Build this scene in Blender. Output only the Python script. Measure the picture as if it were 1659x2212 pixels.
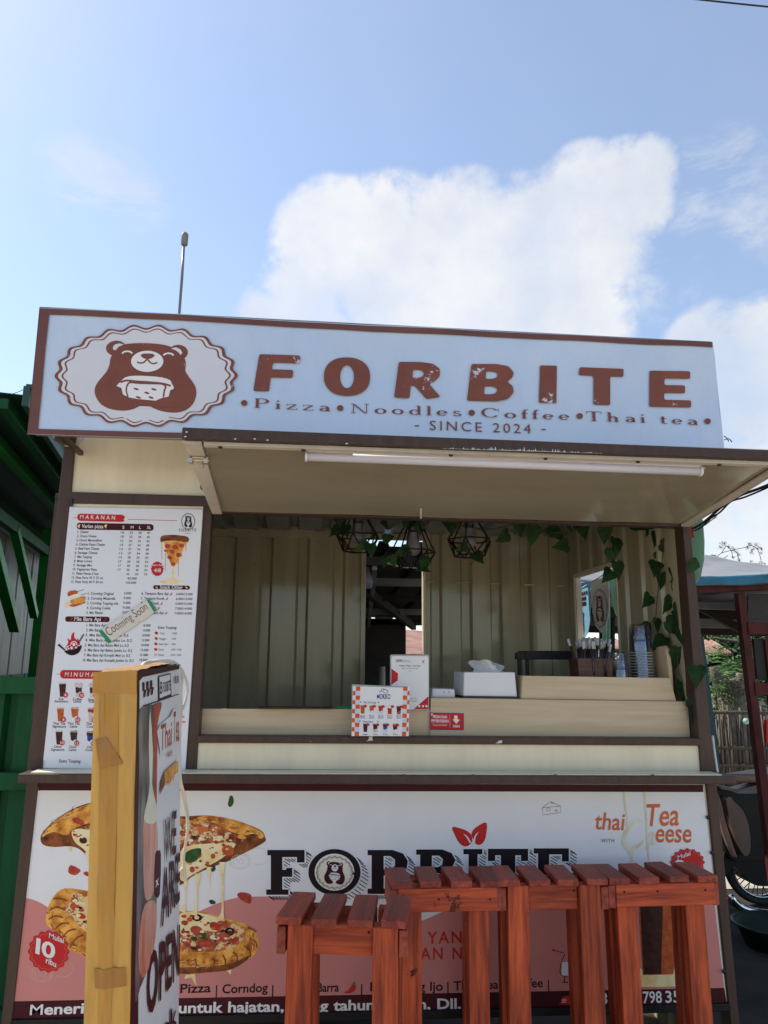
import bpy, bmesh, math, random
from mathutils import Vector, Matrix, noise
from mathutils.geometry import tessellate_polygon
R = math.radians
random.seed(7)
for _o in list(bpy.data.objects): bpy.data.objects.remove(_o)
scene = bpy.context.scene
COL = scene.collection

# ---------------------------------------------------------------- camera
CAM = Vector((0.0, -2.35, 1.38)); FPX = 1600.0; YAW = R(5.4); PITCH = R(11.5); ROLL = R(0.44)
Fw = Vector((math.sin(YAW)*math.cos(PITCH), math.cos(YAW)*math.cos(PITCH), math.sin(PITCH)))
_r = Vector((math.cos(YAW), -math.sin(YAW), 0)); _u = _r.cross(Fw)
Rt = _r*math.cos(ROLL) + _u*math.sin(ROLL); Up = Rt.cross(Fw)
cd = bpy.data.cameras.new('camera'); cam = bpy.data.objects.new('camera', cd); COL.objects.link(cam)
cam.matrix_world = Matrix(((Rt.x, Up.x, -Fw.x, CAM.x), (Rt.y, Up.y, -Fw.y, CAM.y), (Rt.z, Up.z, -Fw.z, CAM.z), (0, 0, 0, 1)))
cd.sensor_fit = 'HORIZONTAL'; cd.sensor_width = 36; cd.lens = FPX/1659*36
cd.clip_start = 0.05; cd.clip_end = 5000
scene.camera = cam
def ray(u, v): return Fw*FPX + Rt*(u-829.5) - Up*(v-1106)
def at(u, v, y):                                   # a measured picture point -> its place at depth y
    d = ray(u, v); return CAM + d*((y-CAM.y)/d.y)
def atz(u, v, z):
    d = ray(u, v); return CAM + d*((z-CAM.z)/d.z)
def atx(u, v, x):
    d = ray(u, v); return CAM + d*((x-CAM.x)/d.x)
def zm(x0, y0, w, pw=1659):                        # pixel of an enlarged crop -> measured picture point
    s = w/pw
    return lambda zx, zy: ((x0+zx*s)/1.84448, (y0+zy*s)/1.84448)

# ---------------------------------------------------------------- sky, sun, exposure
SUN_AZ, SUN_EL = R(-54), R(50)                     # azimuth from +y, clockwise
world = bpy.data.worlds.new('World'); scene.world = world; world.use_nodes = True
wt = world.node_tree; wt.nodes.clear()
def wn(t, **kw):
    n = wt.nodes.new(t)
    for k, v in kw.items(): setattr(n, k, v)
    return n
def wl(a, b): wt.links.new(a, b)
out = wn('ShaderNodeOutputWorld'); bg = wn('ShaderNodeBackground'); wl(bg.outputs[0], out.inputs[0])
SKY_STRENGTH = 0.145
bg.inputs[1].default_value = SKY_STRENGTH
sky = wn('ShaderNodeTexSky', sky_type='NISHITA', sun_disc=False)
sky.sun_elevation = SUN_EL; sky.sun_rotation = SUN_AZ; sky.altitude = 0; sky.air_density = 1.0; sky.dust_density = 0.5; sky.ozone_density = 1.2
tc = wn('ShaderNodeTexCoord')
def wmath(op, a, b=None, clamp=False):
    n = wn('ShaderNodeMath', operation=op, use_clamp=clamp)
    for i, x in enumerate((a, b)):
        if x is None: continue
        if isinstance(x, (int, float)): n.inputs[i].default_value = x
        else: wl(x, n.inputs[i])
    return n.outputs[0]
def wnoise(scale, detail, rough, off=(0, 0, 0), stretch=(1, 1, 1), dist=0.0):
    m = wn('ShaderNodeMapping'); m.inputs['Location'].default_value = off; m.inputs['Scale'].default_value = stretch
    wl(tc.outputs['Generated'], m.inputs[0])
    n = wn('ShaderNodeTexNoise'); n.inputs['Scale'].default_value = scale; n.inputs['Detail'].default_value = detail
    n.inputs['Roughness'].default_value = rough; n.inputs['Distortion'].default_value = dist
    wl(m.outputs[0], n.inputs['Vector']); return n.outputs['Fac']
def blobs(lst):
    cur = None
    for (u, v, r) in lst:                          # centre and radius measured on the photo, as directions
        c = ray(u, v).normalized(); a = math.atan(r/FPX)
        d = wn('ShaderNodeVectorMath', operation='DOT_PRODUCT'); wl(tc.outputs['Generated'], d.inputs[0]); d.inputs[1].default_value = c
        m = wn('ShaderNodeMapRange'); wl(d.outputs['Value'], m.inputs[0])
        m.inputs[1].default_value = math.cos(a); m.inputs[2].default_value = 1.0
        cur = m.outputs[0] if cur is None else wmath('MAXIMUM', cur, m.outputs[0])
    return cur
big = blobs([(735, 545, 165), (850, 545, 175), (660, 640, 120), (1010, 530, 165), (1130, 560, 190), (1050, 640, 240), (1270, 455, 140),
             (1350, 420, 115), (1405, 350, 60), (1290, 560, 120), (1180, 690, 210), (880, 690, 260), (565, 680, 70), (1290, 690, 90),
             (1650, 790, 160), (1600, 850, 210), (1690, 1000, 330), (1640, 1130, 250)])
n1 = wnoise(8, 10, 0.62, dist=0.35); n2 = wnoise(4.0, 7, 0.55, off=(3, 1, 2)); n3 = wnoise(26, 6, 0.6, off=(5, 2, 7))
n4 = wnoise(17, 8, 0.6, off=(1, 4, 2), dist=0.2)
f = wmath('ADD', big, wmath('MULTIPLY', wmath('SUBTRACT', n1, 0.5), 1.9))
f = wmath('ADD', f, wmath('MULTIPLY', wmath('SUBTRACT', n4, 0.5), 1.3))
f = wmath('ADD', f, wmath('MULTIPLY', wmath('SUBTRACT', n3, 0.5), 0.35))
gm = wn('ShaderNodeMapRange', interpolation_type='SMOOTHSTEP'); wl(big, gm.inputs[0]); gm.inputs[1].default_value = 0.0; gm.inputs[2].default_value = 0.30
f = wmath('MULTIPLY', f, gm.outputs[0])
al = wn('ShaderNodeMapRange', interpolation_type='SMOOTHSTEP'); wl(f, al.inputs[0]); al.inputs[1].default_value = 0.06; al.inputs[2].default_value = 0.74
wisp = blobs([(170, 390, 100), (235, 402, 100), (300, 425, 80), (1500, 405, 110), (1580, 370, 100), (1480, 470, 80), (1640, 470, 100), (1440, 590, 130)])
ws_ = wnoise(7, 9, 0.62, off=(2, 6, 1), stretch=(1, 1, 2.2), dist=0.6)
aw = wn('ShaderNodeMapRange', interpolation_type='SMOOTHSTEP'); wl(wmath('MULTIPLY', wisp, wmath('MULTIPLY', wmath('SUBTRACT', ws_, 0.40, True), 4.0)), aw.inputs[0]); aw.inputs[1].default_value = 0.06; aw.inputs[2].default_value = 0.75; aw.inputs[4].default_value = 0.6
alpha = wmath('MAXIMUM', al.outputs[0], aw.outputs[0])
dn = wn('ShaderNodeMapRange'); wl(wnoise(5, 8, 0.6, off=(7, 1, 3)), dn.inputs[0]); dn.inputs[1].default_value = 0.35; dn.inputs[2].default_value = 0.65; dn.inputs[3].default_value = 0.55; dn.inputs[4].default_value = 0.95
alpha = wmath('MULTIPLY', alpha, dn.outputs[0])
ccol = wn('ShaderNodeMix', data_type='RGBA')
cm = wn('ShaderNodeMapRange'); wl(n2, cm.inputs[0]); cm.inputs[1].default_value = 0.38; cm.inputs[2].default_value = 0.62
wl(cm.outputs[0], ccol.inputs[0])
CLOUD = 4.2
ccol.inputs[6].default_value = (CLOUD*.76, CLOUD*.83, CLOUD*.94, 1); ccol.inputs[7].default_value = (CLOUD*1.08, CLOUD*1.07, CLOUD*1.06, 1)
mx = wn('ShaderNodeMix', data_type='RGBA'); wl(alpha, mx.inputs[0])
hz = wn('ShaderNodeMix', data_type='RGBA'); hn = wn('ShaderNodeMapRange'); wl(wnoise(1.6, 5, 0.55, off=(4, 4, 4)), hn.inputs[0]); hn.inputs[1].default_value = .3; hn.inputs[2].default_value = .7; hn.inputs[3].default_value = .04; hn.inputs[4].default_value = .26
wl(hn.outputs[0], hz.inputs[0]); wl(sky.outputs[0], hz.inputs[6]); hz.inputs[7].default_value = (CLOUD*.80, CLOUD*.84, CLOUD*.90, 1)   # thin high haze
wl(hz.outputs[2], mx.inputs[6]); wl(ccol.outputs[2], mx.inputs[7])
wl(mx.outputs[2], bg.inputs[0])
sd = bpy.data.lights.new('sun', 'SUN'); sd.energy = 4.2; sd.angle = R(0.5); sd.color = (1.0, 0.93, 0.82)
sun = bpy.data.objects.new('sun', sd); COL.objects.link(sun)
_s = Vector((math.sin(SUN_AZ)*math.cos(SUN_EL), math.cos(SUN_AZ)*math.cos(SUN_EL), math.sin(SUN_EL)))
sun.rotation_euler = (-_s).to_track_quat('-Z', 'Y').to_euler()
vs = scene.view_settings; vs.view_transform = 'Standard'; vs.look = 'None'; vs.gamma = 1; vs.exposure = 0.58; vs.use_curve_mapping = False
scene.cycles.transparent_max_bounces = 40; scene.cycles.max_bounces = 10; scene.cycles.use_denoising = True

# ---------------------------------------------------------------- materials
MATS = {}
def mat(name, col, rough=0.5, var=0.12, scale=8.0, stretch=(1, 1, 1), metal=0.0, bump=0.0, bscale=40.0, col2=None, detail=5, lo=0.35, hi=0.65, coat=0.0, spec=0.5, rvar=0.0, speck=None, trans=0.0, piece=0.0, bdist=0.01):
    m = bpy.data.materials.new(name); m.use_nodes = True; MATS[name] = m
    t = m.node_tree; b = t.nodes['Principled BSDF']; L = t.links.new
    b.inputs['Roughness'].default_value = rough; b.inputs['Metallic'].default_value = metal
    b.inputs['Coat Weight'].default_value = coat; b.inputs['Coat Roughness'].default_value = 0.12
    b.inputs['Specular IOR Level'].default_value = spec
    c = t.nodes.new('ShaderNodeTexCoord'); mp = t.nodes.new('ShaderNodeMapping'); mp.inputs['Scale'].default_value = stretch
    if piece:                                      # every piece of timber gets its own grain and tone
        oi = t.nodes.new('ShaderNodeObjectInfo'); pv = t.nodes.new('ShaderNodeVectorMath'); pv.operation = 'MULTIPLY_ADD'
        L(oi.outputs['Random'], pv.inputs[0]); pv.inputs[1].default_value = (31, 17, 23); L(c.outputs['Object'], pv.inputs[2]); src = pv.outputs[0]
    else: src = c.outputs['Object']
    L(src, mp.inputs[0])
    n = t.nodes.new('ShaderNodeTexNoise'); n.inputs['Scale'].default_value = scale; n.inputs['Detail'].default_value = detail; n.inputs['Roughness'].default_value = 0.6
    L(mp.outputs[0], n.inputs['Vector'])
    rp = t.nodes.new('ShaderNodeMapRange'); rp.inputs[1].default_value = lo; rp.inputs[2].default_value = hi; L(n.outputs['Fac'], rp.inputs[0])
    mxn = t.nodes.new('ShaderNodeMix'); mxn.data_type = 'RGBA'; L(rp.outputs[0], mxn.inputs[0])
    if col2 is None:
        a_ = tuple(min(1, x*(1+var)) for x in col); b_ = tuple(x*(1-var) for x in col)
    else: a_, b_ = col2, col
    mxn.inputs[6].default_value = (*b_, 1); mxn.inputs[7].default_value = (*a_, 1)
    res = mxn.outputs[2]
    if speck:                                      # worn specks: (colour, scale, threshold)
        sn = t.nodes.new('ShaderNodeTexNoise'); sn.inputs['Scale'].default_value = speck[1]; sn.inputs['Detail'].default_value = 8; sn.inputs['Roughness'].default_value = 0.75
        L(src, sn.inputs['Vector'])
        big_ = t.nodes.new('ShaderNodeTexNoise'); big_.inputs['Scale'].default_value = speck[1]/7; L(src, big_.inputs['Vector'])
        ad = t.nodes.new('ShaderNodeMath'); ad.operation = 'ADD'; L(sn.outputs['Fac'], ad.inputs[0])
        ml = t.nodes.new('ShaderNodeMath'); ml.operation = 'MULTIPLY'; L(big_.outputs['Fac'], ml.inputs[0]); ml.inputs[1].default_value = 0.6; L(ml.outputs[0], ad.inputs[1])
        sr = t.nodes.new('ShaderNodeMapRange'); L(ad.outputs[0], sr.inputs[0]); sr.inputs[1].default_value = speck[2]; sr.inputs[2].default_value = speck[2]+0.02
        m2 = t.nodes.new('ShaderNodeMix'); m2.data_type = 'RGBA'; L(sr.outputs[0], m2.inputs[0]); L(res, m2.inputs[6]); m2.inputs[7].default_value = (*speck[0], 1); res = m2.outputs[2]
    if piece:
        hv = t.nodes.new('ShaderNodeHueSaturation'); hr_ = t.nodes.new('ShaderNodeMapRange'); L(oi.outputs['Random'], hr_.inputs[0]); hr_.inputs[3].default_value = 1-piece; hr_.inputs[4].default_value = 1+piece
        L(hr_.outputs[0], hv.inputs['Value']); L(res, hv.inputs['Color']); res = hv.outputs[0]
    L(res, b.inputs['Base Color'])
    if rvar:
        rr = t.nodes.new('ShaderNodeMapRange'); L(n.outputs['Fac'], rr.inputs[0]); rr.inputs[1].default_value = .3; rr.inputs[2].default_value = .7
        rr.inputs[3].default_value = max(0.02, rough-rvar); rr.inputs[4].default_value = min(1, rough+rvar); L(rr.outputs[0], b.inputs['Roughness'])
    if bump:
        bn = t.nodes.new('ShaderNodeTexNoise'); bn.inputs['Scale'].default_value = bscale; bn.inputs['Detail'].default_value = 4; L(mp.outputs[0], bn.inputs['Vector'])
        bp = t.nodes.new('ShaderNodeBump'); bp.inputs['Strength'].default_value = bump; bp.inputs['Distance'].default_value = bdist; L(bn.outputs['Fac'], bp.inputs['Height']); L(bp.outputs[0], b.inputs['Normal'])
    if trans:
        tr = t.nodes.new('ShaderNodeBsdfTranslucent'); L(res, tr.inputs[0]); ms = t.nodes.new('ShaderNodeMixShader'); ms.inputs[0].default_value = trans
        L(b.outputs[0], ms.inputs[1]); L(tr.outputs[0], ms.inputs[2]); L(ms.outputs[0], t.nodes['Material Output'].inputs[0])
    return m
def wood(name, dark, light, axis):
    st = {'x': (1.1, 15, 15), 'y': (15, 1.1, 15), 'z': (15, 15, 1.1)}[axis]
    return mat(name, dark, 0.55, scale=3.4, stretch=st, col2=light, detail=12, lo=0.38, hi=0.62, bump=0.5, bscale=9, spec=.35, rvar=.12, speck=(tuple(x*.35 for x in dark), 9, .99), piece=.22)
def clear(name, tint, gl, rough=0.05):
    m = bpy.data.materials.new(name); m.use_nodes = True; t = m.node_tree; t.nodes.clear(); MATS[name] = m
    o = t.nodes.new('ShaderNodeOutputMaterial'); a = t.nodes.new('ShaderNodeBsdfTransparent'); a.inputs[0].default_value = (*tint, 1)
    g = t.nodes.new('ShaderNodeBsdfGlossy'); g.inputs['Roughness'].default_value = rough
    lw = t.nodes.new('ShaderNodeLayerWeight'); lw.inputs[0].default_value = 0.35
    mr = t.nodes.new('ShaderNodeMapRange'); t.links.new(lw.outputs['Facing'], mr.inputs[0]); mr.inputs[3].default_value = gl*.4; mr.inputs[4].default_value = min(1, gl*2.5)
    x = t.nodes.new('ShaderNodeMixShader'); t.links.new(mr.outputs[0], x.inputs[0]); t.links.new(a.outputs[0], x.inputs[1]); t.links.new(g.outputs[0], x.inputs[2]); t.links.new(x.outputs[0], o.inputs[0])
    return m
mat('frame_brown', (.070, .041, .031), .45, .18, 6, (6, 6, .6), bump=.06, bscale=60, speck=((.42, .40, .37), 22, 1.10), rvar=.1, spec=.3)
mat('cream_panel', (.80, .715, .52), .35, .06, 3, (5, 5, 1), bump=.02, bscale=12, rvar=.06, speck=((.52, .46, .35), 30, 1.13))
mat('corrugated', (.41, .365, .245), .12, .14, 2, (5, 5, .4), bump=.07, bscale=4, rvar=.08, speck=((.24, .20, .13), 16, 1.07))
mat('ceiling_sheet', (.20, .235, .25), .28, .2, 3, bump=.05, bscale=5)
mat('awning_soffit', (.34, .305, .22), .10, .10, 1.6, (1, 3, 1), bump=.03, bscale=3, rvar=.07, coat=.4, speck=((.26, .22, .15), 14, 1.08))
mat('awning_frame', (.55, .50, .42), .4, .1, 10)
mat('metal_bolt', (.55, .47, .35), .3, .2, 20, metal=.9)
mat('vinyl', (.53, .64, .80), .40, .03, 3, bump=1.0, bscale=3.2, bdist=.06, stretch=(1, 1, .55))
mat('vinyl_edge', (.15, .052, .036), .45, .12, 6, trans=.05)
mat('sign_brown', (.20, .052, .027), .5, .12, 9, speck=((.60, .64, .72), 75, .985))
mat('sign_brown_plain', (.20, .052, .027), .5, .1, 9)
mat('sign_cream', (.66, .67, .72), .45, .03, 4)
mat('menu_white', (.74, .75, .80), .35, .02, 4, coat=.15)
mat('print_black', (.018, .011, .014), .5, .1, 9, spec=.12)
mat('print_grey', (.075, .07, .075), .5, .1, 9, spec=.15)
mat('print_red', (.55, .018, .022), .4, .08, 9, spec=.22)
mat('print_maroon', (.060, .010, .014), .5, .12, 9, spec=.15)
mat('print_white', (.80, .80, .80), .4, .02, 9, spec=.22)
mat('print_pink', (.62, .24, .215), .38, .04, 4, spec=.22)
mat('print_orange', (.66, .15, .05), .4, .1, 9, spec=.22)
mat('print_redorange', (.72, .10, .03), .4, .06, 9, spec=.22)
mat('print_cyan', (.58, .70, .78), .4, .05, 9, spec=.22)
mat('print_blue', (.03, .06, .30), .4, .1, 9, spec=.22)
mat('print_green', (.02, .28, .10), .45, .1, 9, spec=.22)
mat('print_leaf', (.025, .085, .02), .45, .4, 60, spec=.22)
mat('print_cola', (.05, .016, .014), .4, .4, 50, spec=.22)
mat('print_tea', (.50, .10, .025), .4, .3, 50, spec=.22)
mat('print_milk', (.62, .52, .46), .4, .2, 60, spec=.22)
mat('print_chilli', (.50, .03, .02), .4, .25, 60, spec=.22)
mat('print_cheese', (.80, .56, .20), .4, .2, 26, col2=(.90, .78, .46), lo=.3, hi=.6, spec=.22)
mat('print_cream', (.80, .76, .60), .4, .06, 30, spec=.22)
mat('print_drip', (.66, .60, .34), .4, .15, 20, col2=(.80, .77, .60), spec=.3)
mat('basin_green', (.006, .022, .013), .5, .2, 9)
mat('print_crust', (.40, .10, .012), .42, scale=30, col2=(.95, .47, .085), detail=9, lo=.34, hi=.62, spec=.22)
mat('print_crust_dark', (.09, .020, .008), .42, scale=40, col2=(.34, .10, .025), detail=9, spec=.22)
mat('print_topping', (.14, .022, .012), .4, scale=34, col2=(.62, .17, .06), detail=9, lo=.38, hi=.62, speck=((.80, .58, .28), 48, .86), spec=.22)
mat('print_pepperoni', (.34, .03, .02), .4, scale=60, col2=(.56, .09, .05), spec=.22)
mat('ply_x', (.50, .38, .235), .45, scale=3.2, stretch=(1.0, 16, 16), col2=(.62, .495, .33), detail=8, lo=.32, hi=.68, rvar=.1)
mat('ply_z', (.52, .38, .23), .45, scale=3.0, stretch=(8, 8, 1.0), col2=(.65, .50, .32), detail=8, lo=.32, hi=.68, rvar=.1)
wood('stool_wood_x', (.22, .028, .011), (.54, .092, .028), 'x')
wood('stool_wood_y', (.20, .034, .020), (.40, .078, .046), 'y')
wood('stool_wood_z', (.20, .026, .010), (.58, .098, .029), 'z')
mat('box_board', (.62, .345, .070), .42, .07, 2, (6, 6, 1), bump=.12, bscale=14, rvar=.12)
mat('box_tape', (.50, .245, .040), .20, .12, 4, (5, 5, 1), bump=.5, bscale=7, rvar=.08)
mat('box_tape_dark', (.37, .165, .028), .24, .10, 6, bump=.2, bscale=12)
mat('photo_dark', (.03, .028, .03), .3, scale=5, stretch=(1, 6, 1.5), col2=(.30, .28, .27), detail=6, lo=.4, hi=.75)
mat('photo_peach', (.60, .16, .09), .35, scale=6, stretch=(1, 3, 1), col2=(.78, .46, .36), detail=4)
mat('cord_white', (.66, .62, .53), .5, .1, 20)
mat('black_paint', (.008, .008, .009), .5, .2, 20, spec=.3)
mat('black_plastic', (.015, .015, .017), .35, .2, 20)
mat('white_plastic', (.74, .74, .77), .35, .03, 6)
mat('tissue', (.80, .80, .80), .8, .05, 10, bump=.25, bscale=30, trans=.25)
mat('basket_brown', (.075, .026, .018), .5, .2, 30)
mat('straw_black', (.02, .02, .022), .25, .3, 40)
mat('straw_wrap', (.45, .46, .48), .25, .2, 40)
mat('leaf_dark', (.008, .026, .008), .65, scale=30, col2=(.022, .062, .015), bump=.3, bscale=60, spec=.2)
mat('stem', (.03, .05, .018), .6, .2, 20)
mat('bulb', (.28, .28, .30), .3, .02, 6, trans=.3)
mat('green_paint', (.010, .19, .022), .42, .25, 3, bump=.05, bscale=20, rvar=.1, spec=.3)
mat('green_dark', (.009, .082, .028), .6, .3, 3, (4, 4, .7), bump=.06, bscale=12, rvar=.1, spec=.2)
mat('roof_green', (.014, .062, .040), .5, .25, 4)
mat('grey_sheet', (.20, .195, .18), .45, .2, 3, (4, 4, .6), bump=.05, bscale=8, rvar=.1, spec=.3)
mat('tarp_grey', (.22, .225, .23), .6, .12, 4, bump=.2, bscale=8)
mat('tarp_blue', (.025, .145, .215), .5, .25, 8, bump=.3, bscale=10)
mat('red_wood', (.085, .014, .011), .6, .3, 6, (3, 3, 1), bump=.2, bscale=20, spec=.25)
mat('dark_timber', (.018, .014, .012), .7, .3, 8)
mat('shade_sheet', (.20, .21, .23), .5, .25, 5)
mat('bamboo', (.075, .058, .040), .7, .4, 20, (3, 3, .5), bump=.3, bscale=20)
mat('bark', (.17, .13, .095), .85, .35, 14, bump=.6, bscale=18)
mat('woven_dark', (.055, .048, .042), .8, .3, 60, (1, 1, 6), bump=.4, bscale=80)
mat('tree_leaf', (.030, .075, .018), .5, scale=3, col2=(.075, .16, .035))
mat('fern_leaf', (.07, .16, .03), .5, scale=5, col2=(.16, .27, .06))
mat('rust_roof', (.22, .10, .075), .75, scale=4, col2=(.36, .20, .155), bump=.1)
mat('house_wall', (.42, .40, .37), .8, .12, 6)
mat('teal_cloth', (.020, .060, .075), .8, .2, 8)
mat('mint_cloth', (.52, .78, .64), .6, .08, 9, trans=.4)
mat('sky_cloth', (.24, .50, .66), .6, .08, 9, trans=.3)
mat('tan_cloth', (.62, .40, .24), .6, .08, 9, trans=.3)
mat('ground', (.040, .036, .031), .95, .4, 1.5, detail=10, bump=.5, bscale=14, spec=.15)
mat('bounce_pale', (.47, .385, .285), .85, .18, 2, detail=9, bump=.3, bscale=20)
mat('seat_pink', (.24, .13, .10), .45, .2, 6)
mat('seat_tan', (.15, .095, .07), .42, .15, 6, bump=.2, bscale=10)
mat('chrome', (.7, .7, .7), .15, .05, 9, metal=1)
mat('tyre', (.02, .02, .02), .8, .2, 30)
mat('sunlit_ground', (.42, .39, .33), .9, .2, 3, detail=9, bump=.4, bscale=30)
mat('tube_white', (.74, .73, .82), .35, .02, 5, trans=.15)
mat('tube_fitting', (.74, .72, .74), .4, .03, 5)
mat('note_paper', (.68, .63, .57), .7, .04, 10, bump=.1, bscale=20)
mat('clear_edge', (.35, .38, .36), .25, .1, 10)
mat('paint_chip', (.55, .62, .64), .5, .15, 60)
clear('cup_clear', (.90, .91, .93), .20)
clear('acrylic', (.93, .94, .94), .10)
M = MATS

# ---------------------------------------------------------------- mesh helpers
class MB:
    def __init__(s): s.v = []; s.f = []; s.m = []; s.names = []; s.sm = []
    def mi(s, n):
        if n not in s.names: s.names.append(n)
        return s.names.index(n)
    def add(s, vs, fs, m, smooth=False):
        o = len(s.v); s.v += [Vector(p) for p in vs]; k = s.mi(m)
        for f_ in fs: s.f.append([i+o for i in f_]); s.m.append(k); s.sm.append(smooth)
        return s
    def poly(s, loops, m):                          # flat polygon (first loop) with holes (the others)
        if not isinstance(loops[0], (list, tuple)) or isinstance(loops[0], Vector): loops = [loops]
        pts = [p for l in loops for p in l]
        try: tris = tessellate_polygon([[Vector(p) for p in l] for l in loops])
        except Exception: return s
        return s.add(pts, [list(t) for t in tris], m)
    def prism(s, pts, vec, m):
        pts = [Vector(p) for p in pts]; n = len(pts); vec = Vector(vec)
        vs = pts + [p+vec for p in pts]
        tris = tessellate_polygon([pts]) if n > 4 else ([list(range(n))])
        fs = [list(t) for t in tris] + [[i+n for i in reversed(t)] for t in tris]
        fs += [[(i+1) % n, i, i+n, (i+1) % n+n] for i in range(n)]
        return s.add(vs, fs, m)
    def slab(s, uv, y, th, m): return s.prism([at(u, v, y) for u, v in uv], (0, th, 0), m)
    def box(s, c, d, m, rz=0.0, rot=None):
        c = Vector(c); q = rot if rot is not None else Matrix.Rotation(rz, 3, 'Z')
        vs = [c + q @ Vector((sx*d[0]/2, sy*d[1]/2, sz*d[2]/2)) for sz in (-1, 1) for sy in (-1, 1) for sx in (-1, 1)]
        return s.add(vs, [[0, 2, 3, 1], [4, 5, 7, 6], [0, 1, 5, 4], [2, 6, 7, 3], [0, 4, 6, 2], [1, 3, 7, 5]], m)
    def bar(s, a, b, w, h, m, up=(0, 0, 1)):        # a beam from a to b, w across and h along up
        a = Vector(a); b = Vector(b); d = (b-a); L = d.length; d.normalize()
        sd_ = d.cross(Vector(up)); sd_ = sd_.normalized() if sd_.length > 1e-6 else Vector((1, 0, 0)); u_ = sd_.cross(d)
        rot = Matrix((sd_, d, u_)).transposed()
        return s.box((a+b)/2, (w, L, h), m, rot=rot)
    def tube(s, pts, r, m, n=8, cap=True):
        pts = [Vector(p) for p in pts]; k = len(pts); rs = r if isinstance(r, (list, tuple)) else [r]*k
        vs = []; prev = None
        for i, p in enumerate(pts):
            t = (pts[min(i+1, k-1)]-pts[max(i-1, 0)]).normalized()
            a = Vector((0, 0, 1)) if abs(t.z) < .95 else Vector((1, 0, 0))
            if prev is not None: a = prev
            x = (a - t*a.dot(t)).normalized(); prev = x; yv = t.cross(x)
            for j in range(n):
                an = 2*math.pi*j/n; vs.append(p + (x*math.cos(an)+yv*math.sin(an))*rs[i])
        fs = [[i*n+j, i*n+(j+1) % n, (i+1)*n+(j+1) % n, (i+1)*n+j] for i in range(k-1) for j in range(n)]
        if cap: fs += [list(range(n))[::-1], [(k-1)*n+j for j in range(n)]]
        return s.add(vs, fs, m, True)
    def lathe(s, c, prof, m, n=20, axis=None):      # prof: (radius, z)
        c = Vector(c); q = axis if axis is not None else Matrix.Identity(3)
        vs = [c + q @ Vector((r*math.cos(2*math.pi*j/n), r*math.sin(2*math.pi*j/n), z)) for r, z in prof for j in range(n)]
        fs = [[i*n+j, i*n+(j+1) % n, (i+1)*n+(j+1) % n, (i+1)*n+j] for i in range(len(prof)-1) for j in range(n)]
        return s.add(vs, fs, m, True)
    def sheet(s, P, nu, nv, m, smooth=True):        # P(i/nu, j/nv) -> point
        vs = [P(i/nu, j/nv) for j in range(nv+1) for i in range(nu+1)]
        fs = [[j*(nu+1)+i, j*(nu+1)+i+1, (j+1)*(nu+1)+i+1, (j+1)*(nu+1)+i] for j in range(nv) for i in range(nu)]
        return s.add(vs, fs, m, smooth)
    def build(s, name, parent=None, bevel=0.0, solid=0.0):
        o_ = Vector((0, 0, 0)); p = parent
        while p is not None: o_ += p.location; p = p.parent
        me = bpy.data.meshes.new(name); me.from_pydata([tuple(v-o_) for v in s.v], [], s.f)
        for n in s.names: me.materials.append(M[n])
        me.polygons.foreach_set('material_index', s.m); me.polygons.foreach_set('use_smooth', s.sm); me.update()
        ob = bpy.data.objects.new(name, me); COL.objects.link(ob)
        if parent is not None: ob.parent = parent
        if solid:
            md = ob.modifiers.new('thick', 'SOLIDIFY'); md.thickness = solid; md.offset = 0
        if bevel:
            md = ob.modifiers.new('bevel', 'BEVEL'); md.width = bevel; md.segments = 2; md.limit_method = 'ANGLE'; md.angle_limit = R(50)
        return ob
def tag(o, label, cat, group=None):
    o['label'] = label; o['category'] = cat
    if group: o['group'] = group
    return o
def thing(name, label, cat, loc=(0, 0, 0), group=None):
    o = bpy.data.objects.new(name, None); COL.objects.link(o); o.location = loc; o.empty_display_size = .05
    return tag(o, label, cat, group)
def relabel(o, label): o['label'] = label; return o
def struct(o): o['kind'] = 'structure'; return o
def copy_thing(o, loc, label=None, rot=None):
    c = o.copy(); COL.objects.link(c); c.location = loc
    if rot is not None: c.rotation_euler = rot
    if label: c['label'] = label
    for ch in list(o.children):
        d = ch.copy(); COL.objects.link(d); d.parent = c
        for g in list(ch.children):
            e = g.copy(); COL.objects.link(e); e.parent = d
    return c

# ---------------------------------------------------------------- lettering
_chars = "ABCDEFGHIJKLMNOPQRSTUVWXYZabcdefghijklmnopqrstuvwxyz0123456789.,:/-|!•()&"
_tmp = []
for _b in (0, 1, 2, 3):
    for ch in _chars:
        for w_, s_ in (('g', ch), ('a', '|'+ch+'|')):
            if w_ == 'a' and _b: continue
            cu = bpy.data.curves.new('t', 'FONT'); cu.body = s_; cu.resolution_u = 3; cu.offset = ((0, .003, .005, -.010) if ch in 'MW' else (0, .014, .026, -.012))[_b] if w_ == 'g' else 0
            ob = bpy.data.objects.new('t', cu); COL.objects.link(ob); _tmp.append((_b, ch, w_, ob))
dg = bpy.context.evaluated_depsgraph_get(); dg.update()
GL = {}; _adv = {}
for _b, ch, w_, ob in _tmp:
    e = ob.evaluated_get(dg); me = e.to_mesh()
    vs = [(v.co.x, v.co.y) for v in me.vertices]
    if w_ == 'g':
        me.calc_loop_triangles(); GL[(ch, _b)] = (vs, [tuple(t.vertices) for t in me.loop_triangles])
    else: _adv[ch] = max(v[0] for v in vs)-min(v[0] for v in vs)
    e.to_mesh_clear()
_bb = [v[0] for v in GL[('|', 0)][0]]; _bw = max(_bb)-min(_bb)
_pw = _adv['|']; ADV = {c: max(.1, _adv[c]-(_pw-_bw)/2-_bw) for c in _chars}
ADV['|'] = (_pw-_bw)/2; ADV = {c: (_adv[c]-_bw-ADV['|']) for c in _chars}; ADV['|'] = (_pw-_bw)/2
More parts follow.
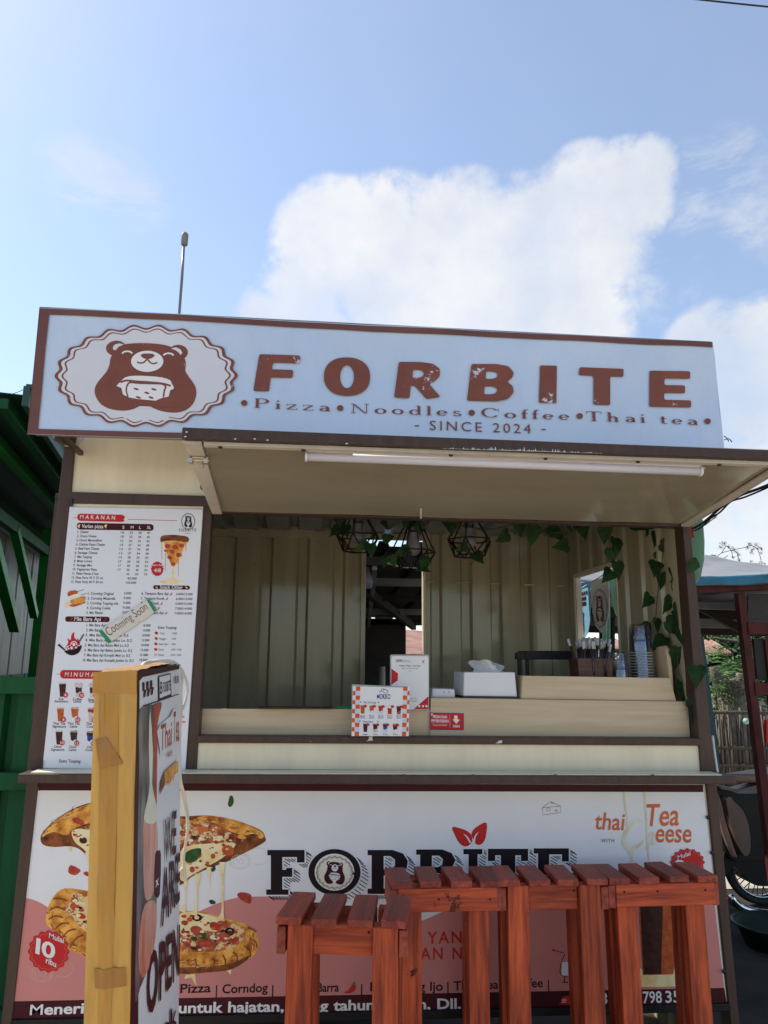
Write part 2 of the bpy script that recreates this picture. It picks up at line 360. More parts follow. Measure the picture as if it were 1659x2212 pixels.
CAP = max(v[1] for v in GL[('H', 0)][0])
for _b, ch, w_, ob in _tmp:
    cu = ob.data; bpy.data.objects.remove(ob); bpy.data.curves.remove(cu)

class Plane:                                        # a flat printed surface; layer k lies k*0.7 mm proud of it
    def __init__(s, p, n, step=.0007): s.p = Vector(p); s.n = Vector(n).normalized(); s.step = step
    def __call__(s, uv, k=0):
        d = ray(*uv); q = s.p + s.n*(s.step*k)
        return CAM + d*((q-CAM).dot(s.n)/d.dot(s.n))
    def up(s): z = Vector((0, 0, 1)); return (z - s.n*z.dot(s.n)).normalized()
def text(mb, pl, S, a, b, cap, m, k=2, bold=0, space=0.0, slant=0.0, glyphs=None):
    A = pl(a, k); B = pl(b, k); X = (B-A); W = X.length; X.normalize(); U = pl.up()
    c1 = pl((a[0], a[1]-cap), k); H = (c1-A).length
    pen = 0; vs = []; fs = []
    for ch in S:
        if ch == ' ': pen += .32+space; continue
        if glyphs: g = glyphs[ch]; adv = g[2]; cp = 1.0
        else: g = GL.get((ch, bold)); adv = ADV.get(ch, .5); cp = CAP
        if g is None: continue
        o = len(vs); vs += [(pen+x, y/cp) for x, y in g[0]]; fs += [[i+o for i in t] for t in g[1]]
        pen += adv+space
    x0 = min(v[0] for v in vs); x1 = max(v[0] for v in vs); sx = W/(x1-x0)
    mb.add([A + X*((x-x0)*sx + slant*y*H) + U*(y*H) for x, y in vs], fs, m)
def uvpoly(mb, pl, pts, m, k=1, holes=()):
    mb.poly([[pl(p, k) for p in l] for l in [pts, *holes]], m)
def ell(cx, cy, rx, ry, n=28, a0=0, a1=360, rot=0):
    o = []
    for i in range(n if a1-a0 >= 360 else n+1):
        t = R(a0+(a1-a0)*i/n); x, y = rx*math.cos(t), ry*math.sin(t)
        o.append((cx+x*math.cos(rot)-y*math.sin(rot), cy+x*math.sin(rot)+y*math.cos(rot)))
    return o
def rrect(x0, y0, x1, y1, r, sl=0.0):               # rounded bar, sl = drop of its right end
    o = []
    for cx, cy, a in ((x1-r, y1-r, 0), (x0+r, y1-r, 90), (x0+r, y0+r, 180), (x1-r, y0+r, 270)):
        for i in range(5):
            t = R(a+i*22.5); X = cx+r*math.cos(t); o.append((X, cy+r*math.sin(t)+sl*(X-x0)/(x1-x0)))
    return o
def scal(cx, cy, rx, ry, n, amp, k=10, ph=0): return [(cx+(rx+amp*rx*math.cos(n*t+ph))*math.cos(t), cy+(ry+amp*rx*math.cos(n*t+ph))*math.sin(t)) for t in [2*math.pi*i/(n*k) for i in range(n*k)]]
def line(pts, w):                                   # a polyline widened into an outline
    L_, R_ = [], []
    ws = w if isinstance(w, (list, tuple)) else [w]*len(pts)
    for i, p in enumerate(pts):
        a = pts[max(i-1, 0)]; b = pts[min(i+1, len(pts)-1)]
        dx, dy = b[0]-a[0], b[1]-a[1]; l = math.hypot(dx, dy) or 1
        L_.append((p[0]-dy/l*ws[i]/2, p[1]+dx/l*ws[i]/2)); R_.append((p[0]+dy/l*ws[i]/2, p[1]-dx/l*ws[i]/2))
    return L_+R_[::-1]
def smoothp(pts, n=4, closed=True):                 # Catmull-Rom through points
    o = []; N = len(pts)
    for i in range(N if closed else N-1):
        g = (lambda j: pts[j % N]) if closed else (lambda j: pts[max(0, min(N-1, j))])
        p0, p1, p2, p3 = g(i-1), g(i), g(i+1), g(i+2)
        for j in range(n):
            t = j/n
            o.append(tuple(.5*((2*p1[c])+(-p0[c]+p2[c])*t+(2*p0[c]-5*p1[c]+4*p2[c]-p3[c])*t*t+(-p0[c]+3*p1[c]-3*p2[c]+p3[c])*t**3) for c in range(len(p1))))
    if not closed: o.append(tuple(pts[-1]))
    return o
# ================================================================ the ground
def gz(x, y): return 0.0
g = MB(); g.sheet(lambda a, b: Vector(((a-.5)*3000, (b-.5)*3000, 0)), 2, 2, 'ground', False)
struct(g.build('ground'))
g = MB(); g.add([(-60, -80, .004), (60, -80, .004), (60, -.30, .004), (-60, -.30, .004)], [[0, 1, 2, 3]], 'bounce_pale'); struct(g.build('bounce_sheet'))  # unseen pale sheet, added to bounce warm light onto the kiosk front

# crops of the photograph the measurements were read from
zA = zm(0, 1150, 1530); zB = zm(1530, 1250, 1530); z3 = zm(150, 1950, 700); z4 = zm(100, 2500, 750)
z5 = zm(750, 2000, 1000); z6 = zm(1650, 2000, 1200); z7 = zm(1350, 2550, 650); zL = zm(0, 3050, 1100); zC = zm(1000, 3050, 1000)
zR = zm(1900, 3050, 1160); zE = zm(2660, 2000, 400, 804); zW = zm(0, 1600, 300, 390); zK = zm(330, 2600, 470, 702)
zP = zm(1350, 2050, 650); zV = zm(2200, 2250, 700); zM = zm(2550, 3000, 510, 1045)

BACK = 1.18
# ================================================================ the kiosk
kiosk = thing('food_kiosk', 'cream and brown food kiosk with a wide serving window and raised awning', 'kiosk', (0, 0.5, 0))
FB = 'frame_brown'
def kpart(name, fn, bevel=0.0025, parent=None, **kw):
    mb = MB(); fn(mb); return mb.build(name, parent or kiosk, bevel, **kw)
def zdown(p, z=0.0): return Vector((p.x, p.y, z))
# front posts: from under the sign to the ledge, then from the ledge to the ground
def post_upper_left(mb): mb.slab([(139, 905), (166, 905), (152.5, 1070), (90.5, 1676), (56, 1676), (137.5, 967)], 0, .06, FB)
kpart('post', post_upper_left)
def post_lower_left(mb):
    a, b, c, d = at(59, 1676, 0), at(84, 1676, 0), at(28, 2180, 0), at(5, 2180, 0)
    t = (0-c.z)/(b.z-c.z)
    mb.prism([a, b, c + (c-b)*(c.z/(b.z-c.z)), d + (d-a)*(d.z/(a.z-d.z))], (0, .06, 0), FB)
kpart('post', post_lower_left)
def post_upper_right(mb): mb.slab([(1452, 900), (1474, 900), (1490.7, 1130), (1546.5, 1685), (1517, 1685), (1474.5, 1133)], 0, .06, FB)
kpart('post', post_upper_right)
def post_lower_right(mb):
    a, b, c, d = at(1526, 1685, 0), at(1547.5, 1685, 0), at(1591, 2139, 0), at(1572, 2139, 0)
    mb.prism([a, b, c + (c-b)*(c.z/(b.z-c.z)), d + (d-a)*(d.z/(a.z-d.z))], (0, .06, 0), FB)
kpart('post', post_lower_right)
def post_mid(mb): mb.slab([(439, 1088), (458.5, 1088), (424, 1676), (401, 1676)], .003, .055, FB)
kpart('post', post_mid)
def strip_out(mb): mb.slab([(120, 1068), (129, 1064), (78, 1550), (66, 1560)], .062, .03, FB)
kpart('corner_strip', strip_out)
def cap_(mb): mb.slab([(119, 1066), (130, 1066), (129, 1078), (118, 1078)], .055, .04, 'black_plastic')
kpart('strip_cap', cap_)
# beams and rails
kpart('beam', lambda mb: mb.slab([(150, 1062), (470, 1072), (470, 1094), (149, 1087)], -.003, .055, FB))
kpart('window_rail', lambda mb: mb.slab([(424, 1589), (1516, 1595), (1517, 1611), (424, 1604.5)], -.004, .05, FB))
kpart('window_rail', lambda mb: mb.slab([(458, 1086), (1478, 1120), (1479, 1138), (458, 1106)], .012, .045, FB))
kpart('sill_panel', lambda mb: mb.slab([(423, 1604), (1517, 1610), (1518, 1674), (421, 1666)], .010, .02, 'cream_panel'))
kpart('cladding_panel', lambda mb: mb.slab([(160, 890), (460, 890), (456, 1072), (153, 1064)], .010, .02, 'cream_panel'))
kpart('cladding_panel', lambda mb: mb.slab([(461, 890), (1470, 905), (1480, 1122), (456, 1088)], .014, .02, 'cream_panel'))
# ledge shelf
LY = -.085
def ledge(mb):
    a, b = at(39, 1672, LY), at(1590, 1676.8, LY); w = Vector((0, -LY-.002, 0))
    mb.prism([a, b, b+Vector((0, 0, -.0235)), a+Vector((0, 0, -.0245))], w, FB)
kpart('ledge', ledge)
def ledge_top(mb):
    a, b = at(66, 1671, LY+.012), at(1560, 1676, LY+.012)
    mb.prism([a, b, b+Vector((0, 0, .004)), a+Vector((0, 0, .004))], (0, -LY-.02, 0), 'cream_panel')
kpart('ledge_top', ledge_top, 0.001)
def base_beam(mb): mb.prism([at(22, 2204, -.002), at(1578, 2168, -.002), at(1580, 2185, -.002), at(20, 2226, -.002)], (0, .06, 0), 'black_paint')
kpart('base_beam', base_beam)
kpart('base_skirt', lambda mb: mb.prism([zdown(at(30, 2200, .02), .17), zdown(at(1570, 2170, .02), .17), zdown(at(1570, 2170, .02), .0), zdown(at(30, 2200, .02), 0)], (0, .02, 0), 'black_paint'))
kpart('seam', lambda mb: mb.slab([(423, 1661), (1517, 1667.5), (1517, 1669), (422, 1663)], .008, .003, FB), 0)
# lower front sheet behind the banner
kpart('front_sheet', lambda mb: mb.slab([(80, 1688), (1524, 1692), (1576, 2172), (24, 2206)], .012, .02, 'cream_panel'))
XL = at(75, 1450, 0).x; XR = at(1520, 1500, 0).x
XRI = 1.235                                         # inner face of the right wall
ZT = 2.30
def rib_profile(length, period=.150, depth=.022, flat=.085, sl=.012, phase=0.0):
    o = []; s = -phase
    while s < length:
        for ds, dd in ((0, 0), (flat, 0), (flat+sl, depth), (period-sl, depth)):
            o.append((s+ds, dd))
        s += period
    o = [(min(max(a, 0), length), b) for a, b in o]
    r = []
    for p in o:
        if not r or p[0] > r[-1][0]+1e-6: r.append(p)
    if r[-1][0] < length: r.append((length, r[-1][1]))
    return r
def ribbed(mb, p0, along, up, nrm, length, h0, h1, m, **kw):   # upright ribbed sheet
    pr = rib_profile(length, **kw); along = Vector(along); nrm = Vector(nrm); up = Vector(up); p0 = Vector(p0)
    vs = []
    for s, d in pr: vs += [p0+along*s+nrm*d+up*h0, p0+along*s+nrm*d+up*h1]
    mb.add(vs, [[2*i, 2*i+2, 2*i+3, 2*i+1] for i in range(len(pr)-1)], m)
    return mb
dl = at(788, 1400, BACK).x; dr = at(913, 1400, BACK).x; ztd = at(850, 1160, BACK).z; ZC = at(700, 1148, BACK).z
ZB = at(700, 1640, BACK).z-.35
kpart('back_wall', lambda mb: ribbed(mb, (XL, BACK, 0), (1, 0, 0), (0, 0, 1), (0, 1, 0), dl-XL, ZB, ZC+.02, 'corrugated', period=.172, phase=.06, flat=.11), 0, solid=.003)
zseam = at(1050, 1262, BACK).z
kpart('back_wall', lambda mb: ribbed(mb, (dr, BACK, 0), (1, 0, 0), (0, 0, 1), (0, 1, 0), XRI-dr+.01, ZB, zseam, 'corrugated', period=.147, phase=.05), 0, solid=.003)
kpart('back_wall', lambda mb: ribbed(mb, (dr, BACK-.006, 0), (1, 0, 0), (0, 0, 1), (0, 1, 0), XRI-dr+.01, zseam-.01, ZC+.02, 'corrugated', period=.147, phase=.05), 0, solid=.003)
for zf, x0, x1, y0 in ((zP, 895, 985, 686), (zP, 1195, 1335, 692), (zP, 1545, 1660, 703), (z6, 605, 668, 456), (z6, 783, 828, 461)):
    kpart('seam_clip', lambda mb: mb.slab([zf(x0, y0-5), zf(x1, y0-3), zf(x1-8, y0+5), zf(x0+8, y0+6)], BACK-.016, .008, 'awning_frame'), .001)
kpart('wall_trim', lambda mb: mb.box(((XL+dl)/2, BACK-.006, ZC-.015), (dl-XL, .012, .045), 'corrugated'))
kpart('wall_trim', lambda mb: mb.box(((dl+dr)/2, BACK+.004, at(850, 1160, BACK).z), (dr-dl, .02, .03), 'corrugated'))
kpart('door_frame', lambda mb: (mb.box((dr+.006, BACK-.001, (ZB+at(912, 1216, BACK).z)/2), (.013, .045, at(912, 1216, BACK).z-ZB), 'cream_panel'),
                                mb.box((dl-.012, BACK-.012, (ZB+ztd)/2), (.024, .02, ztd-ZB), 'corrugated')))
kpart('door_trim', lambda mb: mb.tube([at(826, 1214, BACK), at(870, 1225, BACK-.004), at(912, 1231, BACK-.008)], .005, 'cream_panel'))
# side walls: left solid, right with a window hole
kpart('side_wall', lambda mb: ribbed(mb, (XL+.02, .06, 0), (0, 1, 0), (0, 0, 1), (-1, 0, 0), BACK-.06, .1, ZC+.05, 'corrugated', period=.15), 0, solid=.003)
wy0 = None
def y_on_x(u, v, x): return atx(u, v, x).y
wyb, wyf = y_on_x(1246, 1330, XRI), y_on_x(1335, 1330, XRI)
wzt = atx(1290, 1232, XRI).z; wzb = atx(1290, 1425, XRI).z
def right_wall(mb):
    for y0, y1, z0, z1 in ((.062, wyf, .1, ZC+.05), (wyf, wyb, .1, wzb), (wyf, wyb, wzt, ZC+.05), (wyb, BACK, .1, ZC+.05)):
        ribbed(mb, (XRI, y0, 0), (0, 1, 0), (0, 0, 1), (1, 0, 0), y1-y0, z0, z1, 'corrugated', period=.15, phase=.02, depth=.012)
kpart('side_wall', right_wall, 0, solid=.003)
kpart('window_frame', lambda mb: (mb.box((XRI+.012, wyb+.008, (wzt+wzb)/2), (.035, .016, wzt-wzb), 'cream_panel'), mb.box((XRI+.012, wyf-.008, (wzt+wzb)/2), (.035, .016, wzt-wzb), 'cream_panel'),
                                  mb.box((XRI+.012, (wyf+wyb)/2, wzt+.008), (.035, wyb-wyf+.032, .016), 'cream_panel'), mb.box((XRI+.012, (wyf+wyb)/2, wzb-.008), (.035, wyb-wyf+.032, .016), 'cream_panel')), .002)
kpart('corner_trim', lambda mb: mb.slab([(1467.5, 1148), (1472, 1148), (1513.5, 1593), (1506, 1593)], .064, .012, 'cream_panel'))
def ceil_(mb):
    pr = rib_profile(XRI-XL, period=.15, flat=.10)
    vs = []
    for s, d in pr: vs += [Vector((XL+s, .0+.03, ZC+.10+d)), Vector((XL+s, BACK+.02, ZC+.0+d))]
    mb.add(vs, [[2*i, 2*i+2, 2*i+3, 2*i+1] for i in range(len(pr)-1)], 'ceiling_sheet')
kpart('ceiling', ceil_, 0, solid=.003)
for i in range(int((XRI-XL)/.15)): kpart('ceiling_cleat', lambda mb: mb.box((XL+.09+.15*i, BACK-.02, ZC+.012), (.035, .02, .03), 'grey_sheet'), .002)
kpart('roof', lambda mb: mb.prism([(XL-.02, .02, ZC+.16), (XL-.02, BACK+.1, ZC+.05), (XL-.02, BACK+.1, ZC+.07), (XL-.02, .02, ZC+.18)], (XR-XL+.04, 0, 0), 'grey_sheet'))
kpart('floor', lambda mb: mb.box(((XL+XR)/2, .55, .14), (XR-XL-.02, .94, .04), 'dark_timber'))
# counter behind the window
zc_ = at(600, 1589, .1).z
kpart('counter', lambda mb: mb.box(((XL+XRI)/2, .24, at(900, 1589, .06).z-.0), (XRI-XL-.03, .32, .02), 'ply_x'))
kpart('counter_board', lambda mb: mb.slab([(424, 1531), (932, 1532), (932, 1592), (420, 1589.5)], .056, .018, 'ply_x'), .0015)
yb = .05
RB = [(930.5, 1507.5), (1483, 1515.5), (1490.5, 1594), (928.5, 1592)]
def rbox(mb):
    a, b, c, d = [at(u, v, yb) for u, v in RB]
    mb.prism([a, b, c, d], (0, .018, 0), 'ply_x')
    mb.prism([a+Vector((0, .019, 0)), a+Vector((.016, .019, 0)), d+Vector((.016, .019, 0)), d+Vector((0, .019, 0))], (0, .23, 0), 'ply_x')
    mb.prism([b+Vector((-.016, .019, 0)), b+Vector((0, .019, 0)), c+Vector((0, .019, 0)), c+Vector((-.016, .019, 0))], (0, .23, 0), 'ply_x')
    t = .016
    mb.prism([a+Vector((.017, .019, -.0)), b+Vector((-.017, .019, 0)), b+Vector((-.017, .019, -t)), a+Vector((.017, .019, -t))], (0, .23, 0), 'ply_x')
kpart('counter_box', rbox, .0015)
TOPR = lambda u: 1507.5 + (u-930.5)*(1515.5-1507.5)/(1483-930.5)
# paint chips and screws on the rails
def chips(mb):
    for pts, y in (([z5(1195, 1548), z5(1222, 1548), z5(1215, 1560), z5(1222, 1575), z5(1176, 1582), z5(1192, 1570)], -.0052),
                   ([z7(1660, 1020), z7(1630, 1022), z7(1612, 1040), z7(1592, 1052), z7(1640, 1050), z7(1660, 1046)], -.0052),
                   ([z5(805, 1580), z5(812, 1580), z5(810, 1588)], -.0052)):
        mb.poly([at(u, v, y) for u, v in pts], 'paint_chip')
kpart('paint_chip', chips, 0)
for u, v in (zR(1315, 296), zR(1338, 497), zR(1408, 1174)): kpart('screw', lambda mb: mb.lathe(at(u, v, -.0002), [(.0001, -.004), (.005, -.003), (.006, 0)], 'black_plastic', 10, Matrix.Rotation(R(-90), 3, 'X')), 0)
for u in (690, 873, 1022, 1200, 1410): kpart('ledge_clip', lambda mb: mb.box(at(u, 1675, LY-.001), (.008, .003, .006), FB), 0)

# ---------------------------------------------------------------- awning flap (a part of the kiosk)
AY = -.51
hl, hr = at(459, 1104, -.02), at(1489, 1132, -.02)
fl, fr = at(397, 950, AY), at(1708, 997, AY)
def awn(mb):
    n = (fr-fl).cross(hl-fl).normalized(); n = n if n.z > 0 else -n
    def P(a, b):
        p = (fl.lerp(fr, a)).lerp(hl.lerp(hr, a), b); return p - n*(.006*math.sin(math.pi*a)*math.sin(math.pi*b)) + n*.004*noise.noise(Vector((a*5, b*2, 0)))
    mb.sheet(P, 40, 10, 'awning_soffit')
    mb.prism([fl+n*.03, fr+n*.03, hr+n*.03, hl+n*.03], n*.004, 'awning_frame')
awning = kpart('awning', awn, 0)
an = (fr-fl).cross(hl-fl).normalized(); an = an if an.z > 0 else -an
ex = (fr-fl).normalized(); ey = (hl-fl).normalized()
kpart('awning_edge_bar', lambda mb: mb.prism([fl-ex*.003-an*.001, fr+ex*.01-an*.001, fr+ex*.01+an*.026, fl-ex*.003+an*.029], (0, -.02, 0), FB), .002, awning)
kpart('awning_side_bar', lambda mb: (mb.prism([fl-an*.010, fl+ex*.045-an*.010, hl+ex*.030-an*.010, hl-an*.010], an*.008, 'awning_frame')), .001, awning)
kpart('awning_side_bar', lambda mb: (mb.prism([fr-ex*.03-an*.010, fr-an*.010, hr-an*.010, hr-ex*.03-an*.010], an*.008, 'awning_frame')), .001, awning)
kpart('awning_lip', lambda mb: mb.prism([fl+ex*.05-an*.012, fr-ex*.035-an*.012, fr-ex*.035-an*.012+ey*.016, fl+ex*.05-an*.012+ey*.016], an*.010, 'awning_frame'), .001, awning)
kpart('panel_seam', lambda mb: mb.bar(at(910, 1010, -.36)-an*.004, at(909, 1116, -.022)-an*.006, .006, .003, 'note_paper'), 0, awning)
def bolt(mb):
    p = at(430, 980, -.43)-an*.014
    mb.box(p, (.045, .020, .005), 'metal_bolt'); mb.tube([p+Vector((-.030, 0, -.005)), p+Vector((.028, 0, -.005))], .0045, 'metal_bolt')
    for s in (-.02, .02): mb.box(p+Vector((s, 0, -.006)), (.012, .02, .016), 'metal_bolt')
    mb.tube([p+Vector((.01, 0, -.006)), p+Vector((.012, -.004, -.026))], .003, 'metal_bolt')
kpart('bolt_latch', bolt, .001, awning)
for u in (470, 640, 950, 1155, 1360, 1545):
    kpart('screw', lambda mb: mb.lathe(fl.lerp(fr, (u-397)/(1708-397))-an*.013+ey*.008, [(.0001, -.004), (.005, -.003), (.006, 0)], 'black_plastic', 8), 0, awning)
kpart('hinge_clip', lambda mb: mb.prism([at(432, 1048, -.05), at(438, 1042, -.05), at(441, 1062, -.05), at(433, 1056, -.05)], (0, .01, 0), 'black_plastic'), 0, awning)
awr = MB()
crv = [fr.lerp(hr, t)-an*(.012+.008*math.sin(t*9))+ex*(.006+.006*math.sin(t*7)) for t in [i/9 for i in range(10)]]
awr.tube(smoothp(crv, 4, False), .0045, 'black_plastic', 6); awr.tube(smoothp([p+Vector((.004, .004, -.010*abs(math.sin(i*1.3)))) for i, p in enumerate(crv)], 4, False), .003, 'black_plastic', 6)
tag(awr.build('awning_cable'), 'twisted black cable running along the right edge of the raised awning', 'cable')
# streaky worn edge of the bar
# ---------------------------------------------------------------- tube lamp under the awning
tl = thing('tube_lamp', 'long white fluorescent tube lamp fixed under the front of the awning', 'lamp', at(1085, 995, AY+.06))
ta, tb = at(661, 974, AY+.045), at(1510, 1007, AY+.045)
m_ = MB(); m_.bar(ta, tb, .030, .016, 'tube_fitting'); m_.build('fitting', tl, .003)
tz_ = Vector((0, -.004, -.010))
m_ = MB(); m_.tube([ta+Vector((.004, -.006, -.016)), tb+Vector((-.004, -.006, -.016))], .0125, 'tube_white', 14); m_.build('tube', tl)
m_ = MB(); m_.tube([ta+Vector((-.002, -.006, -.016)), ta+Vector((.005, -.006, -.016))], .0145, 'tube_fitting', 14); m_.build('end_cap', tl)
m_ = MB(); m_.tube([tb+Vector((-.005, -.006, -.016)), tb+Vector((.002, -.006, -.016))], .0145, 'tube_fitting', 14); m_.build('end_cap', tl)
lw_ = MB(); lw_.tube(smoothp([tb+Vector((0, 0, -.005)), at(1555, 1008, AY+.08), at(1588, 1003, AY+.06)], 5, False), .003, 'cord_white', 6)
lw_.tube([at(1583, 1004, AY+.06), at(1612, 1000, AY+.05)], .007, 'black_plastic', 8)
tag(lw_.build('lamp_lead'), 'short white lead with a black connector at the end of the tube lamp', 'cable')

# ================================================================ sign box over the window
SY = -.25
sign = thing('shop_sign', 'long white banner sign box with brown border, bear emblem and large brown letters', 'sign', at(820, 830, SY))
SC = [(85.5, 663.5), (1539.5, 739), (1566, 985), (59, 938)]          # outer corners
sa, sb, sc_, sd_ = [at(u, v, SY) for u, v in SC]
def sp(a, b): return sa.lerp(sb, a).lerp(sd_.lerp(sc_, a), b)
XCR = at(840, 830, SY).x
def wav(p):
    tz = max(0, 2.40-.024*(p.x+.82)-p.z)
    return Vector((0, .0045*noise.noise(Vector((p.x*2.2, 3, p.z*4)))+.0010*noise.noise(Vector((p.x*7, 1, p.z*9)))+.010*math.exp(-tz/.05)*noise.noise(Vector((p.x*4+p.z*5, 8, p.z*3)))-.0022*math.exp(-((p.x-XCR)/.03)**2), 0))
m_ = MB()
def vin(a, b): p = sp(a, b); return p + wav(p)
m_.sheet(vin, 220, 40, 'vinyl'); m_.build('banner', sign)
class SP(Plane):
    def __call__(s, uv, k=0): p = Plane.__call__(s, uv, k); return p + wav(p)
sgn = SP(sa+Vector((0, -.0030, 0)), (0, -1, 0), .0006)
def dens(pts, st=60):
    o = []
    for i, p in enumerate(pts):
        q = pts[(i+1) % len(pts)]; n = max(1, int(math.hypot(q[0]-p[0], q[1]-p[1])/st))
        for j in range(n): o.append((p[0]+(q[0]-p[0])*j/n, p[1]+(q[1]-p[1])*j/n))
    return o
m_ = MB()
def strip(mb, A, B, m, k=1, n=40):
    for i in range(n):
        l = lambda P, t: (P[0][0]+(P[1][0]-P[0][0])*t, P[0][1]+(P[1][1]-P[0][1])*t)
        q = [l(A, i/n), l(A, (i+1)/n), l(B, (i+1)/n), l(B, i/n)]
        mb.add([sgn(p, k) for p in q], [[0, 1, 2, 3]], m)
strip(m_, [(85.5, 664.5), (829, 704)], [(105, 678), (829, 716.5)], 'vinyl_edge'); strip(m_, [(829, 704), (1539, 739)], [(829, 716.5), (1539, 750.5)], 'vinyl_edge')
strip(m_, [(85.5, 664.5), (59.5, 937)], [(105, 678), (81.5, 926)], 'vinyl_edge', n=12)
strip(m_, [(81.5, 926), (830, 947)], [(59.5, 937), (830, 960)], 'vinyl_edge'); m_.build('border', sign)
m_ = MB()                                                            # metal frame the banner is stretched over
dv = Vector((0, .30, 0))
for p, q in ((sa, sb), (sd_, sc_), (sa, sd_), (sb, sc_)):
    cz_ = (sa+sb+sc_+sd_)/4; w_ = lambda r: r+Vector((.014 if r.x < cz_.x else -.014, .02, -.014 if r.z > cz_.z else .016))
    m_.bar(w_(p), w_(q), .022, .022, 'grey_sheet')
mt_, mb_ = at(840, 712, SY+.022), at(838, 965, SY+.022); m_.bar(mt_, mb_, .024, .018, 'grey_sheet', (0, 1, 0))
for p in (sd_, sc_): m_.bar(w_(p)+Vector((.06 if p is sd_ else -.06, .012, 0)), w_(p)+Vector((.06 if p is sd_ else -.06, .226, 0)), .014, .014, FB)
m_.build('frame', sign)
m_ = MB(); m_.add([sa, sa+Vector((0, .22, -.0)), sd_.lerp(sa, .35)+Vector((0, .08, 0)), sd_], [[0, 1, 2, 3]], 'vinyl_edge'); m_.add([sb, sb+Vector((0.0, .22, 0)), sc_+Vector((0, .22, 0)), sc_], [[3, 2, 1, 0]], 'vinyl')
m_.add([sa+Vector((0, .001, .002)), sb+Vector((0, .001, .002)), sb+Vector((0, .22, .004)), sa+Vector((0, .22, .004))], [[0, 1, 2, 3]], 'vinyl'); m_.build('side_flap', sign, solid=.001)
m_ = MB(); m_.add([sa+Vector((.01, .215, -.005)), sb+Vector((-.01, .215, -.005)), sb+Vector((-.01, .215, -.30)), sa+Vector((.01, .215, -.30))], [[0, 1, 2, 3]], 'grey_sheet'); m_.build('sun_block_sheet', sign, solid=.001)  # unseen sheet, added to keep the sun off the banner's rear

# bear emblem: a function of a mapping so that the small copies can use it too
BEAR_BODY = [(500, 262), (530, 243), (560, 237), (600, 235), (650, 236), (700, 241), (735, 250), (772, 272), (795, 295), (803, 325), (801, 355), (815, 380), (838, 412), (848, 440),
             (846, 470), (832, 500), (808, 522), (775, 534), (735, 535), (695, 528), (662, 516), (650, 510), (600, 510), (580, 518), (545, 526), (500, 524), (462, 514), (432, 494), (413, 465), (408, 435), (418, 408), (440, 380), (462, 352), (472, 325), (478, 295)]
def emblem(mb, pl, fx, k=1, ring=True, dark='sign_brown', light='sign_cream', white='print_white', n=22, thick=1.0):
    F = lambda pts: [fx(*p) for p in pts]
    if ring:
        uvpoly(mb, pl, F(scal(631, 376, 385, 212, n, .018, 12)), light, k)
        for r0, r1 in ((1.0, 1-.036*thick), (.925, .925-.020*thick)):
            o = scal(631, 376, 388*r0, 214*r0, n, .022, 12); i_ = scal(631, 376, 388*r1, 214*r1, n, .022, 12); N = len(o)
            mb.add([pl(fx(*p), k+1) for p in o+i_], [[j, (j+1) % N, (j+1) % N+N, j+N] for j in range(N)], dark)
    uvpoly(mb, pl, F(smoothp(BEAR_BODY, 3)), dark, k+2)
    for e in ((502, 257, 45, 33), (770, 275, 42, 33)): uvpoly(mb, pl, F(ell(*e)), dark, k+1.5)
    uvpoly(mb, pl, F([(487, 250), (497, 240), (515, 236), (535, 240), (512, 250), (498, 266), (488, 262)]), light, k+3)
    uvpoly(mb, pl, F([(738, 258), (760, 253), (780, 262), (788, 277), (780, 287), (772, 276), (758, 266)]), light, k+3)
    uvpoly(mb, pl, F(ell(636, 314, 70, 46)), white, k+3)
    uvpoly(mb, pl, F(smoothp([(608, 288), (618, 281), (640, 280), (660, 282), (667, 290), (655, 300), (638, 304), (618, 299)], 3)), dark, k+4)
    uvpoly(mb, pl, F(line(smoothp([(592, 316), (604, 321), (620, 319), (636, 306), (650, 320), (664, 324), (680, 319)], 3, False), 6)), dark, k+4)
    for x, y in ((549, 277), (728, 286)): uvpoly(mb, pl, F(line(ell(x, y+5, 22, 12, 8, 190, 350), 7)), white, k+3)
    uvpoly(mb, pl, F(smoothp([(503, 420), (520, 402), (540, 383), (580, 376), (640, 378), (700, 384), (735, 396), (742, 410), (752, 432), (735, 440), (728, 466), (705, 470), (660, 490), (648, 512), (600, 510), (590, 492), (552, 466), (530, 455), (524, 428)], 2)), white, k+3)
    uvpoly(mb, pl, F(line(smoothp([(520, 404), (545, 396), (585, 400), (640, 404), (700, 410), (738, 420)], 3, False), 8)), dark, k+4)
    uvpoly(mb, pl, F(line(smoothp([(548, 420), (560, 405), (600, 408), (660, 410), (700, 412), (716, 424), (710, 440), (706, 468)], 3, False), 7)), dark, k+4)
    uvpoly(mb, pl, F(line(smoothp([(548, 418), (545, 440), (552, 466)], 3, False), 6)), dark, k+4)
    for x, y in ((588, 433), (665, 435), (634, 450), (597, 469), (652, 470)): uvpoly(mb, pl, F(ell(x, y, 12, 4.5, 10, rot=.3)), dark, k+4)
m_ = MB(); emblem(m_, sgn, zA); m_.build('emblem', sign)

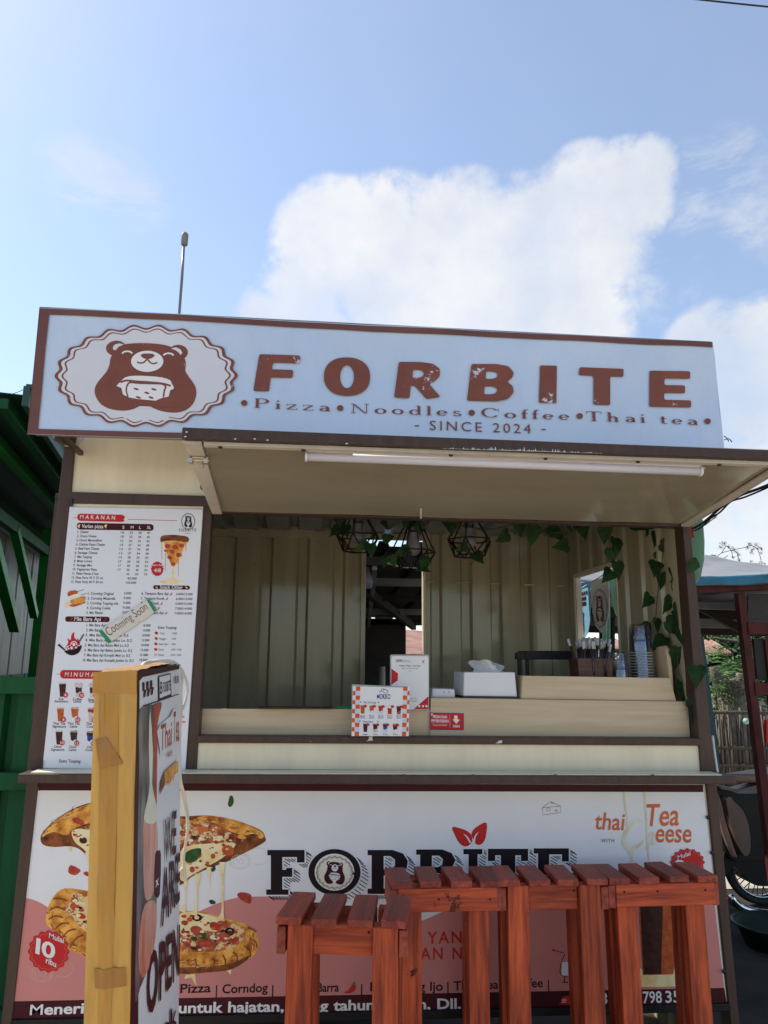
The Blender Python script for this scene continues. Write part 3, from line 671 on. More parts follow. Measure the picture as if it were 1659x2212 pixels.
LET = {  # block capitals in a unit box
 'F': [[(0, 0), (.06, 1), (1, 1), (1, .78), (.39, .78), (.37, .60), (.86, .60), (.85, .38), (.36, .38), (.35, 0)]],
 'R': [[(0, 0), (.05, 1), (.55, 1), (.82, .96), (.98, .82), (.97, .62), (.85, .48), (.74, .42), (.99, .08), (.70, 0), (.42, .36), (.34, .36), (.33, 0)], [(.37, .57), (.38, .79), (.50, .79), (.60, .76), (.63, .69), (.59, .61), (.50, .57)]],
 'B': [[(0, 0), (.04, 1), (.58, 1), (.85, .95), (.98, .78), (.95, .64), (.84, .54), (.97, .42), (.99, .25), (.88, .08), (.62, 0)], [(.37, .60), (.37, .80), (.50, .80), (.61, .77), (.63, .70), (.60, .63), (.50, .60)], [(.36, .19), (.36, .40), (.52, .40), (.62, .36), (.64, .30), (.60, .22), (.50, .19)]],
 'I': [[(0, 0), (.02, 1), (1, 1), (.98, 0)]],
 'T': [[(0, .78), (.02, 1), (1, 1), (.99, .78), (.70, .78), (.70, 0), (.33, 0), (.33, .78)]],
 'E': [[(0, 0), (.01, 1), (.98, 1), (.98, .79), (.37, .79), (.37, .61), (.86, .61), (.86, .39), (.36, .39), (.36, .20), (1, .20), (1, 0)]],
}
def rounded(loop, r):
    o = []; N = len(loop)
    for i in range(N):
        p0, p, p2 = Vector(loop[i-1]), Vector(loop[i]), Vector(loop[(i+1) % N])
        a = (p0-p); b = (p2-p); q = min(r, a.length*.45, b.length*.45); a = p+a.normalized()*q; b = p+b.normalized()*q
        for j in range(4): t = j/3; o.append(tuple((a*(1-t)**2 + p*2*t*(1-t) + b*t*t)))
    return o
def letter(mb, pl, ch, q, m, k=2, r=.05):           # q: tl tr br bl measured corners
    def mp(x, y):
        y = 1-y; return tuple((q[0][c]*(1-x)+q[1][c]*x)*(1-y)+(q[3][c]*(1-x)+q[2][c]*x)*y for c in (0, 1))
    if ch == 'O':
        a = [mp(.5+.5*math.copysign(abs(math.cos(t))**.88, math.cos(t)), .5+.5*math.copysign(abs(math.sin(t))**.88, math.sin(t))) for t in [i*math.pi/20 for i in range(40)]]
        b = [mp(.5+.15*math.cos(t), .5+.30*math.sin(t)) for t in [i*math.pi/20 for i in range(40)]]
        mb.add([pl(p, k) for p in a+b], [[j, (j+1) % 40, (j+1) % 40+40, j+40] for j in range(40)], m); return
    loops = [rounded(l, r if i == 0 else r*.7) for i, l in enumerate(LET[ch])]
    mb.poly([[pl(mp(*p), k) for p in l] for l in loops], m)
for ch, q in (('F', [zA(1110, 284), zA(1297, 289), zA(1290, 448), zA(1094, 443)]), ('O', [zA(1400, 295), zA(1600, 297), zA(1599, 464), zA(1399, 462)]),
              ('R', [zB(55, 206), zB(247, 208), zB(246, 372), zB(44, 362)]), ('B', [zB(370, 217), zB(566, 219), zB(560, 382), zB(358, 376)]),
              ('I', [zB(672, 224), zB(747, 225), zB(746, 387), zB(669, 385)]), ('T', [zB(841, 231), zB(1036, 238), zB(1036, 397), zB(841, 391)]), ('E', [zB(1145, 246), zB(1327, 248), zB(1328, 405), zB(1146, 401)])):
    m_ = MB(); letter(m_, sgn, ch, q, 'sign_brown'); m_.build('letter', sign)
# slim wide serif used on the second line
def _serif():
    G = {}
    def st(x, y0, y1, w=.125): return [(x-w/2, y0), (x+w/2, y0), (x+w/2, y1), (x-w/2, y1)]
    def hz(x0, x1, y, t=.055): return [(x0, y-t/2), (x1, y-t/2), (x1, y+t/2), (x0, y+t/2)]
    def arc(cx, cy, rx, ry, a0, a1, tx=.125, ty=.055, n=14):
        o, i_ = [], []
        for j in range(n+1):
            t = R(a0+(a1-a0)*j/n); o.append((cx+rx*math.cos(t), cy+ry*math.sin(t))); i_.append((cx+(rx-tx)*math.cos(t), cy+(ry-ty)*math.sin(t)))
        return [[o[j], o[j+1], i_[j+1], i_[j]] for j in range(n)]
    def mk(ch, polys, adv):
        vs, fs = [], []
        for p in polys:
            o = len(vs); vs += p; fs.append(list(range(o, o+len(p))))
        G[ch] = (vs, fs, adv)
    X = .56
    mk('P', [st(.13, .035, .965), hz(.02, .26, .018), hz(.02, .1, .982), *arc(.30, .73, .33, .27, -90, 90), hz(.18, .30, .982), hz(.175, .30, .478)], .80)
    mk('i', [st(.11, .035, X-.01), hz(.0, .22, .018), hz(.0, .065, X-.03), *arc(.10, .80, .065, .065, 0, 360, .064, .064)], .36)
    mk('z', [hz(.02, .44, X-.02, .045), hz(.0, .46, .022, .045), [(.02, .05), (.12, .05), (.44, X-.05), (.34, X-.05)], [(.02, X-.05), (.05, X-.05), (.04, X-.17), (.01, X-.17)], [(.43, .05), (.46, .05), (.47, .17), (.44, .17)]], .60)
    mk('a', [st(.38, .05, .40), *arc(.22, .40, .20, .16, 0, 160), *arc(.22, .155, .20, .165, 80, 360), hz(.24, .335, .315), hz(.40, .48, .02)], .60)
    mk('N', [st(.11, .035, .965, .04), st(.70, .0, .965, .04), hz(.0, .22, .018), hz(.0, .09, .982), hz(.60, .80, .982), [(.05, .965), (.16, .965), (.70, .0), (.62, .0)]], .96)
    mk('o', [*arc(.27, X/2, .27, X/2, 0, 360, .13, .055, 24)], .68)
    mk('d', [*arc(.25, X/2, .25, X/2, 40, 320), st(.45, .035, .965), hz(.49, .55, .018), hz(.33, .41, .982)], .70)
    mk('l', [st(.11, .035, .965), hz(0, .22, .018), hz(0, .065, .982)], .36)
    mk('e', [*arc(.25, X/2, .25, X/2, 0, 320), hz(.085, .41, X/2+.0)], .64)
    mk('s', [*arc(.20, X*.74, .18, X*.27, 30, 250, .08, .07), *arc(.20, X*.255, .20, X*.27, 190, 430, .08, .07), [(.06, X*.62), (.13, X*.66), (.38, X*.40), (.30, X*.36)]], .56)
    mk('C', [*arc(.42, .5, .42, .5, 38, 325, .14, .055, 24), st(.78, .68, .96, .03)], .96)
    mk('f', [st(.13, .035, .75), hz(.02, .26, .018), hz(.02, .31, X-.02), *arc(.26, .76, .17, .22, 60, 180)], .40)
    mk('T', [st(.36, .035, .96), hz(.25, .47, .018), hz(.02, .70, .978), st(.03, .75, .96, .03), st(.69, .75, .96, .03)], .86)
    mk('h', [st(.11, .035, .965), hz(0, .22, .018), hz(0, .065, .982), *arc(.285, .37, .18, .19, 0, 165), st(.42, .035, .38), hz(.32, .53, .018)], .72)
    mk('t', [st(.14, .06, .75), hz(.02, .32, X-.02), *arc(.25, .10, .15, .10, 180, 320)], .46)
    return G
SERIF = _serif()
for S, a, b in (('Pizza', zA(1100, 515), zA(1426, 531)), ('Noodles', zA(1516, 537), zB(335, 443)), ('Coffee', zB(421, 447), zB(802, 459)), ('Thai', zB(876, 462), zB(1130, 470)), ('tea', zB(1196, 474), zB(1357, 481))):
    m_ = MB(); text(m_, sgn, S, a, b, 20.5, 'sign_brown_plain', space=.10, glyphs=SERIF); m_.build('tagline', sign)
for p in (zA(1055, 495), zA(1470, 516), zB(379, 428), zB(846, 442), zB(1399, 464)): m_ = MB(); uvpoly(m_, sgn, ell(*p, 7, 6.5, 16), 'sign_brown_plain', 2); m_.build('bullet', sign)
m_ = MB(); text(m_, sgn, 'SINCE 2024', zB(198, 502), zB(636, 517), 20, 'sign_brown_plain', space=.16)
for a, b in ((zB(133, 484), zB(151, 485)), (zB(681, 499), zB(699, 500))): uvpoly(m_, sgn, line([a, b], 2.6), 'sign_brown_plain', 2)
m_.build('tagline', sign)
# worn streaks along the awning bar
m_ = MB(); random.seed(3)
x = 250.0
while x < 940:
    h_ = random.choice([2, 3, 4, 5, 8, 16])*(1-abs(x-580)/420); w_ = random.uniform(2, 9)
    y_ = 572+ (x-125)*.030
    if h_ > 0: m_.poly([at(*zB(x, y_+7), AY-.0215), at(*zB(x+w_, y_+7), AY-.0215), at(*zB(x+w_*.6, y_+7-h_*1.3), AY-.0215)], 'paint_chip')
    x += w_
for zx, zy in ((1100, 650), (1155, 655), (1497, 670), (806, 620), (800, 640), (1015, 650)):
    u, v = zA(zx, zy)
    m_.poly([at(u-3, v, AY-.0215), at(u+1, v+1.5, AY-.0215), at(u+3.5, v-1, AY-.0215), at(u, v-2, AY-.0215)], 'paint_chip')
m_.build('worn_paint', awning)
# ================================================================ menu board beside the window
menu = thing('menu_board', 'tall white printed menu board with red headings beside the window', 'menu', at(260, 1640, -.002))
MBY = -.004
m_ = MB(); m_.slab([(150, 1095), (438.6, 1099.5), (400.3, 1663.5), (91, 1660.5)], MBY, .012, 'menu_white'); m_.build('board', menu, .002)
m_ = MB(); m_.slab([(152.5, 1084), (440, 1089), (438.6, 1099.8), (150, 1095.3)], 0.004, .01, 'cream_panel'); m_.build('top_strip', menu)
for q in ([(150, 1077), (156, 1077), (156, 1092), (149, 1092)],): m_ = MB(); m_.slab(q, MBY-.006, .012, 'black_plastic'); m_.build('corner_clip', menu)
m_ = MB(); m_.slab([(89, 1643), (92, 1643), (91, 1663), (87, 1664)], MBY-.006, .012, 'black_plastic'); m_.build('corner_clip', menu)
mp_ = Plane(at(260, 1400, MBY), (0, -1, 0), .00028)
def T(mb, z, S, x0, y0, x1, cap, m='print_grey', y1=None, **kw):
    if y1 is None: y1 = y0 + (x1-x0)*.012
    a, b = z(x0, y0), z(x1, y1); s = abs(z(0, cap)[1]-z(0, 0)[1])
    text(mb, mp_, S, a, b, s, m, **kw)
def pill(mb, z, x0, y0, x1, y1, m, sl=8, k=1, r=None): uvpoly(mb, mp_, [z(*p) for p in rrect(x0, y0, x1, y1, r or (y1-y0)*.42, sl)], m, k)
# headings
m_ = MB()
uvpoly(m_, mp_, [z3(*p) for p in line([(338, 268), (1318, 296)], 5)], 'print_red', 1)
pill(m_, z3, 374, 228, 824, 296, 'print_red', 12, 2)
uvpoly(m_, mp_, [z3(*p) for p in [(833, 245), (841, 274), (855, 283), (841, 291), (833, 320), (824, 291), (810, 282), (824, 273)]], 'print_white', 4)
T(m_, z3, 'MAKANAN', 400, 277, 730, 36, 'print_white', bold=1, k=4, space=.32, y1=285)
m_.build('heading', menu)
m_ = MB(); pill(m_, z3, 369, 314, 1095, 378, 'print_maroon', 14)
T(m_, z3, 'Varian pizza', 415, 362, 620, 34, 'print_white', bold=1, y1=367)
for s, x in (('S', 800), ('M', 877), ('L', 958), ('XL', 1030)): T(m_, z3, s, x, 371+(x-800)*.01, x+(18 if s in 'SL' else 28 if s == 'M' else 38), 27, 'print_white', bold=1)
for x in (388, 641): uvpoly(m_, mp_, [z3(x-14, 345), z3(x+14, 333), z3(x+4, 370)], 'print_cheese', 2); uvpoly(m_, mp_, [z3(x-14, 345), z3(x-12, 336), z3(x+10, 327), z3(x+14, 333)], 'print_crust', 3)
m_.build('heading', menu)
m_ = MB(); pill(m_, z3, 1092, 904, 1437, 942, 'print_maroon', 5); T(m_, z3, 'Snack Other', 1155, 937, 1370, 31, 'print_white', bold=1)
for x in (1125, 1405): uvpoly(m_, mp_, [z3(*p) for p in line([(x-10, 918), (x+10, 936)], 9)], 'print_cheese', 3)
m_.build('heading', menu)
m_ = MB(); pill(m_, z3, 260, 1198, 680, 1250, 'print_maroon', 4); T(m_, z3, 'Mie Bara Api', 345, 1240, 595, 36, 'print_white', bold=1)
for x in (318, 637): uvpoly(m_, mp_, [z3(*p) for p in line(smoothp([(x+8, 1206), (x+4, 1225), (x-12, 1238)], 3, False), [9, 9, 8, 8, 7, 5, 2])], 'print_chilli', 3)
m_.build('heading', menu)
m_ = MB(); uvpoly(m_, mp_, [z4(*p) for p in line([(280, 411), (760, 418)], 5)], 'print_red', 1)
pill(m_, z4, 309, 374, 720, 450, 'print_red', 6, 2); T(m_, z4, 'MINUMAN', 350, 431, 660, 36, 'print_white', bold=1, k=4, space=.32); m_.build('heading', menu)
# pizza price list
m_ = MB()
names = ['1. Classic', '2. Choco Chesse', '3. Choco Marsmellow', '4. Chicken Katsu Chesse', '5. Beef Ham Chesse', '6. Sausage Chesse', '7. Mix Topping', '8. Meat Lovers', '9. Sausage Mix', '10. Vegetarian Pizza', '11. Paket Hemat 2 box', '12. Pizza Party 30 X 25 cm', '13. Pizza Party 60 X 20 cm']
ends = [480, 555, 607, 633, 580, 563, 510, 515, 512, 558, 577, 617, 615]
pr = ['10 23 30 40', '10 23 30 40', '12 26 32 43', '13 27 34 48', '13 27 34 48', '13 27 34 48', '13 28 35 50', '17 30 38 53', '17 30 38 53', '17 30 40 53', '- 43 53 73']
for i, (nm, e) in enumerate(zip(names, ends)):
    T(m_, z3, nm, 375-4.9*i, 411+39.3*i, e, 23, bold=1)
    if i < 11:
        for j, p in enumerate(pr[i].split()):
            if p != '-': x = (787, 868, 952, 1031)[j]-(3.6, 3.3, 3.2, 2.7)[j]*i; T(m_, z3, p, x, 416+39+39.1*(i-1)+j*1.5, x+29, 19, bold=1)
T(m_, z3, '83.000', 848, 850, 935, 20, bold=1); T(m_, z3, '133.000', 834, 890, 930, 20, bold=1)
m_.build('price_list', menu)
m_ = MB()
for i, (s, x, e, p) in enumerate([('1. Corndog Original', 475, 715, '6.000'), ('2. Corndog Mozarella', 471, 733, '9.000'), ('3. Corndog Topping mix', 466, 762, '9.000'), ('4. Corndog Coklat', 462, 687, '9.000'), ('5. Mix Platter', 459, 617, '10.000')]):
    T(m_, z3, s, x, 994+45.5*i, e, 25, bold=1); T(m_, z3, p, 815-4*i, 991+45*i, 884-4*i, 21, bold=1)
for i, (s, x, e, p) in enumerate([('6. Tempura Bara Api', 980, 1235, '6.000/12.000'), ('7. Tempura Kocek', 976, 1197, '6.000/12.000'), ('8. Otak Kocek', 975, 1145, '6.000/12.000'), ('9. Otak Otak', 972, 1117, '7.000/14.000'), ('10. Bara Api', 1045, 1188, '7.000/14.000')]):
    T(m_, z3, s, x, 994+45.5*i, e, 25, bold=1); T(m_, z3, p, 1309-4*i, 998+45.5*i, 1464-2*i, 21, bold=1)
    uvpoly(m_, mp_, [z3(*q) for q in line(smoothp([(e+30, 976+45*i), (e+26, 992+45*i), (e+8, 1000+45*i)], 3, False), [9, 10, 10, 9, 8, 6, 2])], 'print_chilli', 2)
m_.build('price_list', menu)
m_ = MB()
for i, (s, x, e, p) in enumerate([('1. Mie Bara Api !', 460, 655, '8.000'), ('2. Mie Bara Api !!', 456, 662, '10.000'), ('3. Mie Bara Api Mini Lv. 0-2', 452, 856, '10.000'), ('4. Mie Bara Api Jumbo Lv. 0-2', 448, 887, '13.000'), ('5. Mie Bara Api Bakso Mini Lv. 0-2', 444, 858, '10.000'), ('6. Mie Bara Api Bakso Jumbo Lv. 0-2', 440, 890, '13.000'), ('7. Mie Bara Api Komplit Mini Lv. 0-2', 435, 872, '15.000'), ('8. Mie Bara Api Komplit Jumbo Lv. 0-2', 431, 905, '18.000')]):
    T(m_, z3, s, x, 1293+47.3*i, e, 26, bold=1); T(m_, z3, p, 998-5.3*i, 1295+46.5*i, 1066-4*i, 22, bold=1)
m_.build('price_list', menu)
m_ = MB(); T(m_, z3, 'Extra Tooping:', 1135, 1316, 1312, 26, bold=1)
for i, (s, x, e, p, q, c) in enumerate([('Cabe', 1155, 1197, '2.000', 1315, 'print_chilli'), ('Nugget', 1148, 1213, '2.000', 1310, 'print_tea'), ('Beef Ham', 1146, 1232, '2.000', 1307, 'print_red'), ('Sosis', 1143, 1190, '2.000 / 3.000', 1368, 'print_chilli'), ('Pentol', 1139, 1190, '2.000 / 5.000', 1366, 'print_milk')]):
    T(m_, z3, s, x, 1368+51*i, e, 20); T(m_, z3, p, 1268-3.5*i, 1368+51*i, q-3*i, 18); uvpoly(m_, mp_, [z3(*k) for k in ell(1121-2*i, 1356+51.5*i, 17, 14, 12, rot=.5)], c, 1)
m_.build('price_list', menu)
# drinks
def cup(mb, pl, fx, cx, cy, w, h, body, top=None, low=None, k=1):
    q = lambda x, y: fx(cx+x*w, cy+y*h)
    uvpoly(mb, pl, [q(-.5, -.5), q(.5, -.5), q(.36, .5), q(-.36, .5)], 'print_white', k)
    uvpoly(mb, pl, [q(-.47, -.44), q(.47, -.44), q(.34, .48), q(-.34, .48)], body, k+1)
    if low: uvpoly(mb, pl, [q(-.42, .12), q(-.1, .2), q(.15, .06), q(.42, .16), q(.345, .48), q(-.345, .48)], low, k+2)
    if top: uvpoly(mb, pl, smoothp([q(-.48, -.46), q(-.3, -.56), q(0, -.52), q(.3, -.58), q(.48, -.46), q(.44, -.25), q(.1, -.18), q(-.2, -.26), q(-.44, -.22)], 2), top, k+3)
    uvpoly(mb, pl, [q(-.50, -.52), q(.50, -.50), q(.49, -.44), q(-.49, -.46)], 'print_milk', k+4)
def drink(cx, cy, body, top, low, price, l1, l2, lx, ly):
    mb = MB(); cup(mb, mp_, z4, cx, cy, 66, 122, body, top, low)
    if price:
        uvpoly(mb, mp_, [z4(*p) for p in ell(cx+25, cy+42, 22, 24, 16)], 'print_red', 7); w = 8 if len(price) == 1 else 14
        T(mb, z4, price, cx+25-w, cy+53, cx+25+w, 22, 'print_white', bold=1, k=9)
    for s, dy in ((l1, 0), (l2, 20 if cy < 600 else 26)):
        if s: w = len(s)*6.6; T(mb, z4, s, lx-w, ly+dy, lx+w, 21, bold=1)
    mb.build('drink_picture', menu)
drink(330, 553, 'print_cola', None, None, '8', 'Ice', 'Americano', 317, 640); drink(472, 556, 'print_cola', 'print_milk', 'print_milk', '10', 'Coffee', 'Latte', 459, 642); drink(598, 558, 'print_cola', 'print_milk', 'print_milk', '12', 'Spanish', 'Coffee', 600, 645)
drink(312, 770, 'print_tea', None, None, '8', 'Thai Tea', 'Signature', 300, 856); drink(438, 772, 'print_tea', 'print_tea', 'print_white', '10', 'Thai Tea', 'Latte', 427, 856); drink(585, 776, 'print_milk', 'print_chilli', None, '12', 'Thai Tea', 'Cookies', 588, 858)
drink(300, 974, 'print_cola', None, None, '10', 'Choco', 'Signature', 286, 1060); drink(429, 978, 'print_cola', 'print_cola', 'print_white', '12', 'Choco', 'Latte', 418, 1062); drink(575, 982, 'print_blue', 'print_cola', 'print_white', '12', 'Choco', 'Cookies', 578, 1064)
m_ = MB(); T(m_, z4, 'Extra Tooping:', 300, 1190, 492, 27, bold=1); T(m_, z4, 'Thai Tea', 1320, 795, 1402, 26, 'print_redorange', bold=1, slant=.2); T(m_, z4, 'Cheese', 1325, 842, 1410, 28, 'print_redorange', bold=1, slant=.2); m_.build('price_list', menu)
# pizza slice picture
m_ = MB(); P3 = lambda pts: [z3(*p) for p in pts]
uvpoly(m_, mp_, P3(smoothp([(1156, 480), (1170, 462), (1200, 458), (1400, 470), (1420, 480), (1395, 560), (1365, 600), (1350, 660), (1310, 720), (1290, 740), (1285, 800), (1300, 850), (1380, 862), (1340, 885), (1250, 893), (1160, 878), (1158, 868), (1240, 848), (1265, 800), (1268, 745), (1240, 690), (1215, 610), (1185, 540)], 2)), 'print_cheese', 1)
uvpoly(m_, mp_, P3(smoothp([(1158, 470), (1172, 440), (1230, 430), (1300, 430), (1390, 440), (1426, 458), (1424, 490), (1400, 500), (1330, 488), (1250, 484), (1190, 490), (1165, 498)], 3)), 'print_crust_dark', 2)
uvpoly(m_, mp_, P3([(1190, 492), (1330, 490), (1405, 500), (1360, 590), (1320, 690), (1285, 730), (1255, 700), (1215, 580)]), 'print_crust', 3)
for x, y, r in ((1228, 536, 26), (1297, 545, 25), (1360, 530, 24), (1270, 588, 24), (1330, 620, 25), (1245, 640, 22), (1280, 706, 21), (1206, 580, 12)): uvpoly(m_, mp_, P3(ell(x, y, r, r*.85, 14)), 'print_pepperoni', 4)
for x, y0, y1 in ((1172, 500, 660), (1206, 600, 768), (1360, 600, 640), (1400, 500, 580), (1328, 640, 815)): uvpoly(m_, mp_, P3(line([(x, y0), (x, y1)], 4)), 'print_tea', 1)
m_.build('pizza_picture', menu)
m_ = MB(); uvpoly(m_, mp_, P3(scal(1130, 750, 58, 68, 14, .05, 6)), 'print_red', 2); T(m_, z3, 'Extra Moza', 1084, 722, 1182, 16, 'print_white', bold=1, k=3); T(m_, z3, '4/8', 1097, 780, 1162, 33, 'print_white', bold=1, k=3); m_.build('price_badge', menu)
m_ = MB()
for pts, mm, k in (([(282, 985), (300, 960), (350, 952), (376, 962), (370, 990), (310, 1008), (284, 1005)], 'print_tea', 2), ([(300, 1010), (340, 992), (400, 985), (404, 1010), (330, 1040), (302, 1032)], 'print_cream', 3), ([(308, 1050), (360, 1028), (430, 1008), (448, 1020), (440, 1060), (380, 1085), (320, 1080)], 'print_crust', 4), ([(300, 1090), (440, 1060), (448, 1072), (340, 1110)], 'print_tea', 1), ([(262, 1075), (290, 1062), (302, 1080), (292, 1110), (266, 1112)], 'print_cheese', 2)):
    uvpoly(m_, mp_, P3(smoothp(pts, 2)), mm, k)
for a, b in (((370, 968), (436, 945)), ((400, 998), (466, 982)), ((440, 1030), (460, 1022))): uvpoly(m_, mp_, P3(line([a, b], 4)), 'print_black', 2)
m_.build('snack_picture', menu)
m_ = MB(); P4 = lambda pts: [z4(*p) for p in pts]
uvpoly(m_, mp_, P4(smoothp([(360, 190), (372, 150), (380, 130), (372, 95), (400, 110), (410, 60), (436, 42), (432, 80), (455, 110), (462, 95), (482, 140), (480, 190)], 3)), 'print_red', 1)
for cx, cy, r in ((385, 185, 24), (430, 150, 30), (450, 178, 26), (410, 180, 28), (475, 170, 16)):
    for q in range(3): uvpoly(m_, mp_, P4(ell(cx, cy, r-q*8, r-q*8, 16)), ('print_white', 'print_red', 'print_white')[q], 2+q)
uvpoly(m_, mp_, P4(smoothp([(345, 205), (400, 200), (450, 185), (498, 155), (492, 190), (470, 225), (430, 244), (395, 243), (365, 230)], 2)), 'print_black', 6)
uvpoly(m_, mp_, P4(line([(350, 200), (292, 150)], [12, 18])), 'print_black', 6)
for a, b in (((462, 140), (512, 60)), ((472, 140), (522, 58))): uvpoly(m_, mp_, P4(line([a, b], 5)), 'print_black', 7)
m_.build('noodle_picture', menu)
m_ = MB(); fx = lambda x, y: z3(1422+(x-631)*.168, 302+(y-376)*.36); emblem(m_, mp_, fx, 1, True, 'print_black', 'menu_white', 'print_white', 20, 1.5)
T(m_, z3, 'FORBITE', 1336, 398, 1494, 26, 'print_grey', bold=1, space=.3, y1=395, k=5); T(m_, z3, 'SINCE 2024', 1390, 419, 1440, 7, k=5); m_.build('emblem', menu)
# handwritten paper note stuck over the list
nq = [z3(577, 1340), z3(1040, 1040), z3(1125, 1145), z3(668, 1456)]
note = thing('paper_note', 'slanted handwritten paper strip with green ends stuck on the menu board', 'note', at(*nq[3], MBY-.008))
npl = Plane(at(*z3(850, 1245), MBY-.0065), (0, -1, 0), .0003)
nb = [z3(577, 1340), z3(800, 1190), z3(900, 1130), z3(1040, 1040), z3(1125, 1145), z3(985, 1245), z3(955, 1250), z3(945, 1270), z3(800, 1365), z3(668, 1456)]
m_ = MB(); m_.prism([npl(p) for p in nb], (0, .001, 0), 'note_paper'); m_.build('paper', note)
m_ = MB(); uvpoly(m_, npl, [z3(577, 1340), z3(605, 1322), z3(700, 1436), z3(668, 1456)], 'print_green', 1); m_.build('green_band', note)
m_ = MB(); uvpoly(m_, npl, [z3(1030, 1046), z3(1055, 1038), z3(1125, 1145), z3(1098, 1158)], 'print_green', 1); m_.build('green_band', note)
def htext(mb, S, a, b, cap, m):                     # handwriting along a slope
    A, B = npl(a, 2), npl(b, 2); X = (B-A).normalized(); U = X.cross(Vector((0, -1, 0))); U = U if U.z > 0 else -U
    W = (B-A).length; pen = 0; vs, fs = [], []; random.seed(5)
    for ch in S:
        if ch == ' ': pen += .3; continue
        g_ = GL[(ch, 3)]; o = len(vs); dy = random.uniform(-.06, .06); sc = random.uniform(.95, 1.15)
        vs += [(pen+x, y/CAP*sc+dy+pen*0) for x, y in g_[0]]; fs += [[i+o for i in t] for t in g_[1]]; pen += ADV[ch]
    x1 = max(v[0] for v in vs); h = cap
    mb.add([A+X*(x/x1*W)+U*(y*h) for x, y in vs], fs, m)
m_ = MB(); htext(m_, 'Cooming Soon', z3(672, 1392), z3(1046, 1128), .025, 'print_black'); m_.build('handwriting', note)

# ================================================================ lower front banner
ban = thing('front_banner', 'wide printed banner with pizza pictures, black slab lettering and pink wave below the ledge', 'banner', at(800, 2150, 0.0))
BY = .006
bp = Plane(at(800, 1950, BY), (0, -1, 0), .00032)
def BZ(mb, pts, m, k): mb.poly([[bp(p, k) for p in pts]], m)
m_ = MB(); m_.slab([(83.4, 1691), (1519, 1696), (1570, 2167), (25, 2203.6)], BY, .004, 'print_white'); m_.build('sheet', ban)
m_ = MB(); BZ(m_, [(83.4, 1691), (1519, 1696), (1519, 1711), (82.7, 1707.5)], 'print_maroon', 1); m_.build('top_band', ban)
wave = smoothp([(55.5, 1940), (75, 1945), (102, 1959), (180, 2010), (260, 2040), (350, 2010), (442, 1963), (503, 1941), (545, 1937), (600, 1938), (660, 1948), (730, 1972), (800, 2000), (860, 2008), (902, 1993), (944, 1975), (1010, 1945), (1080, 1925), (1180, 1915), (1300, 1925), (1400, 1945), (1470, 1952), (1543, 1945)], 4, False)
m_ = MB(); BZ(m_, wave+[(1564.6, 2136), (30.5, 2165)], 'print_pink', 1); m_.build('pink_wave', ban)
m_ = MB(); BZ(m_, [(30.5, 2163), (1564.6, 2134), (1570, 2166), (25.5, 2203)], 'print_maroon', 2); m_.build('bottom_band', ban)
def BT(mb, S, a, b, cap, m, **kw): text(mb, bp, S, a, b, cap, m, **kw)
def zl(x, y): return zL(x, y)
m_ = MB()
BT(m_, 'Menerima pesanan', zL(178, 1500), (378, 2181), 22, 'print_white', k=4, bold=2)
BT(m_, 'untuk hajatan, ulang tahun, arisan, Dll.', zL(1072, 1487), zC(1388, 1606), 22, 'print_white', k=4, bold=2)
m_.build('lettering', ban)
m_ = MB()
for S, x0, x1 in (('08', 650, 745), ('1', 786, 806), ('24', 842, 930), ('798', 948, 1056), ('35', 1076, 1160), ('6', 1178, 1228)): BT(m_, S, zR(x0, 1360-(x0-730)*.026), zR(x1, 1360-(x1-730)*.026), 24.5, 'print_white', k=4, bold=1)
uvpoly(m_, bp, [zR(468, 1362), zR(490, 1318), zR(530, 1310), zR(530, 1362)], 'print_red', 4)
for i in range(3): uvpoly(m_, bp, [zR(484, 1332+i*8), zR(510, 1330+i*8), zR(510, 1333+i*8), zR(484, 1335+i*8)], 'print_white', 5)
m_.build('lettering', ban)
m_ = MB()
for S, a, b in (('Pizza', zL(1082, 1368), zL(1266, 1362)), ('|', zL(1296, 1376), zL(1303, 1375)), ('Corndog', zL(1335, 1370), zL(1608, 1360)), ('|', zL(1634, 1374), zL(1641, 1374)), ('Mie Barra', zC(320, 1500), zC(580, 1494)), ('|', zC(727, 1504), zC(735, 1504)),
                ('Es Kacang Ijo', zC(788, 1492), zC(1268, 1488)), ('|', zC(1298, 1490), zC(1306, 1490)), ('Thai Tea | Coffee', zC(1340, 1486), zR(377, 1262)), ('|', zR(406, 1272), zR(412, 1272))):
    BT(m_, S, a, b, 19, 'print_black', k=4, bold=1)
m_.build('lettering', ban)
m_ = MB(); uvpoly(m_, bp, [zC(*p) for p in smoothp([(610, 1500), (640, 1488), (664, 1455), (680, 1448), (694, 1462), (680, 1492), (650, 1506)], 3)], 'print_red', 4); uvpoly(m_, bp, [zC(664, 1450), zC(672, 1440), (zC(684, 1424)), zC(688, 1440), zC(694, 1458), zC(680, 1448)], 'print_green', 5); m_.build('chilli_picture', ban)
m_ = MB()
for S, a, b in (('YANG', zC(1165, 1178), zC(1480, 1170)), ('MAKAN NASI', zC(890, 1286), zC(1560, 1276))): BT(m_, S, a, b, 25, 'print_red', k=4, bold=1, space=.12)
m_.build('lettering', ban)
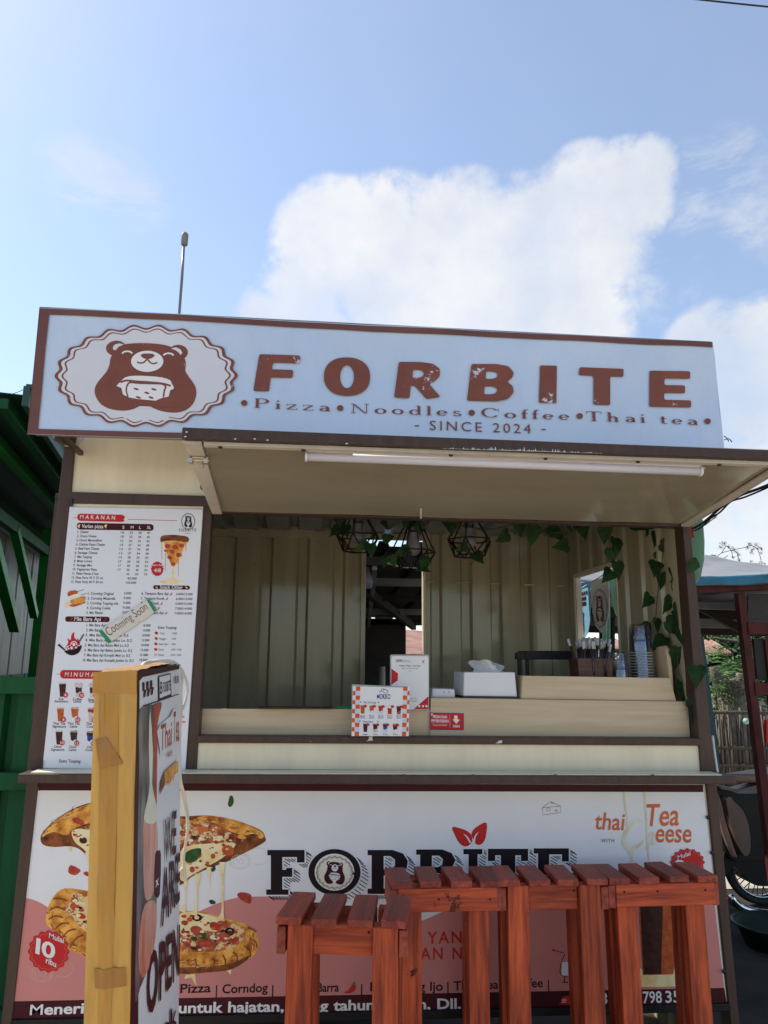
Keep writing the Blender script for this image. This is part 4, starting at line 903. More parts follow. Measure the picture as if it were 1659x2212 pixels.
# slab letters with hatched shade
SLAB = {
 'F': [[(0, 0), (0, .12), (.12, .12), (.12, .88), (.03, .88), (.03, 1), (1, 1), (1, .72), (.80, .72), (.80, .84), (.42, .84), (.42, .56), (.52, .56), (.52, .60), (.68, .60), (.68, .40), (.42, .40), (.42, .12), (.58, .12), (.58, 0)]],
 'R': [[(0, 0), (0, .12), (.10, .12), (.10, .88), (0, .88), (0, 1), (.62, 1), (.88, .92), (1, .75), (.97, .58), (.82, .46), (.90, .12), (1, .12), (1, 0), (.66, 0), (.56, .42), (.40, .42), (.40, .12), (.50, .12), (.50, 0)], [(.40, .56), (.40, .86), (.56, .86), (.68, .78), (.68, .64), (.58, .56)]],
 'B': [[(0, 0), (0, .12), (.10, .12), (.10, .88), (0, .88), (0, 1), (.66, 1), (.90, .92), (1, .76), (.92, .60), (.80, .53), (.96, .42), (1, .25), (.90, .07), (.66, 0)], [(.40, .60), (.40, .86), (.58, .86), (.68, .78), (.66, .65), (.56, .60)], [(.40, .14), (.40, .46), (.58, .46), (.70, .38), (.70, .22), (.58, .14)]],
 'I': [[(0, 0), (0, .12), (.27, .12), (.27, .88), (0, .88), (0, 1), (1, 1), (1, .88), (.75, .88), (.75, .12), (1, .12), (1, 0)]],
 'T': [[(.18, 0), (.18, .12), (.32, .12), (.32, .85), (.18, .85), (.18, .72), (0, .72), (0, 1), (1, 1), (1, .72), (.82, .72), (.82, .85), (.68, .85), (.68, .12), (.82, .12), (.82, 0)]],
 'E': [[(0, 0), (0, .12), (.12, .12), (.12, .88), (0, .88), (0, 1), (1, 1), (1, .70), (.80, .70), (.80, .86), (.44, .86), (.44, .57), (.72, .57), (.72, .42), (.44, .42), (.44, .14), (.80, .14), (.80, .32), (1, .32), (1, 0)]],
}
def slab_letter(ch, x0, x1, y0, y1, sl):
    mb = MB()
    def mp(p): return (x0+p[0]*(x1-x0), y1-p[1]*(y1-y0)+sl*(p[0]-.5))
    loops = [[mp(p) for p in l] for l in SLAB[ch]] if ch != 'O' else [ell((x0+x1)/2, (y0+y1)/2, (x1-x0)/2, (y1-y0)/2, 40), ell((x0+x1)/2, (y0+y1)/2, (x1-x0)*.38, (y1-y0)*.40, 40)]
    mb.poly([[bp(p, 6) for p in l] for l in loops], 'print_black')
    for l in loops:                                 # white gap round the letter
        N = len(l)
        for i in range(N): mb.poly([[bp(p, 5+i*.002) for p in line([l[i], l[(i+1) % N]], 6)]], 'print_white')
    ox, oy = 17, 11                                 # hatching down to the right
    N = len(loops[0]); cnt = 0
    for l in loops[:1]+(loops[1:] if ch != 'O' else []):
        pl_ = dens(l, 3.2)
        for i, p in enumerate(pl_):
            if i % 2 == 0 and cnt < 220:
                mb.poly([[bp(q, 3+cnt*.004) for q in line([p, (p[0]+ox, p[1]+oy)], 1.7)]], 'print_black'); cnt += 1
    if ch == 'O':
        uvpoly(mb, bp, ell((x0+x1)/2, (y0+y1)/2, (x1-x0)*.385, (y1-y0)*.405, 40), 'print_cream', 5)
    mb.build('letter', ban)
for a in (('F', 575, 658, 1836, 1933, 0), ('O', 666, 779, 1834, 1934, 0), ('R', 794, 881, 1836, 1931, 0), ('B', 899, 984, 1835, 1930, 0), ('I', 1001, 1042, 1834, 1929, 0), ('T', 1054, 1141, 1833.5, 1928, 0), ('E', 1153, 1229, 1832.5, 1927, 0)): slab_letter(*a)
m_ = MB(); emblem(m_, bp, lambda x, y: zC(553+(x-631)*.31, 708+(y-376)*.50), 6, True, 'print_maroon', 'print_cream', 'print_white', 20, 1.0); m_.build('emblem', ban)
m_ = MB()
uvpoly(m_, bp, [zC(*p) for p in smoothp([(1330, 407), (1400, 420), (1445, 445), (1462, 480), (1460, 505), (1440, 528), (1410, 535), (1375, 510), (1350, 465)], 3)], 'print_red', 2)
uvpoly(m_, bp, [zC(*p) for p in smoothp([(1558, 379), (1500, 400), (1465, 432), (1458, 465), (1480, 500), (1488, 520), (1520, 522), (1550, 480)], 3)], 'print_red', 3)
uvpoly(m_, bp, [zC(*p) for p in line(smoothp([(1405, 452), (1430, 475), (1450, 510)], 3, False), [1, 4, 7, 9, 10, 11, 12])], 'print_white', 4)
uvpoly(m_, bp, [zC(*p) for p in line(smoothp([(1503, 440), (1482, 470), (1474, 512)], 3, False), [1, 4, 7, 9, 10, 11, 12])], 'print_white', 4)
m_.build('leaf_mark', ban)
# tea and cheese script on the right
m_ = MB()
for S, a, b, cp_ in (('thai', zR(668, 362), zR(836, 368), 36), ('Tea', zR(955, 345), zR(1150, 340), 46), ('eese', zR(1015, 436), zR(1220, 438), 41)): BT(m_, S, a, b, cp_, 'print_orange', k=3, bold=1, slant=.18)
m_.build('lettering', ban)
m_ = MB(); BT(m_, 'WITH', zR(708, 438), zR(783, 438), 7.5, 'print_grey', k=3, space=.1)
m_.build('lettering', ban)
m_ = MB()
for pts, w in (([(838, 150), (846, 240), (856, 300), (850, 345)], [14, 9, 8, 8]), ([(955, 150), (962, 250), (968, 340), (975, 470), (985, 575)], [16, 10, 9, 9, 3]), ([(945, 325), (920, 312), (880, 335), (848, 385), (836, 430), (850, 465), (890, 470), (930, 450), (948, 425)], [6, 12, 18, 20, 20, 22, 24, 14, 5]), ([(870, 470), (882, 520), (884, 575)], [40, 14, 6]),
                ([(972, 480), (990, 395), (1005, 385), (1010, 410), (1000, 440), (1012, 452)], [16, 14, 12, 13, 11, 8])):
    n = 4; ws = []
    for i in range(len(w)-1): ws += [w[i]+(w[i+1]-w[i])*j/n for j in range(n)]
    ws.append(w[-1]); k = 4+len(m_.f)*.003
    uvpoly(m_, bp, [zR(*p) for p in line(smoothp(pts, n, False), ws)], 'print_drip', k)
m_.build('cheese_drip', ban)
m_ = MB()
for l in ([(375, 240), (420, 205), (478, 232), (478, 268), (376, 282), (375, 240)], [(375, 240), (478, 232)], ell(408, 250, 10, 9, 10)+[(418, 250)], ell(452, 258, 7, 7, 10)+[(459, 258)], ell(430, 214, 8, 5, 10)+[(438, 214)]):
    uvpoly(m_, bp, [zR(*p) for p in line(l, 2.2)], 'print_grey', 2+len(m_.f)*.002)
m_.build('cheese_sketch', ban)
def badge(cx, cy, rx, ry, big, l1, q1, lb, qb, l2, q2):
    mb = MB(); uvpoly(mb, bp, scal(cx, cy, rx, ry, 16, .05, 6), 'print_red', 7)
    o = scal(cx, cy, rx*.88, ry*.88, 16, .05, 6); i_ = scal(cx, cy, rx*.865, ry*.865, 16, .05, 6); N = len(o); mb.add([bp(p, 8) for p in o+i_], [[j, (j+1) % N, (j+1) % N+N, j+N] for j in range(N)], 'print_pink')
    BT(mb, l1, *q1, k=9, m='print_white', bold=1); BT(mb, lb, *qb, k=9, m='print_white', bold=2, space=-.12); BT(mb, l2, *q2, k=9, m='print_white', bold=1); mb.build('price_badge', ban)
badge(*zL(292, 1118), 43, 44, 0, 'Mulai', (zL(294, 1035), zL(382, 1068), 11), '10', (zL(212, 1125), zL(328, 1165), 31), 'ribu', (zL(275, 1185), zL(336, 1212), 12))
badge(*zR(1200, 552), 36, 29, 0, 'Mulai', (zR(1145, 537), zR(1218, 510), 9), '8', (zR(1128, 608), zR(1192, 612), 26), 'ribu', (zR(1205, 622), zR(1280, 612), 9))
# pizza picture: slice above, whole pizza below
def ZL(pts): return [zL(*p) for p in pts]
m_ = MB()
uvpoly(m_, bp, ZL(smoothp([(243, 440), (262, 395), (330, 330), (420, 270), (520, 230), (640, 215), (800, 220), (950, 260), (1080, 305), (1235, 300), (1400, 325), (1560, 385), (1592, 430), (1590, 460), (1500, 510), (1430, 545), (1360, 580), (1250, 620), (1150, 670), (1080, 720), (900, 720), (640, 640), (540, 560), (480, 505), (420, 485), (330, 490), (262, 478)], 3)), 'print_crust_dark', 2)
for pts, m, k in (([(250, 425), (275, 390), (350, 320), (450, 262), (540, 232), (640, 222), (800, 226), (900, 280), (800, 330), (640, 330), (520, 350), (440, 385), (400, 420), (330, 400), (290, 410)], 'print_crust', 3),
                  ([(1085, 320), (1150, 330), (1235, 300), (1400, 325), (1550, 385), (1586, 425), (1560, 440), (1530, 410), (1460, 420), (1370, 390), (1280, 345), (1180, 350), (1090, 370)], 'print_crust', 3),
                  ([(420, 395), (520, 360), (700, 340), (900, 330), (1100, 345), (1270, 350), (1380, 400), (1460, 440), (1420, 480), (1300, 470), (1150, 500), (900, 520), (650, 540), (520, 500), (450, 430)], 'print_topping', 4),
                  ([(430, 400), (470, 380), (520, 385), (600, 400), (640, 470), (620, 560), (560, 560), (500, 500), (450, 460)], 'print_cheese', 5),
                  ([(1082, 520), (1150, 480), (1230, 470), (1330, 465), (1410, 465), (1400, 500), (1330, 560), (1240, 610), (1150, 660), (1085, 690)], 'print_cheese', 5)):
    uvpoly(m_, bp, ZL(smoothp(pts, 3)), m, k)
for x, y, rx, ry, m, ro in ((1220, 392, 34, 20, 'print_orange', -.5), (1310, 440, 32, 17, 'print_cheese', -.3), (1185, 362, 34, 11, 'print_tea', .1), (1370, 510, 38, 32, 'print_tea', .4), (1128, 400, 26, 12, 'print_pepperoni', .2), (1450, 430, 30, 12, 'print_crust', .2), (1128, 580, 30, 12, 'print_crust', .5), (1280, 545, 14, 16, 'print_tea', 0), (500, 450, 24, 20, 'print_cola', .2), (470, 335, 40, 18, 'print_pepperoni', .4), (1155, 625, 16, 18, 'print_pepperoni', 0), (1400, 375, 24, 10, 'print_orange', .2)):
    uvpoly(m_, bp, ZL(ell(x, y, rx, ry, 14, rot=ro)), m, 6+len(m_.f)*.0004)
uvpoly(m_, bp, ZL(smoothp([(1110, 530), (1150, 505), (1205, 498), (1205, 535), (1175, 575), (1130, 585), (1108, 560)], 3)), 'print_leaf', 8)
m_.build('pizza_slice_picture', ban)
m_ = MB()
for pts, w in (([(1114, 690), (1116, 760), (1112, 830), (1095, 880)], [24, 7, 9, 44]), ([(1190, 650), (1186, 740), (1182, 830), (1165, 900)], [40, 9, 8, 40]), ([(1255, 610), (1258, 680), (1260, 740)], [30, 8, 2]), ([(1335, 580), (1337, 680), (1338, 800), (1336, 880), (1325, 930)], [36, 14, 12, 14, 52]), ([(520, 520), (540, 600), (560, 700)], [20, 8, 4]), ([(420, 485), (422, 520)], [20, 8])):
    n = 3; ws = []
    for i in range(len(w)-1): ws += [w[i]+(w[i+1]-w[i])*j/n for j in range(n)]
    ws.append(w[-1]); uvpoly(m_, bp, ZL(line(smoothp(pts, n, False), ws)), 'print_cheese', 9)
m_.build('melted_cheese', ban)
m_ = MB()
uvpoly(m_, bp, ZL(smoothp([(275, 920), (285, 860), (320, 790), (370, 745), (440, 740), (560, 760), (800, 800), (1090, 870), (1220, 880), (1360, 920), (1480, 955), (1540, 1010), (1552, 1060), (1530, 1130), (1470, 1175), (1380, 1225), (1250, 1240), (1100, 1250), (900, 1235), (700, 1200), (540, 1150), (440, 1120), (390, 1060), (330, 1000), (285, 960)], 3)), 'print_crust', 2)
uvpoly(m_, bp, ZL(smoothp([(1080, 1150), (1250, 1155), (1420, 1120), (1550, 1060), (1535, 1130), (1470, 1180), (1380, 1228), (1250, 1243), (1085, 1252)], 3)), 'print_crust', 3)
uvpoly(m_, bp, ZL(smoothp([(1080, 1215), (1250, 1210), (1400, 1185), (1500, 1140), (1470, 1180), (1380, 1228), (1250, 1243), (1085, 1252)], 3)), 'print_crust_dark', 4)
uvpoly(m_, bp, ZL(smoothp([(430, 800), (440, 765), (560, 790), (800, 830), (1090, 890), (1220, 895), (1350, 930), (1450, 970), (1470, 1010), (1440, 1070), (1350, 1110), (1200, 1120), (1000, 1110), (700, 1060), (520, 1000), (440, 920), (370, 860), (410, 840)], 3)), 'print_topping', 5)
uvpoly(m_, bp, ZL(smoothp([(1082, 890), (1200, 885), (1330, 925), (1290, 960), (1300, 1000), (1200, 990), (1150, 1020), (1085, 1010)], 3)), 'print_cheese', 6)
for x, y, rx, ry, m, ro in ((1184, 914, 31, 22, 'print_black', .1), (1182, 914, 15, 11, 'print_cheese', .1), (1380, 998, 31, 24, 'print_black', .1), (1382, 996, 12, 10, 'print_cheese', 0), (1180, 990, 38, 26, 'print_pepperoni', .2), (1290, 965, 32, 24, 'print_chilli', .4), (1340, 1030, 38, 22, 'print_pepperoni', -.3), (1215, 1020, 26, 24, 'print_leaf', .3), (1165, 1040, 22, 14, 'print_leaf', .2), (1340, 955, 36, 18, 'print_pepperoni', .4), (1290, 1035, 30, 12, 'print_cream', .1), (1110, 945, 22, 14, 'print_pepperoni', 0), (1140, 925, 18, 14, 'print_tea', 0), (1120, 1055, 34, 18, 'print_pepperoni', 0), (1240, 1075, 46, 18, 'print_pepperoni', 0), (1400, 1050, 26, 16, 'print_chilli', 0), (450, 850, 30, 22, 'print_pepperoni', .3), (490, 905, 26, 16, 'print_chilli', .3), (480, 860, 18, 12, 'print_black', 0), (500, 830, 14, 10, 'print_cheese', 0)):
    uvpoly(m_, bp, ZL(ell(x, y, rx, ry, 16, rot=ro)), m, 7+len(m_.f)*.0004)
for pts in ([(300, 870), (340, 850), (375, 862)], [(292, 925), (335, 905), (378, 915)], [(330, 985), (370, 950), (415, 950)], [(372, 1040), (410, 995), (455, 985)], [(420, 1095), (455, 1040), (500, 1020)], [(318, 800), (365, 800), (405, 815)], [(1280, 1150), (1290, 1185), (1275, 1215)], [(1400, 1120), (1425, 1150), (1420, 1195)], [(1465, 1085), (1500, 1110), (1505, 1150)], [(1500, 1040), (1535, 1060), (1545, 1095)], [(1170, 1160), (1180, 1195), (1170, 1220)], [(1340, 1140), (1355, 1175), (1350, 1205)], [(1490, 975), (1515, 985), (1540, 1000)]):
    uvpoly(m_, bp, ZL(line(smoothp(pts, 3, False), 7)), 'print_crust_dark', 9)
for pts, w in (([(1120, 1250), (1160, 1265), (1178, 1320)], [70, 30, 4]), ([(1375, 1225), (1385, 1255)], [30, 4])): uvpoly(m_, bp, ZL(line(pts, w)), 'print_cheese', 2)
m_.build('pizza_picture', ban)
for nm, pts, m in (('basil_leaf', [(1372, 215), (1382, 182), (1398, 185), (1405, 215), (1396, 240), (1380, 250), (1370, 238)], 'print_leaf'), ('basil_leaf', [(1255, 815), (1272, 806), (1296, 820), (1292, 832), (1268, 834)], 'print_leaf'), ('basil_leaf', [(1268, 625), (1290, 600), (1296, 625), (1278, 640)], 'print_leaf'),
                   ('tomato_piece', [(410, 628), (425, 598), (482, 625), (475, 645), (450, 660), (415, 648)], 'print_pepperoni'), ('tomato_piece', [(1424, 778), (1445, 762), (1500, 770), (1512, 798), (1500, 832), (1450, 808)], 'print_pepperoni'), ('tomato_piece', [(500, 650), (518, 636), (540, 650), (530, 668)], 'print_pepperoni')):
    m_ = MB(); uvpoly(m_, bp, ZL(smoothp(pts, 2)), m, 2); m_.build(nm, ban)
m_ = MB()
for cx, cy, s in ((1440, 575, 1), (250, 1250, 1.05)):
    for l in (ell(cx, cy, 64*s, 48*s, 24), ell(cx, cy, 54*s, 38*s, 24), ell(cx+115*s, cy-30*s, 66*s, 50*s, 24, -130, 120), ell(cx-25, cy+2, 14, 18, 8), ell(cx+12, cy+2, 14, 16, 8)):
        uvpoly(m_, bp, ZL(line(l+[l[0]] if len(l) in (24, 8) else l, 2.0)), 'print_milk', 2+len(m_.f)*.0008)
m_.build('tomato_sketch', ban)
# scattered toppings on both pizzas
def scatter(nm, region, n, sd_, k):
    random.seed(sd_); mb = MB(); xs = [p[0] for p in region]; ys = [p[1] for p in region]
    def inside(x, y):
        c_ = False
        for i in range(len(region)):
            (x1, y1), (x2, y2) = region[i-1], region[i]
            if (y1 > y) != (y2 > y) and x < (x2-x1)*(y-y1)/(y2-y1)+x1: c_ = not c_
        return c_
    t = 0
    while t < n:
        x, y = random.uniform(min(xs), max(xs)), random.uniform(min(ys), max(ys))
        if not inside(x, y): continue
        s = random.uniform(5, 17); m = random.choice(['print_cheese', 'print_cheese', 'print_cream', 'print_pepperoni', 'print_chilli', 'print_topping', 'print_cola', 'print_orange', 'print_leaf'])
        if m == 'print_leaf': s *= .6
        mb.poly([[bp(p, k+t*.004) for p in ZL([(x+s*random.uniform(.7, 1.25)*math.cos(a), y+s*.62*random.uniform(.7, 1.25)*math.sin(a)) for a in [i*.785 for i in range(8)]])]], m); t += 1
    mb.build(nm, ban)
scatter('toppings', [(430, 400), (520, 365), (700, 345), (900, 335), (1100, 350), (1270, 355), (1380, 405), (1450, 440), (1410, 470), (1250, 460), (1100, 480), (900, 510), (650, 530), (480, 490)], 150, 5, 6.5)
scatter('toppings', [(440, 780), (560, 800), (800, 840), (1090, 900), (1220, 905), (1350, 940), (1450, 985), (1440, 1050), (1350, 1095), (1200, 1110), (1000, 1095), (700, 1045), (520, 985), (420, 880)], 190, 6, 6.9)
def strokes(nm, paths, sd_, k):
    random.seed(sd_); mb = MB(); t = 0
    for pts, w, n in paths:
        sp2 = smoothp(pts, 6, False)
        for i in range(n):
            j = random.randrange(len(sp2)-1); (x, y), (x2, y2) = sp2[j], sp2[j+1]; dx, dy = x2-x, y2-y; l = math.hypot(dx, dy) or 1; o = random.uniform(-w, w)
            px, py = x-dy/l*o, y+dx/l*o; s = random.uniform(6, 22); th = random.uniform(1.5, 5); ang = random.gauss(0, .5); ux, uy = (dx*math.cos(ang)-dy*math.sin(ang))/l, (dx*math.sin(ang)+dy*math.cos(ang))/l
            up_ = -o*(1 if dx > 0 else -1) 
            m = random.choice(['print_crust_dark', 'print_crust_dark', 'print_tea', 'print_crust', 'print_cheese']) 
            uvpoly(mb, bp, ZL(line([(px-ux*s, py-uy*s), (px, py), (px+ux*s, py+uy*s)], [1, th, 1])), m, k+t*.003); t += 1
    mb.build(nm, ban)
strokes('crust_marks', [([(255, 430), (330, 350), (440, 280), (530, 245)], 20, 50), ([(1090, 340), (1235, 325), (1400, 355), (1560, 420)], 13, 60)], 8, 6.3)
strokes('crust_marks', [([(310, 860), (300, 930), (350, 1010), (430, 1090), (520, 1130)], 22, 70), ([(1090, 1185), (1250, 1190), (1400, 1160), (1510, 1090), (1510, 1010)], 22, 110)], 9, 6.4)
scatter('cheese_fleck', [(1090, 540), (1230, 480), (1400, 475), (1320, 560), (1150, 650)], 26, 7, 6.2)
# tall glass of tea and the little sketch between the stool legs
m_ = MB()
uvpoly(m_, bp, [zR(*p) for p in smoothp([(770, 1080), (800, 1060), (860, 1100), (1000, 1190), (1150, 1150), (1215, 1180), (1222, 1240), (1100, 1260), (900, 1260), (790, 1250)], 3)], 'print_cheese', 2)
uvpoly(m_, bp, [zR(920, 790), zR(1150, 790), zR(1120, 1190), zR(945, 1195)], 'print_tea', 3); uvpoly(m_, bp, [zR(930, 800), zR(1060, 800), zR(1050, 1190), zR(950, 1190)], 'print_cola', 4)
for x in (1142, 1152, 1160): uvpoly(m_, bp, [zR(*p) for p in line([(x, 800), (x+6, 900), (x+4, 960), (x+14, 1090)], 2)], 'print_milk', 5)
uvpoly(m_, bp, [zR(*p) for p in line(smoothp([(1150, 1085), (1175, 1100), (1150, 1115), (1210, 1125), (1160, 1140), (1215, 1150)], 3, False), 9)], 'print_crust_dark', 5)
m_.build('tea_picture', ban)
m_ = MB()
for l in (line([(435, 1052), (470, 1062), (495, 1066)], 4), line(smoothp([(500, 1075), (480, 1130), (474, 1180), (490, 1200), (520, 1205)], 3, False), 4), line([(486, 1236), (520, 1236)], 5), line([(500, 1205), (498, 1236)], 5)): uvpoly(m_, bp, [zR(*p) for p in l], 'print_black', 3+len(m_.f)*.002)
uvpoly(m_, bp, [zR(*p) for p in ell(436, 1052, 7, 7, 10)], 'print_red', 5); uvpoly(m_, bp, [zR(484, 1120), zR(520, 1120), zR(520, 1198), zR(482, 1195)], 'print_white', 2)
m_.build('sketch', ban)
# ================================================================ cardboard-backed standing sign box
Y1, Y2 = -1.06, -.60
A_ = at(205, 1453, Y1); B_ = at(297, 1449, Y1); A0 = at(180.7, 2212, Y1); B0 = at(280.5, 2212, Y1)
C_ = at(391.5, 1437, Y2); C0 = at(385.7, 2212, Y2)
def ext(t, b): return b + (b-t)*(b.z/(t.z-b.z))      # run the edge on down to the ground
A0, B0, C0 = ext(A_, A0), ext(B_, B0), ext(C_, C0)
D_ = A_ + (C_-B_); D0 = A0 + (C0-B0)
sbox = thing('standing_sign', 'tall standing sign box with taped cardboard edge and printed face in front of menu', 'sign', (B0+D0)/2)
def bil(P00, P10, P11, P01, a, b): return P00.lerp(P10, a).lerp(P01.lerp(P11, a), b)
ty = Vector((0, 1, 0))
def tanface(a, b):
    p = bil(A0, B0, B_, A_, a, b); e = min(1, 14*min(a, 1-a, b*3, (1-b)*3)+.0)
    return p + Vector((0, -.007*e*(noise.noise(Vector((a*3, b*9, 1)))+.5*noise.noise(Vector((a*8, b*26, 4)))+.35*abs(noise.noise(Vector((a*9+b*14, b*9, 7))))), 0))
m_ = MB(); m_.sheet(tanface, 24, 160, 'box_board'); m_.build('cardboard_edge', sbox)
m_ = MB(); m_.add([B0, C0, C_, B_], [[0, 1, 2, 3]], 'print_white'); m_.add([C0, D0, D_, C_], [[0, 1, 2, 3]], 'box_board'); m_.add([D0, A0, A_, D_], [[0, 1, 2, 3]], 'print_white'); m_.build('box_side', sbox)
m_ = MB()
def topf(a, b): return bil(A_, B_, C_, D_, a, b) + Vector((0, 0, .004*noise.noise(Vector((a*4, b*9, 2)))+.010*math.sin(math.pi*b)*.6))
m_.sheet(topf, 6, 24, 'box_tape'); m_.build('box_top', sbox)
def tape(pts, m, off, nm='tape'):                   # a strip on the cardboard edge, corners read from the photo
    mb = MB(); q = [Vector(((u-0), v, 0)) for u, v in pts]
    def P(a, b):
        c = q[0].lerp(q[1], a).lerp(q[3].lerp(q[2], a), b); p = at(c.x, c.y, Y1)
        # same ripple as the board under it
        H = A_.z; bb = max(0, min(1, p.z/H)); L_, R__ = A0.lerp(A_, bb), B0.lerp(B_, bb); aa = max(0, min(1, (p.x-L_.x)/(R__.x-L_.x)))
        r = tanface(aa, bb); return Vector((p.x, r.y-off, p.z))
    mb.sheet(P, 16, 140, m); return mb.build(nm, sbox)
zk = lambda x, y: zK(x, y)
tape([zk(100, 128), zk(218, 122), zk(172, 2260), zk(92, 2260)], 'box_tape', .0012)
tape([zk(62, 118), zk(322, 104), zk(321, 242), zk(58, 240)], 'box_tape', .0020)
tape([zk(78, 516), zk(140, 500), zk(243, 660), zk(104, 696)], 'box_tape_dark', .0024)
tape([zk(68, 1884), zk(258, 1868), zk(262, 1980), zk(72, 2000)], 'box_tape_dark', .0024)
fn = (C0-B0).cross(B_-B0).normalized(); fn = fn if fn.x > 0 else -fn
fp = Plane(B0+fn*.0006, fn, .00025)
FK = lambda pts: [zk(*p) for p in pts]
def fpoly(nm, items):
    mb = MB()
    for j, (pts, m, k) in enumerate(items): uvpoly(mb, fp, FK(pts), m, k+j*.01)
    return mb.build(nm, sbox)
fpoly('sign_border', [([(326, 106), (574, 74), (574, 98), (358, 146), (338, 168), (338, 330), (330, 2240), (281, 2240)], 'print_maroon', 1)])
fpoly('photo_print', [(smoothp([(338, 338), (420, 310), (466, 294), (466, 330), (446, 420), (442, 560), (440, 800), (438, 1000), (446, 1200), (440, 1400), (438, 1560), (420, 1720), (395, 1860), (340, 2000), (312, 2080), (316, 1700), (330, 1000), (336, 600)], 2), 'photo_dark', 1.2),
                      ([(420, 320), (466, 296), (446, 420), (442, 700), (440, 900), (424, 900), (424, 700), (420, 500)], 'print_pepperoni', 2),
                      (smoothp([(400, 340), (418, 600), (412, 780), (436, 900), (440, 1000), (400, 1020), (362, 990), (384, 880), (398, 780), (392, 560)], 2), 'print_cream', 3),
                      (smoothp([(362, 990), (440, 1000), (446, 1180), (430, 1400), (385, 1480), (362, 1400), (360, 1150)], 2), 'photo_peach', 2.6),
                      (smoothp([(390, 1480), (440, 1500), (432, 1700), (400, 1860), (350, 1940), (330, 1800), (350, 1560)], 2), 'photo_peach', 2.8)])
fpoly('header_print', [([(360, 315), (570, 245), (571, 250), (362, 322)], 'print_maroon', 2), ([(452, 140), (524, 122), (528, 262), (454, 286)], 'print_maroon', 2), ([(456, 146), (520, 130), (523, 246), (458, 272)], 'print_white', 3)] +
      [([(x, y), (x+12, y-3), (x+2+10, y+48), (x+2, y+52)], 'print_maroon', 2) for x, y in ((356, 178), (380, 173), (402, 167))] + [([(x, y), (x+12, y-3), (x+4, y+42), (x-6, y+46)], 'print_maroon', 2.2) for x, y in ((368, 222), (390, 216), (412, 208))] +
      [([(x, y), (x+7, y-2), (x+8, y+40), (x+1, y+44)], 'print_maroon', 2) for x, y in ((550, 142), (562, 138))])
def FT(nm, S, a, b, cap, m, **kw):
    mb = MB(); text(mb, fp, S, zk(*a), zk(*b), cap*470/702/1.84448, m, **kw); return mb.build(nm, sbox)
FT('lettering', 'FORBITE', (478, 238), (522, 222), 60, 'print_maroon', k=4, bold=1)
FT('lettering', 'B', (460, 246), (474, 242), 70, 'print_maroon', k=4, bold=1)
m_ = MB(); uvpoly(m_, fp, FK([(442, 470), (460, 430), (520, 380), (540, 336), (574, 336), (574, 520), (500, 560), (474, 580), (466, 622), (452, 540)]), 'print_white', 3); m_.build('lettering', sbox)
FT('lettering', 'Thai', (462, 585), (530, 545), 150, 'print_pepperoni', k=4, bold=1); FT('lettering', 'Tea', (538, 532), (574, 522), 175, 'print_pepperoni', k=4, bold=1)
FT('lettering', 'with', (504, 625), (532, 612), 38, 'print_pepperoni', k=4, bold=1, slant=.2)
fpoly('brush_mark', [([(484, 712), (566, 640), (566, 710), (545, 730), (540, 770), (530, 740), (516, 790), (505, 760), (488, 800)], 'print_crust', 3), ([(466, 770), (484, 720), (486, 790), (460, 846)], 'print_crust_dark', 3.2)])
fpoly('tag_mark', [(smoothp([(430, 1200), (452, 1180), (465, 1200), (458, 1440), (432, 1450), (424, 1400)], 2), 'print_maroon', 3)])
FT('lettering', 'x', (432, 1400), (452, 1380), 60, 'print_white', k=5, bold=1)
FT('lettering', 'WE', (485, 1258), (556, 1182), 255, 'print_maroon', k=3, bold=2, space=.06)
FT('lettering', 'ARE', (470, 1625), (578, 1462), 300, 'print_maroon', k=3, bold=2, space=.06)
FT('lettering', 'OPEN', (382, 2170), (576, 1905), 340, 'print_maroon', k=3, bold=2, space=.06)
FT('lettering', 'ok', (470, 2330), (560, 2200), 130, 'print_maroon', k=3, bold=1)
# white cord looped over the box
cordm = MB()
zc4 = lambda x, y, yy: at(*z4(x, y), yy)
c1 = [zc4(1020, 350, -.72), zc4(1060, 310, -.68), zc4(1130, 292, -.64), zc4(1230, 290, -.61), zc4(1320, 310, -.59), zc4(1380, 370, -.57), zc4(1425, 480, -.56), zc4(1432, 560, -.56), zc4(1412, 650, -.57), zc4(1392, 720, -.58)]
c2 = [zc4(1040, 345, -.70), zc4(1100, 306, -.66), zc4(1200, 296, -.62), zc4(1300, 320, -.60), zc4(1352, 400, -.59), zc4(1368, 520, -.60), zc4(1378, 720, -.59), zc4(1366, 900, -.59)]
kk = lambda x, y, yy: at(*zk(x, y), yy)
c2 += [kk(578, 640, -.59), kk(582, 760, -.58), kk(606, 860, -.57), kk(626, 1000, -.56), kk(615, 1120, -.56), kk(600, 1230, -.56), kk(612, 1340, -.56), kk(622, 1352, -.56)]
c3 = [zc4(1330, 335, -.585), zc4(1385, 420, -.575), zc4(1372, 600, -.575), zc4(1372, 800, -.58), zc4(1362, 1000, -.58), kk(575, 720, -.58), kk(592, 820, -.57), kk(617, 950, -.555), kk(622, 1080, -.555), kk(604, 1180, -.555), kk(598, 1270, -.555), kk(583, 1300, -.56), kk(590, 1325, -.56), kk(618, 1350, -.56)]
for c in (c1, c2, c3): cordm.tube(smoothp(c, 5, False), .0032, 'cord_white', 7)
tag(cordm.build('looped_cable'), 'looped cream power cable hanging over the top of the standing sign box', 'cable')

